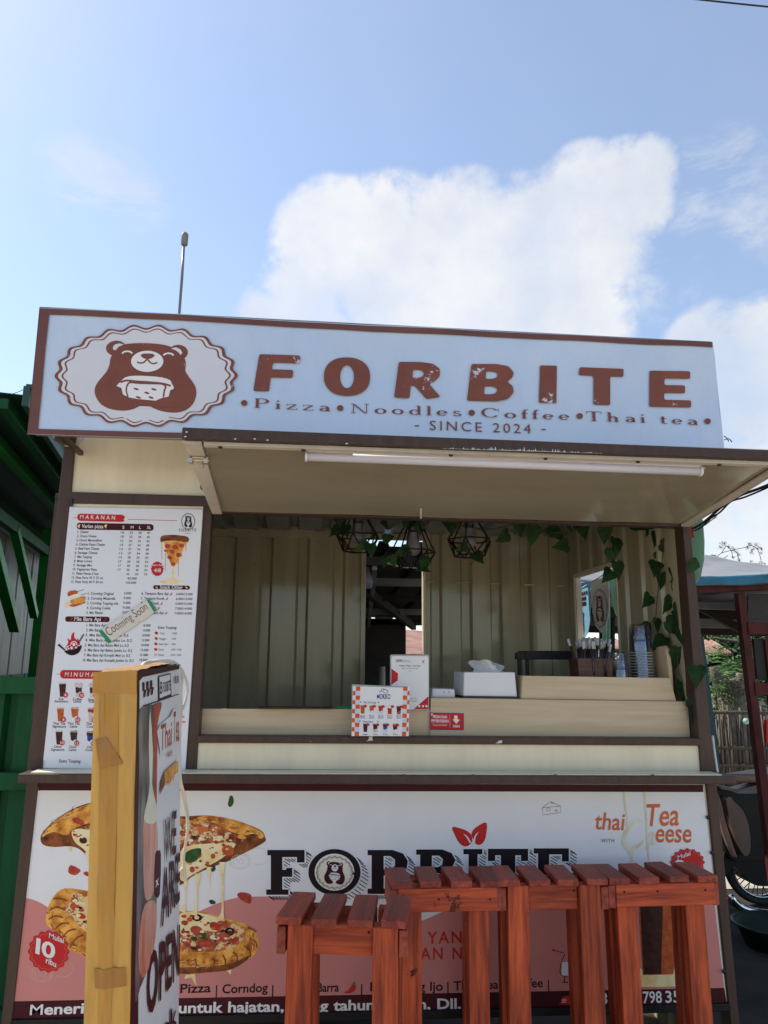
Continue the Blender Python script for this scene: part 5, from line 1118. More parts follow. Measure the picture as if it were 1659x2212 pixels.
# ================================================================ stools
def stool(name, label, u, v, yaw, variant, ztop=.81, W=.30, D=.235, seed=0):
    random.seed(seed)
    fl_ = atz(u, v, ztop)                            # front left corner of the seat top
    c, s = math.cos(yaw), math.sin(yaw); X = Vector((c, s, 0)); Y = Vector((-s, c, 0))
    ctr = fl_ + X*W/2 + Y*D/2
    root = thing(name, label, 'stool', (ctr.x, ctr.y, 0), 'red brown slatted wooden bar stools')
    root.rotation_euler = (0, 0, yaw)
    def part(nm, ctr_, d, m, rot=None):
        mb = MB(); mb.box(ctr_, d, m, rot=rot)
        me = mb.build(nm, None, .0028); me.parent = root; return me
    sw = .058; gap = (W-4*sw)/3; th = .018
    for i in range(4):
        r_ = Matrix.Rotation(random.uniform(-.035, .035), 3, 'Z')
        part('slat', (-W/2+sw/2+i*(sw+gap), random.uniform(-.004, .004), ztop-th/2+random.uniform(-.002, .001)), (sw, D, th), 'stool_wood_y', r_)
    ah = .058; lg = .058; ld = .040; zt = ztop-th-.001
    if variant == 'A':                               # legs flush with the front rail, side rails outside
        for sx in (-1, 1):
            for sy in (-1, 1): part('leg', (sx*(W/2-.022-lg/2), sy*(D/2-.012-ld/2), (zt)/2), (lg, ld, zt), 'stool_wood_z', Matrix.Rotation(random.uniform(-.012, .012), 3, 'Y'))
            part('side_rail', (sx*(W/2-.010), 0, zt-ah/2-.004), (.020, D-.02, ah), 'stool_wood_y')
        for sy in (-1, 1): part('end_rail', (0, sy*(D/2-.016-ld/2), zt-ah/2-.004), (W-.044-2*lg-.002, .022, ah+.006), 'stool_wood_x')
    else:                                            # rail runs across the front of the legs
        for sy in (-1, 1): part('end_rail', (.004, sy*(D/2-.014), zt-ah/2), (W-.030, .020, ah), 'stool_wood_x')
        for sx in (-1, 1):
            for sy in (-1, 1): part('leg', (sx*(W/2-.030-lg/2), sy*(D/2-.025-ld/2), zt/2), (lg*.95, ld, zt), 'stool_wood_z', Matrix.Rotation(random.uniform(-.012, .012), 3, 'Y'))
            part('side_rail', (sx*(W/2-.008), 0, zt-ah/2-.002), (.020, D-.012, ah), 'stool_wood_y')
    yn = -(D/2-.016-ld/2)-.0115 if variant == 'A' else -(D/2-.014)-.0105
    for x in ((-.085, .06) if variant == 'A' else (-.115, -.02, .118)):
        mb = MB(); mb.lathe((x, yn, ztop-.045+random.uniform(-.015, .012)), [(.0001, .0006), (.003, .0005), (.0032, -.001)], 'black_paint', 8, Matrix.Rotation(R(90), 3, 'X')); o_ = mb.build('nail', None); o_.parent = root
    return root
stool('bar_stool', 'wooden stool standing nearest the camera, apart from the row behind', *zC(168, 1000), R(-9.5), 'A', W=.30, D=.19, seed=1)
stool('bar_stool', 'wooden stool just behind the nearest one with front rail across its legs', *zC(925, 772), R(0), 'B', W=.298, D=.15, seed=2)
stool('bar_stool', 'middle wooden stool of the back row whose front legs reach up to the slats', *zR(128, 652), R(-1.5), 'A', W=.302, D=.15, seed=3)
stool('bar_stool', 'wooden stool at the corner post end of the row below the red price badge', *zR(755, 640), R(.8), 'B', W=.314, D=.15, seed=4)

# ================================================================ things on the counter
SC = None
yF = .045
tray = thing('wooden_tray', 'pale wooden tray with one tall end board holding straws and cups', 'tray', at(1290, 1512, .09))
ty0 = .062
ta_, tb_, tc_, td_ = at(1129, 1459.6, ty0), at(1448, 1464.5, ty0), at(1461, 1514.5, ty0), at(1126, 1509.5, ty0)
m_ = MB(); m_.prism([ta_, tb_, tc_, td_], (0, .012, 0), 'ply_x'); m_.build('front_board', tray, .0012)
DEP = .20
m_ = MB(); m_.prism([ta_+Vector((0, .013, 0)), ta_+Vector((.012, .013, 0)), td_+Vector((.012, .013, 0)), td_+Vector((0, .013, 0))], (-.0, DEP, 0), 'ply_x'); m_.build('end_board', tray, .0012)
te = at(1440, 1396, ty0+.10)
pz = te.z; x1 = tc_.x; x0 = x1-.013
prof = [(ty0+.013, tc_.z), (ty0+.013, tb_.z+.03), (ty0+.022, pz-.012), (ty0+.036, pz), (ty0+DEP, pz-.012), (ty0+DEP, tc_.z)]
m_ = MB(); m_.prism([Vector((x0, y, z)) for y, z in prof], (.013, 0, 0), 'ply_z'); m_.build('end_board', tray, .0012)
m_ = MB(); m_.prism([td_+Vector((.013, .013, .002)), tc_+Vector((-.014, .013, .002)), tc_+Vector((-.014, DEP, .002)), td_+Vector((.013, DEP, .002))], (0, 0, .008), 'ply_x'); m_.build('base_board', tray)
zf = tc_.z+.012
# straw basket
bc = at(1277, 1470, ty0+.075)
bc.z = zf
basket = thing('straw_basket', 'small brown woven plastic basket packed with black straws in the wooden tray', 'basket', bc)
def pxr(px, y): return (at(1277+px, 1400, y)-at(1277, 1400, y)).length
bw, bt = pxr(32, bc.y), pxr(36, bc.y); bh = at(1277, 1425, bc.y).z-zf
m_ = MB(); ps = []
for z_, hw in ((0, bw), (bh, bt)): ps += [bc+Vector((sx*hw, sy*hw*.75, z_)) for sx, sy in ((-1, -1), (1, -1), (1, 1), (-1, 1))]
m_.add(ps, [[0, 1, 5, 4], [1, 2, 6, 5], [2, 3, 7, 6], [3, 0, 4, 7], [3, 2, 1, 0]], 'basket_brown'); m_.build('body', basket, solid=.003)
m_ = MB()
for i in range(4): a, b = ps[4+i], ps[4+(i+1) % 4]; m_.bar(a, b, .007, .007, 'basket_brown')
for f_ in (.16, .33): 
    for i in range(4): a, b = ps[i].lerp(ps[4+i], f_), ps[(i+1) % 4].lerp(ps[4+(i+1) % 4], f_); m_.bar(a, b, .006, .004, 'basket_brown')
m_.build('rim', basket)
m_ = MB()
for i in range(11):
    for j in range(6):
        a = .08+.084*i; b = .10+.14*j; p = bil(ps[0], ps[1], ps[5], ps[4], a, b)+Vector((0, -.0022, 0)); m_.box(p, (.003, .001, .0055), 'black_plastic')
m_.build('slot', basket)
random.seed(11)
sroot = thing('drinking_straw', 'black straw in a clear wrapper standing in the brown basket', 'straw', bc+Vector((0, 0, .01)), 'straws standing in the brown basket')
m_ = MB(); SL = at(1277, 1378, bc.y).z-zf-.02
m_.tube([(bc.x, bc.y, bc.z+.008), (bc.x, bc.y, bc.z+SL)], .0044, 'straw_black', 6); m_.build('straw', sroot)
m_ = MB(); m_.tube([(bc.x, bc.y, bc.z+SL-.016), (bc.x, bc.y, bc.z+SL+.006), (bc.x+.002, bc.y, bc.z+SL+.010)], [.0048, .0050, .0020], 'straw_wrap', 6); m_.build('wrapper', sroot)
m_ = MB(); m_.tube([(bc.x+.0022, bc.y-.0022, bc.z+.02), (bc.x+.0022, bc.y-.0022, bc.z+SL-.016)], .0009, 'straw_wrap', 4); m_.build('wrapper_edge', sroot)
k_ = 0
for i in range(9):
    for j in range(7):
        x_ = (random.uniform(-1, 1) if i < 8 else .9)*bw*.82; y_ = (j-3)/3*bw*.55+random.uniform(-.003, .003)
        rx = -y_*2.2+random.uniform(-.09, .09); ry = x_*4.6+random.uniform(-.12, .12)
        if i == 8: ry += .12
        lo = bc+Vector((x_*.8, y_, .008+random.uniform(0, .016)))
        if k_ == 0: sroot.location = lo; sroot.rotation_euler = (rx, ry, random.uniform(0, 6))
        else: copy_thing(sroot, lo, rot=(rx, ry, random.uniform(0, 6)))
        k_ += 1
# upturned clear cups
def cupstack(u0, u1, vtop, vbot, n, y, lab, grp):
    c = at((u0+u1)/2, vbot, y); c.z = zf
    rb = (at(u1, vbot, y)-at(u0, vbot, y)).length/2; top = at((u0+u1)/2, vtop, y).z-zf
    hc = .098; stp = (top-hc)/max(1, n-1)
    root = thing('plastic_cup', lab, 'cup', c, grp)
    m_ = MB(); m_.lathe(c, [(rb, .0), (rb*1.02, .003), (rb*.97, .005), (rb*.96, .008), (rb*.80, hc-.006), (rb*.76, hc-.001), (rb*.66, hc), (rb*.62, hc-.004), (.001, hc-.004)], 'cup_clear', 28); m_.build('body', root)
    m_ = MB(); m_.lathe(c, [(rb*1.0, .0), (rb*1.04, .0015), (rb*1.0, .003)], 'clear_edge', 28); m_.build('rim', root)
    for i in range(1, n):
        o = copy_thing(root, c+Vector((random.uniform(-.0006, .0006), 0, stp*i)))
    # blue upside-down print near the top of the highest cup
    last = o if n > 1 else root
    m_ = MB(); random.seed(int(u0))
    for row, (z0, hh) in enumerate(((hc*.80, .004), (hc*.71, .003), (hc*.62, .003), (hc*.40, .010))):
        r_ = rb*(.965-.165*z0/hc)+.0006; a = -2.5
        while a < -.6:
            w = random.uniform(.03, .075) if row < 3 else random.uniform(.07, .13)
            pts = [(r_*math.cos(t), r_*math.sin(t)) for t in (a, a+w)]
            if random.random() < .55 and row < 3: m_.add([c+Vector((*pts[0], z0)), c+Vector((*pts[1], z0)), c+Vector((*pts[1], z0+hh)), c+Vector((*pts[0], z0+hh))], [[0, 1, 2, 3]], 'print_blue')
            elif row == 3:
                mid = (a+w/2); q = (r_*math.cos(mid), r_*math.sin(mid)); e1 = (r_*math.cos(a+w*.3), r_*math.sin(a+w*.3))
                m_.add([c+Vector((*pts[0], z0)), c+Vector((*e1, z0)), c+Vector((*e1, z0+hh)), c+Vector((*pts[0], z0+hh)), c+Vector((*pts[1], z0)), c+Vector((*pts[1], z0+hh*.35)), c+Vector((*e1, z0+hh*.35))], [[0, 1, 2, 3], [1, 4, 5, 6]], 'print_blue')
            a += w+.025
    pb = m_.build('print', root); pb.parent = last
    return root
random.seed(4)
cupstack(1362, 1413, 1349, 1463, 16, ty0+.10, 'clear upturned plastic cup in the tall stack beside the end board', 'cups in the tall upturned stack')
cupstack(1320, 1358, 1408, 1463, 3, ty0+.06, 'clear upturned plastic cup in the short stack next to the basket', 'cups in the short upturned stack')
# black rack behind the tray
rk = thing('black_rack', 'black metal rack frame standing behind the wooden tray', 'rack', at(1180, 1462, .30))
yk = .30
for q in ([z6(562, 830), z6(612, 824), z6(612, 868), z6(562, 868)],): m_ = MB(); m_.slab(q, yk, .02, 'black_paint'); m_.build('clamp', rk, .002)
m_ = MB(); m_.slab([z6(612, 820), z6(872, 820), z6(872, 868), z6(612, 868)], yk, .10, 'black_paint'); m_.build('top_shelf', rk, .002)
for q in ([z6(572, 868), z6(592, 868), z6(594, 990), z6(576, 990)], [z6(616, 868), z6(634, 868), z6(636, 990), z6(620, 990)], [z6(866, 868), z6(884, 868), z6(886, 990), z6(868, 990)]): m_ = MB(); m_.slab(q, yk, .012, 'black_paint'); m_.build('upright', rk, .001)
# tissue box
yt = .075
tb = thing('tissue_box', 'white tissue box with a crumpled tissue pulled from its top', 'tissue box', at(1057, 1504, yt+.05))
q = [at(1002.5, 1451.8, yt), at(1112.5, 1452, yt), at(1117.5, 1505, yt), at(1001, 1503.5, yt)]
dv = Vector((-.012, .115, 0))
m_ = MB(); m_.prism(q, dv, 'white_plastic'); m_.build('box', tb, .003)
m_ = MB(); m_.prism([at(1000.5, 1503.7, yt-.001), at(1118, 1505.4, yt-.001), at(1118.5, 1509, yt-.001), at(1001, 1507, yt-.001)], dv*.98, 'black_plastic'); m_.build('base', tb)
def tis(a, b):
    u = 1020+72*a; p = at(u, 1452, yt+.045); h_ = (at(1057, 1423, yt+.045).z-p.z)*(1-.25*abs(2*a-.7)**2.2)
    return p + Vector((.004*math.sin(b*5+a*9), .028*math.sin(a*7+b*2)*(.3+b)+.022*(b-.5), h_*b*(1+.03*math.sin(a*23)))) + Vector((noise.noise(Vector((a*5, b*4, 0)))*.008, 0, -.004))
m_ = MB(); m_.sheet(tis, 50, 24, 'tissue'); m_.build('tissue', tb)
# small white device
sd2 = thing('card_reader', 'small low white plastic box beside the payment card stand', 'box', at(955, 1507, .10))
yd = .085
m_ = MB(); m_.slab([z6(98, 1026), z6(224, 1030), z6(228, 1079), z6(94, 1078)], yd, .07, 'white_plastic'); m_.build('body', sd2, .006)
for x in (160, 188): m_ = MB(); m_.slab([z6(x, 1045), z6(x+8, 1045), z6(x+8, 1049), z6(x, 1049)], yd-.001, .003, 'black_plastic'); m_.build('slot', sd2)
# payment card in a clear holder (its square code is left out)
ym = .046
pay = thing('payment_stand', 'white payment card with red corners in a clear upright holder', 'sign', at(885, 1533, ym))
pp_ = Plane(at(885, 1480, ym), (0, -1, 0), .0003)
m_ = MB(); m_.prism([pp_(z7(*p)) for p in rrect(522, 148, 918, 716, 16)], (0, .005, 0), 'clear_edge'); m_.build('holder', pay, .001)
m_ = MB(); uvpoly(m_, pp_, [z7(*p) for p in rrect(534, 164, 912, 706, 22)], 'print_white', 1); m_.build('card', pay)
m_ = MB(); uvpoly(m_, pp_, [z7(535, 290), z7(602, 340), z7(600, 412), z7(535, 455)], 'print_red', 2); uvpoly(m_, pp_, [z7(760, 704), z7(911, 572), z7(911, 690), z7(900, 704)], 'print_red', 2)
for x in (817, 856, 892): uvpoly(m_, pp_, [z7(*p) for p in ell(x, 673, 12, 12, 12)], 'print_white', 3)
m_.build('red_corner', pay)
m_ = MB()
def PT(S, a, b, cap, m='print_grey', **kw): text(m_, pp_, S, z7(*a), z7(*b), cap*.2124, m, k=2, **kw)
PT('QRIS', (578, 220), (640, 222), 24, 'print_black', bold=1, slant=.2); PT('QR Code Standar', (646, 212), (720, 213), 9); PT('Pembayaran Nasional', (646, 225), (744, 226), 9)
PT('Forbite Z Mesin - Fast Food', (615, 268), (830, 270), 15, 'print_black', bold=1); PT('NMID : ID1023247715003', (636, 294), (808, 296), 11); PT('A01', (712, 320), (736, 321), 9); PT('SATU QRIS UNTUK SEMUA', (640, 600), (800, 602), 9); PT('Cek aplikasi penyelenggara', (660, 622), (802, 624), 9)
uvpoly(m_, pp_, [z7(846, 200), z7(858, 215), z7(870, 204), z7(864, 226), z7(854, 228)], 'print_red', 2); PT('gpn', (844, 236), (874, 236), 9, 'print_red')
m_.build('lettering', pay)
# drinks menu in a clear holder
mk = thing('drinks_menu_stand', 'small drinks menu with orange check border in a clear stand', 'menu', at(820, 1589, -.03))
kp = Plane(at(820, 1530, -.028), (0, -1, 0), .0003)
m_ = MB(); m_.prism([kp(z7(*p)) for p in [(132, 450), (716, 474), (712, 978), (128, 978)]], (0, .006, 0), 'clear_edge'); m_.build('holder', mk, .001)
m_ = MB(); uvpoly(m_, kp, [z7(146, 470), z7(720, 486), z7(711, 978), z7(130, 974)], 'print_white', 1); m_.build('card', mk)
m_ = MB()
for r in range(11):
    y = 472+46*r
    for x in ((144, 'a'), (175, 'b'), (655, 'c'), (700, 'd')):
        on = (r % 2 == 1) if x[1] in 'ad' else (r % 2 == 0)
        if x[1] in 'bc': w_, m = 44, ('print_redorange' if on else 'print_cyan')
        else: w_, m = (28 if x[1] == 'a' else 21), ('print_redorange' if on else 'print_white')
        xo = x[0]-r*1.3
        if y+44 < 978: uvpoly(m_, kp, [z7(xo, y), z7(xo+w_, y+1), z7(xo+w_-1.3, y+45), z7(xo-1.3, y+44)], m, 2)
m_.build('check_border', mk)
m_ = MB()
def KT(S, a, b, cap, m='print_blue', **kw): text(m_, kp, S, z7(*a), z7(*b), cap*.2124, m, k=2, **kw)
KT('MOKKO', (388, 598), (524, 600), 48, bold=2); KT('Thai Tea Series', (250, 643), (378, 645), 20, bold=1); KT('Choco Series', (243, 838), (346, 840), 20, bold=1)
for i, (a, b) in enumerate((('Signature', 'Thai Tea'), ('Thai Tea', 'Latte'), ('Thai Tea', 'Biscoff'), ('Thai Tea', 'Strawberry'), ('Thai Tea', 'Choco'))): x = 242+92*i; KT(a, (x-27, 778), (x+27, 779), 15, bold=1); KT(b, (x-24, 797), (x+24, 798), 15, bold=1)
for i, a in enumerate(('Signature', 'Choco', 'Choco', 'Choco')): x = 270+101*i; KT(a, (x-24, 965), (x+24, 966), 15, bold=1)
for x, y in ((222, 630), (403, 634), (214, 824), (398, 828)): uvpoly(m_, kp, [z7(x-9, y-4), z7(x-4, y-7), z7(x, y-4), z7(x+4, y-7), z7(x+9, y-4), z7(x, y+9)], 'print_blue', 2)
m_.build('lettering', mk)
m_ = MB()
for l in (smoothp([(405, 525), (425, 530), (432, 505), (450, 496), (490, 510), (498, 535), (470, 538), (452, 538)], 3, False), smoothp([(432, 505), (440, 525), (455, 520), (458, 500)], 3, False), smoothp([(452, 500), (480, 505), (495, 522)], 3, False)): uvpoly(m_, kp, [z7(*p) for p in line(l, 4)], 'print_black', 2+len(m_.f)*.001)
m_.build('elephant_mark', mk)
for i, (b, t, l) in enumerate((('print_tea', None, None), ('print_tea', None, 'print_white'), ('print_chilli', None, 'print_cyan'), ('print_chilli', 'print_white', 'print_chilli'), ('print_cola', None, 'print_tea'))):
    m_ = MB(); cup(m_, kp, z7, 242+92*i, 706+i*2, 50, 88, b, t, l, 2); uvpoly(m_, kp, [z7(*p) for p in ell(268+92*i, 672+i*2, 17, 14, 12)], 'print_red', 8); m_.build('drink_picture', mk)
for i, (b, t, l) in enumerate((('print_cola', None, None), ('print_cola', None, 'print_milk'), ('print_blue', 'print_cola', 'print_cyan'), ('print_cola', 'print_chilli', 'print_white'))):
    m_ = MB(); cup(m_, kp, z7, 270+101*i, 893+i*2, 50, 88, b, t, l, 2); uvpoly(m_, kp, [z7(*p) for p in ell(294+101*i, 860+i*2, 17, 14, 12)], 'print_red', 8); m_.build('drink_picture', mk)
# red order sticker
st_ = thing('order_sticker', 'red order and payment sticker with white down arrow on the wooden counter box', 'sticker', at(965, 1577, yb-.001))
op = Plane(at(965, 1558, yb-.001), (0, -1, 0), .0003)
m_ = MB(); m_.prism([op(z7(*p)) for p in rrect(926, 737, 1272, 913, 10, 6)], (0, .0006, 0), 'print_blue'); m_.build('sheet', st_)
m_ = MB(); uvpoly(m_, op, [z7(*p) for p in rrect(931, 743, 1266, 906, 8, 6)], 'print_red', 1); m_.build('red_field', st_)
m_ = MB()
def OT(S, a, b, cap, **kw): text(m_, op, S, z7(*a), z7(*b), cap*.2124, 'print_white', k=2, **kw)
OT('PESAN DAN', (958, 793), (1100, 797), 28, bold=2); OT('PEMBAYARAN', (942, 836), (1116, 840), 30, bold=2); OT('ORDER AND PAYMENT', (955, 874), (1098, 876), 10, slant=.2); OT('DISINI', (1163, 888), (1228, 890), 24, bold=2)
uvpoly(m_, op, [z7(1172, 768), z7(1206, 769), z7(1208, 808), z7(1232, 810), z7(1194, 852), z7(1156, 806), z7(1174, 807)], 'print_white', 2); uvpoly(m_, op, [z7(*p) for p in line([(1128, 765), (1131, 893)], 2)], 'print_white', 2); uvpoly(m_, op, [z7(*p) for p in line([(945, 855), (1108, 858)], 2)], 'print_white', 2); uvpoly(m_, op, [z7(*p) for p in ell(946, 757, 12, 13, 12)], 'print_milk', 2)
m_.build('lettering', st_)
# green and brown flat things on the counter board
m_ = MB(); m_.prism([at(727, 1525.5, .09), at(765, 1526, .09), at(765, 1533, .09), at(727, 1532, .09)], (0, .06, 0), 'print_green'); tag(m_.build('green_folder', None, .002), 'flat green folder lying behind the counter board beside the drinks menu', 'folder')
m_ = MB(); m_.prism([at(555, 1528.5, .03), at(718, 1529.5, .03), at(700, 1532, .03), at(575, 1531, .03)], (0, .08, 0), 'basket_brown'); tag(m_.build('dark_strip', None, .001), 'thin dark brown strip lying on top of the counter board', 'board')  # thin flat dark brown strip along the counter board

# ================================================================ wire pendant lamps
def pendant(u_ap, v_ap, u_l, u_r, v_mid, bl, br, v_bot, y, lab, hang, twist):
    c = at((u_l+u_r)/2, v_mid, y); top = at(u_ap, v_ap, y); top.x = c.x; bot = at((bl+br)/2, v_bot, y)
    R1 = (at(u_r, v_mid, y)-at(u_l, v_mid, y)).length/2; R2 = (at(br, v_bot, y)-at(bl, v_bot, y)).length/2
    root = thing('pendant_lamp', lab, 'lamp', (c.x, y, top.z), 'black wire cage pendant lamps in the window')
    m_ = MB(); n = 6; w = .0031
    r0 = [Vector((c.x, y, top.z)) + Vector((.022*math.cos(twist+i*math.pi/3), .022*math.sin(twist+i*math.pi/3), 0)) for i in range(n)]
    r1 = [Vector((c.x+R1*math.cos(twist+i*math.pi/3), y+R1*math.sin(twist+i*math.pi/3), c.z)) for i in range(n)]
    r2 = [Vector((c.x+R2*math.cos(twist+i*math.pi/3+.52), y+R2*math.sin(twist+i*math.pi/3+.52), bot.z)) for i in range(n)]
    for i in range(n):
        j = (i+1) % n
        for a, b in ((r0[i], r1[i]), (r1[i], r1[j]), (r1[i], r2[i]), (r2[i], r1[j]), (r2[i], r2[j]), (r0[i], r0[j])): m_.tube([a, b], w, 'black_paint', 5)
    m_.build('cage', root)
    m_ = MB(); m_.lathe((c.x, y, top.z), [(.001, .012), (.018, .010), (.020, -.03), (.017, -.05), (.001, -.05)], 'black_plastic', 16); m_.build('socket', root)
    m_ = MB(); bz = top.z-.05; L = (bz-c.z)*.95+.02; L = max(L, .075)
    m_.lathe((c.x, y, bz), [(.013, 0), (.014, -.015), (.024, -.040), (.029, -L*.62), (.025, -L*.84), (.013, -L*.97), (.001, -L)], 'bulb', 18); m_.build('bulb', root)
    m_ = MB(); m_.tube([(c.x, y, top.z+.01), (c.x, y, hang)], .003, 'black_plastic', 6); m_.build('cord', root)
    return c
HZ = ZC+.05
pendant(771, 1103, 725, 820, 1158, 742, 804, 1190, .36, 'black wire pendant lamp hanging left of the doorway with ivy at its lower rim', HZ, .25)
pendant(893, 1122, 846, 940, 1192, 865, 926, 1226, .36, 'lowest black wire pendant lamp hanging in front of the doorway', HZ, .05)
pendant(1012, 1113, 966, 1062, 1167, 981, 1045, 1201, .36, 'black wire pendant lamp hanging beside the right-hand edge of the doorway', HZ, .15)

# ================================================================ ivy
def leaf(mb, c, r, ax, tilt, m='leaf_dark', nrm=None):
    sh = [(0, -.75), (.28, -.9), (.62, -.72), (.72, -.30), (.52, .1), (.40, .42), (.16, .78), (0, 1.15), (-.16, .78), (-.40, .42), (-.52, .1), (-.72, -.30), (-.62, -.72), (-.28, -.9)]
    q = Matrix.Rotation(tilt[1], 3, 'Z') @ Matrix.Rotation(tilt[0], 3, 'X') @ Matrix.Rotation(ax, 3, 'Y')
    vs = [c + q @ Vector((x*r, -.18*r*abs(x)+.10*r*y*y, y*r)) for x, y in sh]
    mid = [c + q @ Vector((0, .10*r*y*y-.02*r, y*r)) for y in (-.72, .1, .78)]
    fs = []
    allv = vs+mid; a, b, d = 14, 15, 16
    for i in range(7):
        j = i+1
    # right half fan and left half fan around the midrib
    fs = [[a, 0, 1], [a, 1, 2], [a, 2, 3], [a, 3, b], [b, 3, 4], [b, 4, 5], [b, 5, d], [d, 5, 6], [d, 6, 7], [a, 13, 0], [a, 12, 13], [a, 11, 12], [a, b, 11], [b, 10, 11], [b, 9, 10], [b, d, 9], [d, 8, 9], [d, 7, 8]]
    mb.add(allv, fs, m, True)
def ivy(nm_label, stems, leaves, loc, z=z6):
    root = thing('ivy_vine', nm_label, 'ivy', loc, 'strands of trailing ivy')
    m_ = MB()
    for s in stems: m_.tube(smoothp([at(*z(x, y), yy) for x, y, yy in s], 4, False), .0016, 'stem', 5)
    m_.build('stem', root)
    m_ = MB(); random.seed(len(leaves))
    for l in leaves:
        x, y, yy, s = l[:4]; s *= (.78 if 'lamp' in nm_label else 1); ax = l[4] if len(l) > 4 else random.uniform(-.7, .7)+math.pi
        c = at(*z(x, y), yy); r = s*.00032*(yy+2.35)
        leaf(m_, c, r, ax, (random.uniform(-.5, .5), random.uniform(-.55, .55)))
    m_.build('foliage', root)
pi = math.pi
ivy('ivy strand with dark leaves hanging against the inside of the right wall', [[(1370, 130, .2), (1375, 240, .18), (1340, 520, .15), (1330, 640, .15), (1300, 720, .16), (1290, 800, .17)], [(1340, 520, .15), (1300, 540, .16)], [(1330, 640, .15), (1280, 690, .2)]],
    [(1330, 200, .2, 40, pi+.2), (1400, 245, .16, 46, pi-1.2), (1330, 360, .18, 48, pi+.3), (1285, 542, .17, 46, pi+.8), (1362, 430, .17, 42, pi), (1345, 160, .22, 40), (1408, 180, .18, 40), (1360, 300, .2, 36), (1278, 705, .24, 42, pi-.5), (1338, 675, .17, 36, pi), (1352, 775, .16, 48, pi+.7), (1300, 150, .25, 36)], at(*z6(1370, 130), .2))
ivy('long ivy strand winding down beside the right post in front of the cream wall', [[(1440, 130, .1), (1430, 330, .1), (1418, 470, .1), (1450, 510, .1), (1490, 540, .08)], [(1490, 540, .08), (1500, 700, .06), (1450, 860, .08), (1480, 1000, .07), (1530, 1060, .05), (1525, 1160, .05), (1560, 1260, .05)], [(1450, 510, .1), (1400, 560, .11)], [(1450, 860, .08), (1510, 845, .06)]],
    [(1430, 400, .10, 40, pi+.2), (1435, 430, .1, 30, pi+1.2), (1480, 500, .08, 44, pi+.3), (1398, 562, .11, 46, pi+.4), (1462, 615, .08, 58, pi+.3), (1432, 690, .08, 62, pi-1.0), (1492, 735, .06, 62, pi), (1448, 850, .08, 56, pi+.1), (1474, 1040, .07, 54, pi+.2), (1548, 1130, .03, 50, pi-.2), (1540, 1170, .03, 40, pi+.2), (1562, 1272, .045, 40, pi+.3), (1452, 620, .09, 30), (1470, 760, .06, 40, pi-.3)], at(*z6(1440, 130), .1))
ivy('large ivy leaves growing over the front of the right post', [[(1490, 340, .03), (1530, 345, -.02)], [(1525, 900, .03), (1550, 950, -.02)], [(1550, 1000, -.012), (1545, 1080, -.01)]], [(1540, 350, -.03, 54, pi-1.5), (1556, 950, -.03, 56, pi+.1)], at(*z6(1540, 350), -.02))
ivy('ivy garland hanging along the top of the window opening', [[(150, 110, .3), (400, 150, .32), (585, 120, .3), (700, 165, .3), (860, 160, .28), (1000, 120, .28), (1060, 150, .26), (1085, 280, .25), (1120, 360, .25), (1070, 400, .25)], [(860, 160, .28), (890, 120, .28)]],
    [(195, 130, .3, 50, pi-.1), (492, 192, .3, 46, pi+1.0), (583, 135, .3, 46, pi), (652, 178, .3, 56, pi+.1), (782, 172, .3, 52, pi-.9), (815, 242, .28, 48, pi+1.4), (928, 152, .28, 50, pi-.2), (1050, 172, .26, 50, pi), (1112, 240, .25, 50, pi+.2), (1085, 292, .25, 40, pi-.1), (1122, 372, .25, 46, pi-.1), (1068, 405, .24, 48, pi+.8), (1245, 128, .22, 56, pi-1.3), (840, 120, .28, 40)], at(*z6(585, 120), .3))
ivy('ivy leaves twisted round the wire pendant lamps', [[(940, 180, .36), (1040, 150, .36), (1150, 270, .34), (1210, 300, .34)], [(1320, 240, .36), (1400, 130, .36), (1520, 170, .34), (1600, 120, .34)], [(1300, 330, .34), (1310, 400, .34)], [(1345, 330, .34), (1360, 400, .33)]],
    [(978, 190, .32, 50, pi+.8), (1006, 118, .34, 52, pi-.9), (1045, 190, .33, 44, pi-.2), (1148, 290, .30, 48, pi+.9), (1208, 312, .30, 46, pi), (1320, 238, .34, 42, pi-1.9), (1300, 390, .32, 40, pi+.1), (1352, 388, .32, 40, pi-.3), (1440, 130, .33, 50, pi+.4), (1530, 172, .33, 44, pi), (1420, 330, .31, 54, pi+1.2), (1560, 395, .30, 50, pi+.5), (1555, 440, .31, 40, pi-1.1), (1300, 150, .35, 34)], at(*z5(1040, 150), .36), z5)
lampleaf = z6
ivy('ivy leaves hanging at the lower rim of the pendant lamp beside the doorway', [[(240, 230, .33), (270, 260, .32), (345, 300, .31), (310, 345, .31)]], [(265, 250, .31, 46, pi+1.1), (352, 305, .30, 52, pi-.7)], at(*z6(265, 240), .32))
# ================================================================ green building on the left
GA = R(8.6); GL_ = Vector((-math.sin(GA), math.cos(GA), 0)); GN = Vector((-math.cos(GA), -math.sin(GA), 0))
def gp(d, s, z): return Vector((CAM.x, CAM.y, 0)) + GN*d + GL_*s + Vector((0, 0, z))
gb = thing('green_building', 'green painted steel shed with dark overhanging roof left of the kiosk', 'building', gp(1.8, 6, 0))
m_ = MB()
pr_ = [(0, 0), (6.4, .004)]
vs = []
for s, d in pr_: vs += [gp(.84, 3.62+s, 2.60+d), gp(4.5, 3.62+s, 2.72+d)]
m_.add(vs, [[2*i, 2*i+2, 2*i+3, 2*i+1] for i in range(len(pr_)-1)], 'roof_green'); m_.build('roof', gb, solid=.004)
m_ = MB(); m_.bar(gp(.83, 3.58, 2.585), gp(.83, 9.9, 2.585), .03, .10, 'roof_green'); m_.bar(gp(.80, 3.58, 2.635), gp(.80, 9.9, 2.635), .07, .02, 'roof_green'); m_.build('eave_trim', gb, .004)
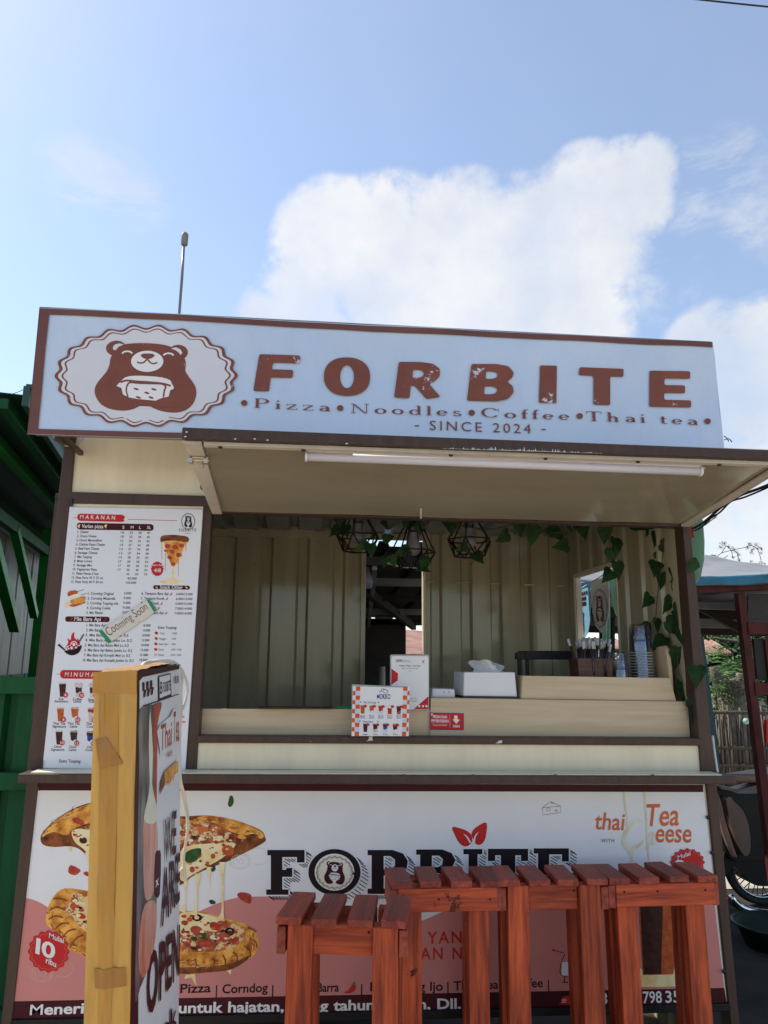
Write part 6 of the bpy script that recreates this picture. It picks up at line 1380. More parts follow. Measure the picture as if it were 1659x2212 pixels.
m_ = MB(); m_.bar(gp(.93, 3.6, 2.545), gp(.93, 9.9, 2.545), .05, .05, 'green_dark'); m_.build('purlin', gb, .003)
m_ = MB(); m_.bar(gp(1.12, 3.6, 2.55), gp(1.12, 9.9, 2.55), .06, .06, 'green_paint'); m_.build('purlin', gb, .003)
m_ = MB(); m_.bar(gp(1.50, 3.6, 2.57), gp(1.50, 9.9, 2.57), .06, .06, 'green_dark'); m_.build('purlin', gb, .003)
m_ = MB(); m_.bar(gp(.98, 3.72, 2.475), gp(4.2, 3.72, 2.475), .05, .045, 'green_paint'); m_.build('beam', gb, .003)
m_ = MB(); m_.bar(gp(1.35, 3.7, 2.34), gp(1.35, 9.9, 2.34), .06, .08, 'green_dark'); m_.build('beam', gb, .003)
m_ = MB(); m_.bar(gp(1.345, 4.95, 0), gp(1.345, 4.95, 2.55), .10, .10, 'green_paint', (0, 1, 0)); m_.build('post', gb, .004)
m_ = MB(); m_.bar(gp(1.345, 7.2, 0), gp(1.345, 7.2, 2.55), .10, .10, 'green_paint', (0, 1, 0)); m_.build('post', gb, .004)
m_ = MB(); m_.bar(gp(1.345, 5.05, 2.33), gp(1.345, 6.25, 1.62), .07, .085, 'green_paint'); m_.build('brace', gb, .004)
m_ = MB(); m_.bar(gp(1.345, 5.9, 2.33), gp(1.345, 6.9, 1.75), .06, .06, 'green_paint'); m_.build('brace', gb, .004)
m_ = MB()
pr_ = rib_profile(6.2, period=.62, depth=.010, flat=.54)
m_.add([gp(1.75+d, 3.7+s, z) for s, d in pr_ for z in (1.20, 2.52)], [[2*i, 2*i+2, 2*i+3, 2*i+1] for i in range(len(pr_)-1)], 'grey_sheet'); m_.build('wall', gb, solid=.003)
m_ = MB(); m_.add([gp(1.72+d, 3.7+s, z) for s, d in pr_ for z in (0, 1.24)], [[2*i, 2*i+2, 2*i+3, 2*i+1] for i in range(len(pr_)-1)], 'green_dark'); m_.build('wall', gb, solid=.003)
gf = thing('green_gate', 'dark green ribbed metal gate panel standing between shed and kiosk', 'gate', (-1.9, .55, 0))
zt0 = at(40, 1462, .55).z
m_ = MB(); xs = rib_profile(2.4, period=.16, depth=.03, flat=.11)
m_.add([Vector((-3.30+s, .55+d, z)) for s, d in xs for z in (.02, zt0)], [[2*i, 2*i+2, 2*i+3, 2*i+1] for i in range(len(xs)-1)], 'green_dark'); m_.build('panel', gf, solid=.004)
for z in (zt0-.03, zt0-.36, .20): m_ = MB(); m_.bar((-3.30, .525, z), (-.90, .525, z+.0), .03, .06, 'green_dark'); m_.build('rail', gf, .003)

# ================================================================ shelter seen through the back doorway
rs = thing('rear_shelter', 'dark open shelter with sheet roof seen through the kiosk doorway', 'shelter', (.6, 3.2, 0))
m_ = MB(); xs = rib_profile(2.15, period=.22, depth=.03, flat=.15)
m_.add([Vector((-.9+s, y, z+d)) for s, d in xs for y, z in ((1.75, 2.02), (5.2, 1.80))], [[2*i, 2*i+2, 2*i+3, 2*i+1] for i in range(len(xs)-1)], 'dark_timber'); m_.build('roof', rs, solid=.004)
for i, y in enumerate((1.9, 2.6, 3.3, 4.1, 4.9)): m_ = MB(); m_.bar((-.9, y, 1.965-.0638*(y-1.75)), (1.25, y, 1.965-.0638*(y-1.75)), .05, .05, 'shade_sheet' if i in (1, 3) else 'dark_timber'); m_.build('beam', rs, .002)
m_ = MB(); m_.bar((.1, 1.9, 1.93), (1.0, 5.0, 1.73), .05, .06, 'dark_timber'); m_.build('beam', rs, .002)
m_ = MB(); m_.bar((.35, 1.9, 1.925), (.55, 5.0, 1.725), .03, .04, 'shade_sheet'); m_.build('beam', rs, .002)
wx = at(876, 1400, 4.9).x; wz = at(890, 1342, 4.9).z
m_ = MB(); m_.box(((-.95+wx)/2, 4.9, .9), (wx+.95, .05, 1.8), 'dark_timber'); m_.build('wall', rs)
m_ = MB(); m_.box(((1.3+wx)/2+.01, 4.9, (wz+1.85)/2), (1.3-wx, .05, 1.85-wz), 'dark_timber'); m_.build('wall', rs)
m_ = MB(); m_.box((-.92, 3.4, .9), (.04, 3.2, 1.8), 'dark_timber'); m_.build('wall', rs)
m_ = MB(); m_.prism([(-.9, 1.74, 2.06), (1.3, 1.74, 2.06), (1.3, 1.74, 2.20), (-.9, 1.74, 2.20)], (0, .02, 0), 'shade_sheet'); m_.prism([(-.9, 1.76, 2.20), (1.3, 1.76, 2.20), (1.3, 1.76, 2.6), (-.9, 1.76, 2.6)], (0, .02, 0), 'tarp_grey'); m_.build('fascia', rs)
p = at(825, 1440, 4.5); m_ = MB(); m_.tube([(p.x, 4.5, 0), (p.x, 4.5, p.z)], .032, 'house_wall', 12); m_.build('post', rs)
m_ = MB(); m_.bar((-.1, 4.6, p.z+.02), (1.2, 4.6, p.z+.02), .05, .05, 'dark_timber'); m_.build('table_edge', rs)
for x in (1.2,): m_ = MB(); m_.box((x, 5.0, .9), (.07, .07, 1.8), 'dark_timber'); m_.build('post', rs)
yq = 7.2; rh = thing('red_roof_shed', 'blurred shed with faded red sheet roof far beyond the doorway', 'shed', (at(900, 1430, yq).x, yq, 0))
m_ = MB(); p0, p1, p2, p3 = at(840, 1415, yq), at(1000, 1418, yq), at(1000, 1372, yq+1.6), at(840, 1360, yq+1.6); m_.prism([p0, p1, p2, p3], (0, 0, .02), 'rust_roof'); m_.build('roof', rh)
m_ = MB(); m_.box(((p0.x+p1.x)/2, yq+.8, p0.z/2-.02), (p1.x-p0.x, 1.4, p0.z-.04), 'house_wall'); m_.build('wall', rh)
b_ = at(795, 1238, 2.0); lb = thing('hanging_bulb', 'bare white bulb hanging in the dark shelter behind the doorway', 'bulb', b_)
m_ = MB(); m_.tube([b_+Vector((0, 0, .20)), b_+Vector((0, 0, .03))], .003, 'black_plastic', 6); m_.build('cord', lb)
m_ = MB(); m_.lathe(b_, [(.012, .035), (.014, 0), (.026, -.03), (.032, -.055), (.024, -.085), (.001, -.096)], 'bulb', 16); m_.build('bulb', lb)

# ================================================================ bunting along the outside of the right wall
XB = XR+.06
bt_ = thing('bunting', 'string of printed pennants hanging along the outside of the right kiosk wall', 'bunting', (XB, .6, 1.8))
m_ = MB()
zb = lambda y: 1.885-.115*y
m_.tube([(XB, .02+i*.14, zb(.02+i*.14)+.004) for i in range(12)], .003, 'white_plastic', 6); m_.build('string', bt_)
WX = Vector((0, 1, 0))
def pennant(y0, w, h, m, art=None):
    mb = MB(); o = [(0, 0), (w, 0), (w*1.0, -h*.35), (w*.93, -h*.62), (w*.75, -h*.86), (w*.5, -h), (w*.25, -h*.86), (w*.07, -h*.62), (0, -h*.35)]
    mb.prism([Vector((XB+.004*math.sin(a*30), y0+a, zb(y0+w/2)+b)) for a, b in o], (.0015, 0, 0), m)
    ob = mb.build('pennant', bt_)
    ppn = Plane((XB-.002, y0, 1.8), (-1, 0, 0), .0005)
    return ob
for y0, w, h, m in ((.03, .19, .22, 'mint_cloth'), (.225, .19, .22, 'tan_cloth'), (.43, .19, .22, 'sky_cloth'), (.64, .22, .24, 'mint_cloth'), (.87, .23, .25, 'print_white'), (1.105, .23, .25, 'sky_cloth'), (1.345, .20, .24, 'tan_cloth')):
    ob = pennant(y0, w, h, m); zc = zb(y0+w/2)
    S = lambda a, b: Vector((XB-.0018, y0+w*a, zc-h*b))
    mb = MB()
    if m == 'print_white':
        fx_ = lambda x, y: (x, y)
        class Y_:
            def __call__(s, uv, k=0): return Vector((XB-.0016-.0004*k, y0+w*(.5-(uv[0]-631)/900*.9), zc-h*(.55+(uv[1]-376)/900*.95)))
            def up(s): return Vector((0, 0, 1))
        emblem(mb, Y_(), lambda x, y: (x, y*1.0+(y-376)*.55), 1, True, 'sign_brown_plain', 'print_white', 'print_white', 18, 1.0)
    elif m == 'sky_cloth':
        for i, row in enumerate(((.12, .88), (.22, .80), (.22, .6))):
            for j in range(6): a = row[0]+(row[1]-row[0])*j/6; mb.add([S(a, .06+i*.10), S(a+.08, .06+i*.10), S(a+.08, .13+i*.10), S(a, .13+i*.10)], [[0, 1, 2, 3]], 'print_maroon')
        mb.add([S(.4, .45), S(.62, .45), S(.58, .8), S(.44, .8)], [[0, 1, 2, 3]], 'print_blue'); mb.add([S(.42, .78), S(.62, .78), S(.56, .9), S(.46, .9)], [[0, 1, 2, 3]], 'tan_cloth')
    elif y0 < .1: continue
    else:
        mb.poly([S(.5+.22*math.cos(t), .40+.20*math.sin(t)) for t in [i*.524 for i in range(12)]], 'print_tea'); mb.poly([S(.5+.12*math.cos(t)-.05, .36+.1*math.sin(t)) for t in [i*.785 for i in range(8)]], 'print_maroon')
    pr_o = mb.build('picture', bt_); pr_o.parent = ob
fr_ = MB(); q = at(1491, 1128, .02)
fr_.prism([at(1487, 1120, .075), at(1492, 1125, .075), at(1500, 1160, .075), at(1495, 1163, .075)], (0, .002, 0), 'print_red'); 
tag(fr_.build('red_tag'), 'small red and white paper tag hooked beside the top of the right post', 'tag')

# ================================================================ neighbouring stall on the right
ns = thing('market_stall', 'red timber stall with grey and blue tarpaulin roof on the right', 'stall', (2.6, 2.2, 0))
YF, YBk = 1.62, 3.1
XN = at(1480, 1260, YF).x
m_ = MB(); b0, b1 = at(1200, 1286.5, YF), at(1659, 1265, YF); ex_ = (b1-b0)/ (b1-b0).length
bR = b0+ex_*3.9
m_.bar(b0, bR, .05, .045, 'red_wood'); m_.build('beam', ns, .003)
def tarp(a, b):
    lo = b0.lerp(bR, a)+Vector((0, -.05, .055)); tl_ = at(1230, 1155, YBk); tr_ = at(1659, 1222, YBk); d = (tr_-tl_)/(tr_-tl_).length
    hi = tl_ + d*(4.1*a)
    p = lo.lerp(hi, b); return p + Vector((0, 0, .018*noise.noise(Vector((a*16, b*5, 0)))-.03*math.sin(math.pi*b)*.5))
m_ = MB(); m_.sheet(tarp, 60, 14, 'tarp_grey'); m_.build('tarpaulin', ns, solid=.003)
def flap(a, b): p = b0.lerp(bR, a)+Vector((0, -.055, .060)); return p + Vector((0, -.012*b+.012*noise.noise(Vector((a*22, b*2, 3))), -b*(.048+.022*noise.noise(Vector((a*9, 0, 7)))-.016*a*4*0)))
m_ = MB(); m_.sheet(flap, 80, 4, 'tarp_blue'); m_.build('tarp_edge', ns, solid=.003)
def upright(u0, v0, u1, v1, y, w, nm='post'):
    a, b = at(u0, v0, y), at(u1, v1, y); b = a+(b-a)*(a.z/(a.z-b.z)); mb = MB(); mb.bar(b, a, w, w, 'red_wood', (0, 1, 0)); return mb.build(nm, ns, .003)
upright(1597, 1281, 1640, 1640, YF+.03, .045)
upright(1655, 1380, 1662, 1440, YF+.06, .05)
upright(1490, 1275, 1500, 1400, YBk, .045)
for v0, v1, y in ((1343, 1372, YF+.02), (1473, 1503, YF+.02)):
    a = at(1612 if v0 < 1400 else 1627, (v0+v1)/2, y); m_ = MB(); m_.bar(a, a+Vector((2.2, 0, -.02)), .04, .068, 'red_wood'); m_.build('rail', ns, .003)
m_ = MB(); a, b = at(1616, 1282, YF+.05), at(1616, 1340, YF+.05); m_.prism([a, a+Vector((2.0, 0, 0)), b+Vector((2.0, 0, 0)), b], (0, .01, 0), 'woven_dark'); m_.build('woven_panel', ns)
m_ = MB(); a, b = at(1628, 1380, YF+.05), at(1636, 1468, YF+.05); m_.prism([a, a+Vector((.07, 0, 0)), b+Vector((.07, 0, 0)), b], (0, .02, 0), 'dark_timber'); m_.build('panel', ns)
for v, y, t, mm in ((1300, 2.1, .028, 'shade_sheet'), (1316, 2.3, .05, 'dark_timber'), (1340, 2.6, .035, 'shade_sheet'), (1352, 2.7, .05, 'dark_timber')):
    a = at(1200, v, y); m_ = MB(); m_.bar(a, a+Vector((3.1, .0, -.03)), .05, t*1.6, mm); m_.build('roof_batten', ns, .002)
m_ = MB(); m_.bar(at(1500, 1305, 2.2), at(1605, 1362, 2.2), .04, .05, 'dark_timber'); m_.build('brace', ns, .002)
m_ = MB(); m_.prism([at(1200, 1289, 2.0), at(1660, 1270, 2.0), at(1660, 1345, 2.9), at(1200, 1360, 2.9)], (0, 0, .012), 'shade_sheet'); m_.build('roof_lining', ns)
m_ = MB(); m_.prism([at(1655, 1555, YF-.06), at(1664, 1553, YF-.06), at(1664, 1600, YF-.06), at(1656, 1606, YF-.06)], (0, .02, 0), 'print_red'); tag(m_.build('red_cloth'), 'bright red cloth hanging on the lower rail of the stall', 'cloth')
tc_ = MB()
def teal(a, b): p = at(1296+32*a, 1300+135*b, 2.4); return p+Vector((0, .03*math.sin(a*22), 0))
tc_.sheet(teal, 20, 6, 'teal_cloth'); tag(tc_.build('teal_curtain', None, solid=.003), 'dark teal curtain hanging outside beyond the side window', 'curtain')
tm = MB(); tm.sheet(lambda a, b: at(1302+17*a, 1290+100*b, 2.0)+Vector((0, .02*math.sin(a*14), 0)), 10, 4, 'mint_cloth'); tag(tm.build('mint_curtain', None, solid=.003), 'pale mint green cloth strip hanging beside the teal curtain', 'curtain')
st2 = MB(); st2.bar(at(1280, 1452, 2.6), at(1500, 1446, 2.6), .03, .02, 'house_wall'); tag(st2.build('wooden_rail'), 'pale horizontal rail behind the teal curtain outside the window', 'rail')

# ================================================================ far things on the right
def leaves(mb, c, rad, n, size, m, seed=0, flat=1.0, clump=14, long=1.6):
    random.seed(seed); C_ = []
    for i in range(clump):
        v = Vector((random.gauss(0, 1), random.gauss(0, 1), random.gauss(0, 1))).normalized()*random.uniform(.35, 1)
        C_.append((Vector((v.x*rad[0], v.y*rad[1], v.z*rad[2])), random.uniform(.25, .5)))
    for i in range(n):
        o, r = random.choice(C_); v = Vector((random.gauss(0, 1), random.gauss(0, 1), random.gauss(0, 1)*flat)); v = v*(r*min(rad)*.55)
        p = Vector(c)+o+v; s = size*random.uniform(.6, 1.3)
        a = Vector((random.gauss(0, 1), random.gauss(0, 1), random.gauss(0, .6))).normalized(); b = a.cross(Vector((random.gauss(0, 1), random.gauss(0, 1), random.gauss(0, 1)))).normalized()
        mb.add([p-a*s*long*.5, p+b*s*.32, p+a*s*long*.5, p-b*s*.32], [[0, 1, 2, 3]], random.choice(m) if isinstance(m, (list, tuple)) else m)
def tree(lab, base, h, rad, n, size, m, seed, cz=None):
    root = thing('tree', lab, 'tree', base, None); b = Vector(base); random.seed(seed)
    m_ = MB(); top = b+Vector((.1, 0, h)); m_.tube(smoothp([b, b+Vector((.06, .03, h*.4)), top], 4, False), [.13, .125, .12, .115, .11, .10, .085, .07, .05], 'bark', 9)
    for i in range(6):
        an = i*1.1; q = b.lerp(top, .55+.07*i); m_.tube(smoothp([q, q+Vector((math.cos(an)*rad[0]*.4, math.sin(an)*rad[1]*.4, .3)), q+Vector((math.cos(an)*rad[0]*.8, math.sin(an)*rad[1]*.8, .5))], 3, False), [.05, .045, .04, .03, .025, .018, .01], 'bark', 6)
    m_.build('trunk', root)
    m_ = MB(); leaves(m_, top+Vector((0, 0, (cz or 0))), rad, n, size, m, seed, clump=26); m_.build('crown', root)
    return root
tree('dense green tree behind the rust roofed house on the right', (7.4, 11.5, 0), 1.6, (2.0, 1.6, .9), 9000, .10, ['tree_leaf', 'tree_leaf', 'leaf_dark'], 21)
tree('dark green tree beyond the bamboo fence at the stall', (5.2, 8.6, 0), 1.0, (1.3, 1.0, .8), 9000, .075, ['tree_leaf', 'leaf_dark'], 22, -.1)
tree('spreading green tree far behind the red stall posts', (10.8, 12.5, 0), 1.7, (2.2, 1.8, 1.0), 9000, .11, ['tree_leaf', 'tree_leaf', 'leaf_dark'], 23)
# thin branches with feathery leaves against the sky
tb_ = thing('slender_tree', 'slender tree with feathery twigs showing above the grey tarpaulin', 'tree', at(1600, 1300, 9) - Vector((0, 0, at(1600, 1300, 9).z)))
m_ = MB(); yb2 = 9.0; e_ = lambda x, y: at(*zE(x, y), yb2)
base_ = tb_.location.copy()
m_.tube(smoothp([base_, base_+Vector((.1, 0, 1.5)), e_(360, 520), e_(390, 445)], 4, False), [.06]*4+[.05]*4+[.04]*4+[.03], 'bark', 7)
brs = [[(390, 445), (430, 410), (520, 385), (640, 360)], [(430, 410), (450, 380), (470, 350)], [(640, 360), (660, 345), (720, 380), (750, 470)], [(520, 385), (560, 410), (565, 460)], [(440, 455), (485, 430)], [(470, 350), (510, 390), (520, 450)]]
for b in brs: m_.tube(smoothp([e_(*p) for p in b], 3, False), .006, 'bark', 5)
m_.tube(smoothp([e_(360, 520), e_(250, 470), e_(228, 380), e_(235, 215)], 3, False), .011, 'bark', 5); m_.tube(smoothp([e_(235, 215), e_(300, 185), e_(345, 150), e_(400, 105)], 3, False), [.010]*9+[.004], 'bark', 5); m_.tube([e_(325, 165), e_(345, 128)], .005, 'bark', 5); m_.tube([e_(360, 140), e_(395, 125)], .004, 'bark', 5); m_.tube([e_(225, 190), e_(238, 180)], .005, 'bark', 5)
m_.build('trunk', tb_)
m_ = MB(); random.seed(9)
for cx, cy, r in ((425, 330, 34), (415, 360, 26), (450, 325, 20), (480, 350, 20), (510, 365, 24), (540, 395, 24), (560, 420, 18), (520, 440, 12), (565, 455, 12), (645, 330, 26), (630, 355, 22), (700, 335, 24), (720, 355, 26), (670, 375, 26), (660, 400, 22), (740, 370, 20), (740, 400, 14), (660, 470, 14), (735, 480, 22), (765, 490, 14), (700, 490, 14)):
    for i in range(int(r*1.5)):
        a = random.uniform(0, 6.28); p = e_(cx+random.gauss(0, r*.42), cy+random.gauss(0, r*.30)); an = random.gauss(.1, .5); d = Vector((math.cos(an), random.uniform(-.3, .3), -abs(math.sin(an)))); n_ = Vector((.1, -.3, 1)).cross(d).normalized()
        L = random.uniform(.03, .075); m_.add([p, p+d*L*.5+n_*.012, p+d*L, p+d*L*.5-n_*.012], [[0, 1, 2, 3]], random.choice(['fern_leaf', 'tree_leaf', 'bark']))
m_.build('crown', tb_)
# rust roofed house
hs = thing('small_house', 'small pale house with rusty corrugated roof among the trees', 'house', at(1545, 1440, 7.5)-Vector((0, 0, at(1545, 1440, 7.5).z)))
m_ = MB(); yh = 7.5
r0, r1 = at(1440, 1388, yh+1.4), at(1545, 1385, yh+1.4); e0, e1 = at(1420, 1414, yh), at(1584, 1412.5, yh)
N_ = 60
def rf(a, b): p = e0.lerp(e1, a).lerp((r0-Vector((2, 0, 0))).lerp(r1, a), b); return p+Vector((0, 0, .025*math.sin(a*N_*2*math.pi/2)))
m_.sheet(rf, 180, 2, 'rust_roof'); m_.build('roof', hs, solid=.01)
m_ = MB(); m_.box(((e0.x+e1.x)/2-.3, yh+1.0, (e0.z-.05)/2), (e1.x-e0.x-.5, 1.6, e0.z-.02), 'house_wall'); m_.build('wall', hs)
m_ = MB(); m_.prism([at(1555, 1414, yh+.19), at(1566, 1414, yh+.19), at(1568, 1433, yh+.19), at(1558, 1433, yh+.19)], (0, .01, 0), 'dark_timber'); m_.build('window', hs)
m_ = MB(); m_.prism([at(1523, 1418, yh-.1), at(1532, 1420, yh-.1), at(1532, 1434, yh-.1), at(1524, 1436, yh-.1)], (0, .05, 0), 'house_wall'); tag(m_.build('water_tank', None, .01), 'pale rounded tank beside the small house', 'tank')
m_ = MB(); m_.tube([at(1542, 1378, 5), at(1700, 1405, 5)], .014, 'bamboo', 6); tag(m_.build('bamboo_pole'), 'pale bamboo pole slanting in front of the trees', 'pole')
# stump and undergrowth
sp_ = at(1575, 1530, 5.6); sp_.z = 0
stp_ = thing('tree_stump', 'pruned pale tree stump with short cut limbs behind the bamboo fence', 'tree stump', sp_)
m_ = MB(); zs = at(1575, 1500, 5.6).z
m_.tube([sp_, sp_+Vector((0, 0, zs))], [.22, .17], 'bark', 10)
for dx, dz, r in ((-.16, .30, .07), (-.06, .18, .06), (.05, .16, .05), (.14, .22, .06), (.2, .1, .05)): m_.tube(smoothp([sp_+Vector((dx*.4, -.02, zs-.1)), sp_+Vector((dx*.8, -.05, zs+dz*.5)), sp_+Vector((dx, -.04, zs+dz))], 3, False), [r*1.1, r*1.1, r, r, r*.9, r*.85, r*.8], 'bark', 8)
m_.build('trunk', stp_)
def fern(lab, u, v, y, n, L, sd_, m='fern_leaf', spread=1.0):
    c = at(u, v, y); root = thing('fern_shrub', lab, 'shrub', (c.x, c.y, 0)); random.seed(sd_)
    m_ = MB(); m_.tube([(c.x, c.y, 0), c], .02, 'stem', 6); m_.build('stem', root); m_ = MB()
    for i in range(n):
        a = random.uniform(0, 6.28); d = Vector((math.cos(a)*spread, math.sin(a)*.6*spread, random.uniform(.2, 1.1))).normalized(); l = L*random.uniform(.6, 1.2); o = c+Vector((random.gauss(0, L*.25), random.gauss(0, L*.15), random.gauss(0, L*.35)))
        prev = o
        for k in range(9):
            t = (k+1)/9; p = o+d*l*t+Vector((0, 0, -l*.55*t*t)); side = (p-prev).cross(Vector((0, 0, 1))); side = side.normalized() if side.length > 0 else Vector((1, 0, 0))
            for s in (-1, 1):
                ll = l*.22*math.sin(math.pi*min(1, t*.85+.12)); q = p+side*s*ll+Vector((0, 0, -.02)); w = (p-prev)*.42
                m_.add([p-w*.5, q, p+w*.5], [[0, 1, 2]], m)
            prev = p
    m_.build('foliage', root)
fern('bright green feathery shrub behind the pruned stump', 1585, 1450, 6.2, 60, .55, 31)
fern('feathery shrub growing low beside the pruned stump', 1610, 1515, 5.9, 36, .42, 32)
fern('leafy shrub in the shade left of the pruned stump', 1545, 1500, 5.4, 40, .45, 33, 'tree_leaf', 1.3)
fern('yellow green shrub at the foot of the bamboo fence', 1540, 1530, 5.2, 30, .32, 34)
fern('green shrub behind the red stall post', 1655, 1420, 6.4, 46, .55, 35, 'tree_leaf')
# bamboo fence
bf = thing('bamboo_fence', 'grey weathered bamboo fence with gaps behind the motorcycle', 'fence', at(1600, 1600, 4.6)-Vector((0, 0, at(1600, 1600, 4.6).z)))
random.seed(12); yf = 4.6; x0_, x1_ = at(1510, 1600, yf).x, at(1700, 1600, yf).x; ztf = at(1580, 1533, yf).z
m_ = MB(); x = x0_
while x < x1_:
    w = random.uniform(.014, .030); 
    if random.random() < .86: m_.tube([(x, yf+random.uniform(-.03, .03), .0), (x+random.uniform(-.03, .03), yf+random.uniform(-.03, .03), ztf+random.uniform(-.12, .06))], w*.6, 'bamboo', 6)
    x += w*random.uniform(.8, 1.25)
m_.build('cane', bf)
for z in (ztf-.02, ztf-.34, ztf-.50): m_ = MB(); m_.tube([(x0_, yf-.05, z), (x1_, yf-.05, z-.01)], .017, 'bamboo', 8); m_.build('rail', bf)
bl_ = thing('fishing_float', 'small pale green ball hanging on the bamboo fence', 'ball', at(1611.5, 1558, yf-.1)); m_ = MB()
m_.lathe(at(1611.5, 1558, yf-.1), [(.001, .03), (.018, .024), (.03, .008), (.03, -.008), (.018, -.024), (.001, -.03)], 'mint_cloth', 14); m_.build('ball', bl_)
g = MB(); g.add([(1.6, 2.45, .004), (9, 2.45, .004), (9, 4.4, .004), (1.6, 4.4, .004)], [[0, 1, 2, 3]], 'sunlit_ground'); struct(g.build('path'))  # sunlit ground behind the wheel, its sunlight put into the pale colour
# motorcycle parked behind the kiosk
YM = 2.15
mo = thing('motorcycle', 'parked black motorcycle with tan padded bag and spoked wheel beyond the kiosk', 'motorcycle', (at(1640, 1900, YM).x, YM, 0))
hub = at(*zM(975, 905), YM); rw = hub.z-.0
m_ = MB(); q90 = Matrix.Rotation(R(90), 3, 'X')
pr2 = [(rw-.042+.020*math.cos(t), .026*math.sin(t)) for t in [i*math.pi/5 for i in range(11)]]
m_.lathe(hub, [(r+.022, z) for r, z in pr2], 'tyre', 40, q90); m_.build('tyre', mo)
m_ = MB(); m_.lathe(hub, [(rw-.050, -.018), (rw-.040, -.02), (rw-.036, 0), (rw-.040, .02), (rw-.050, .018), (rw-.050, -.018)], 'chrome', 40, q90); m_.build('rim', mo)
m_ = MB()
for i in range(36):
    a = i*2*math.pi/36; b = a+(.5 if i % 2 else -.5); s = .02*(1 if i % 4 < 2 else -1)
    m_.tube([hub+Vector((.035*math.cos(b), s, .035*math.sin(b))), hub+Vector(((rw-.045)*math.cos(a), 0, (rw-.045)*math.sin(a)))], .0028, 'black_plastic', 5)
m_.build('spokes', mo)
m_ = MB(); m_.lathe(hub, [(.001, -.05), (.05, -.045), (.05, .045), (.001, .05)], 'black_plastic', 18, q90); m_.build('hub', mo)
def mq(pts, m, y, th, nm, bev=.01): mb = MB(); mb.prism([at(*zM(*p), y) for p in pts], (0, th, 0), m); return mb.build(nm, mo, bev)
mq(smoothp([(700, 1010), (760, 930), (820, 960), (900, 1060), (1010, 1090), (1150, 1060), (1160, 900), (1100, 780), (900, 700), (720, 760), (680, 900)], 3), 'black_paint', YM-.07, .14, 'fender')
mq(smoothp([(640, 300), (800, 330), (1000, 330), (1300, 300), (1500, 420), (1480, 760), (1200, 860), (900, 880), (740, 860), (660, 640)], 3), 'black_paint', YM-.10, .20, 'body', .02)
mq(smoothp([(705, 380), (740, 360), (770, 400), (840, 470), (890, 600), (905, 760), (885, 835), (840, 830), (780, 700), (735, 560), (715, 460)], 3), 'seat_tan', YM-.16, .06, 'padded_bag', .02)
mq([(640, 330), (665, 400), (700, 560), (745, 700), (800, 860), (770, 850), (720, 760), (670, 620), (640, 480)], 'seat_pink', YM-.17, .03, 'bag_strap', .006)
m_ = MB(); a0, a1, a2, a3 = at(*zM(620, 172), YM-.16), at(*zM(1010, 112), YM+.12), at(*zM(1600, 130), YM+.12), at(*zM(790, 190), YM-.16)
m_.prism([a0, a3+Vector((.9, 0, .0)), a2, a1], (0, 0, -.05), 'seat_pink'); m_.build('seat', mo, .015)
mq([(640, 265), (800, 300), (1000, 250), (1300, 260), (1300, 310), (1000, 290), (800, 318), (660, 300)], 'seat_tan', YM-.15, .10, 'seat_base', .01)
m_ = MB(); m_.tube(smoothp([at(*zM(735, 1175), YM-.12), at(*zM(800, 1240), YM-.12), at(*zM(870, 1275), YM-.12), at(*zM(1045, 1310), YM-.12), at(*zM(1400, 1280), YM-.12)], 4, False), .022, 'chrome', 10); m_.build('exhaust', mo)
m_ = MB(); m_.prism([at(*zM(735, 1180), YM-.14), at(*zM(800, 1195), YM-.14), at(*zM(860, 1260), YM-.14), at(*zM(780, 1270), YM-.14)], (0, .06, 0), 'black_plastic'); m_.build('muffler', mo, .01)
m_ = MB(); m_.prism([at(*zM(725, 1165), YM-.15), at(*zM(750, 1195), YM-.15), at(*zM(742, 1200), YM-.15), at(*zM(722, 1185), YM-.15)], (0, .02, 0), 'print_red'); m_.build('reflector', mo)
hb2 = at(*zM(1900, 300), YM); m_ = MB(); m_.lathe(Vector((hub.x+1.15, YM, rw)), [(r+.022, z) for r, z in pr2], 'tyre', 36, q90); m_.build('tyre', mo)
m_ = MB(); m_.tube([(hub.x+1.15, YM, rw), (hub.x+.92, YM, 1.0)], .03, 'black_paint', 8); m_.tube([(hub.x+.88, YM-.3, 1.02), (hub.x+.88, YM+.3, 1.02)], .014, 'black_paint', 8); m_.build('handlebar', mo)
# basin on the ground
bz_ = atz(1672, 2045, 0.0); bs = thing('plastic_basin', 'dark green plastic basin on the ground in front of the motorcycle', 'basin', bz_)
m_ = MB(); m_.lathe(bz_, [(.001, .004), (.13, .0), (.17, .10), (.19, .104), (.19, .112), (.165, .108), (.125, .02), (.001, .02)], 'basin_green', 30); m_.build('bowl', bs)
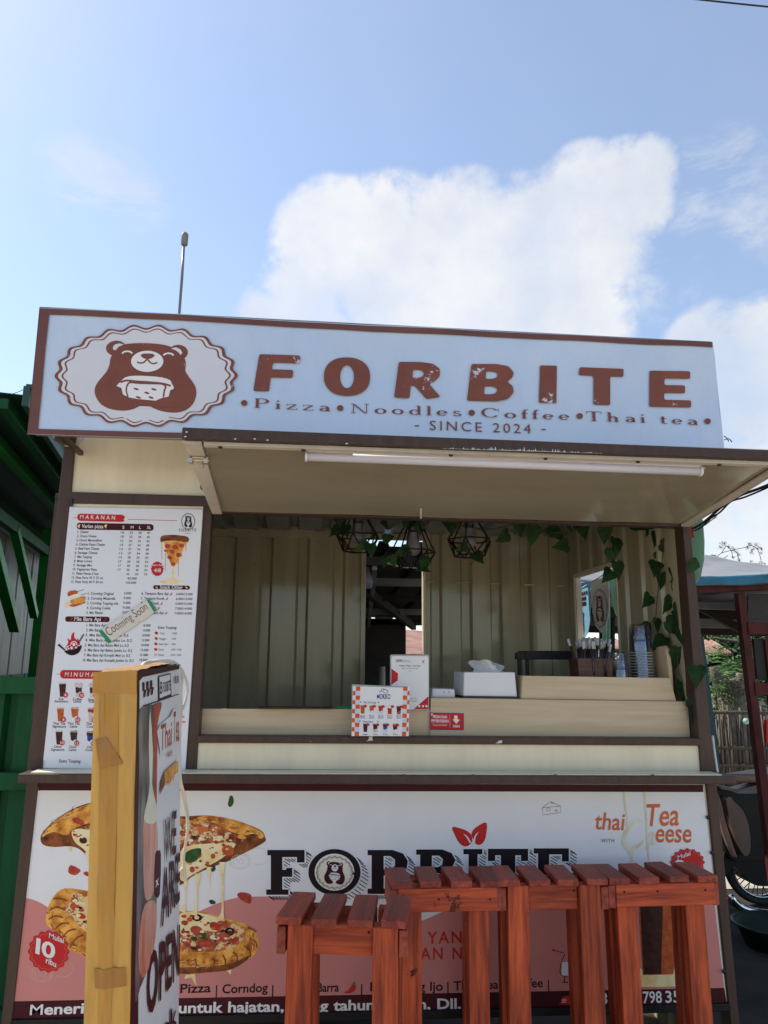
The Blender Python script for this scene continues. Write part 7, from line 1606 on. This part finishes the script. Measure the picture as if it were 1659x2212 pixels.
# teal strip and pale pipe at the outside of the right post
m_ = MB(); m_.prism([at(*zE(255, 1080), .10), at(*zE(290, 1100), .10), at(*zE(430, 2180), .10), at(*zE(380, 2180), .10)], (0, .02, 0), 'teal_cloth'); tag(m_.build('side_curtain'), 'dark teal sheet hanging down just outside the right post', 'curtain')
m_ = MB(); m_.tube(smoothp([at(*zE(360, 1870), .09), at(*zE(375, 2000), .09), at(*zE(400, 2170), .09)], 3, False), .004, 'white_plastic', 8); tag(m_.build('white_pipe'), 'thin white pipe running down beside the right post', 'pipe')
# ================================================================ antenna, wires
an_ = thing('antenna_pole', 'thin dark pole with a small cap rising behind the sign', 'pole', at(386, 700, .6)-Vector((0, 0, .6)))
m_ = MB(); m_.tube([at(386, 800, .6), at(387, 680, .6), at(393, 600, .6), at(397, 528, .6)], .006, 'grey_sheet', 8); m_.build('pole', an_)
m_ = MB(); m_.lathe(at(399, 517, .6), [(.001, -.028), (.014, -.026), (.015, .022), (.010, .030), (.001, .031)], 'grey_sheet', 12); m_.build('cap', an_)
m_ = MB(); pts = [at(1470+i*30, -5+i*30*.105-.0012*(i*30-100)**2*.02, 6) for i in range(-2, 12)]; m_.tube(pts, .012, 'black_plastic', 6); tag(m_.build('power_line'), 'thick black power line crossing the sky at the top corner', 'cable')
m_ = MB(); m_.tube([at(u, v, 8) for u, v in ((-60, 880), (0, 861), (40, 846), (75, 832), (120, 815))], .006, 'black_plastic', 5); tag(m_.build('thin_wire'), 'thin wire crossing the pale sky left of the sign', 'cable')
m_ = MB(); m_.tube(smoothp([at(*zA(235, 640), -.02), at(*zA(262, 668), -.03), at(*zA(300, 680), -.03), at(*zA(340, 668), -.03), at(*zA(358, 645), -.02), at(*zA(360, 610), -.02)], 4, False), .0025, 'cord_white', 6); tag(m_.build('sign_lead'), 'loose white lead drooping under the left end of the sign', 'cable')
m_ = MB(); m_.bar(at(*zA(250, 636), -.20), at(*zA(290, 660), -.01), .02, .03, FB); m_.build('bracket', sign, .002)
m_ = MB(); m_.tube(smoothp([at(*zB(1470, 545), .3), at(*zB(1490, 540), .3), at(*zB(1504, 555), .3)], 3, False), .002, 'black_plastic', 5); m_.tube(smoothp([at(*zB(1468, 528), .3), at(*zB(1480, 536), .3), at(*zB(1490, 552), .3)], 3, False), .002, 'black_plastic', 5); tag(m_.build('loose_wire'), 'small loose wire ends sticking out past the right edge of the sign', 'cable')
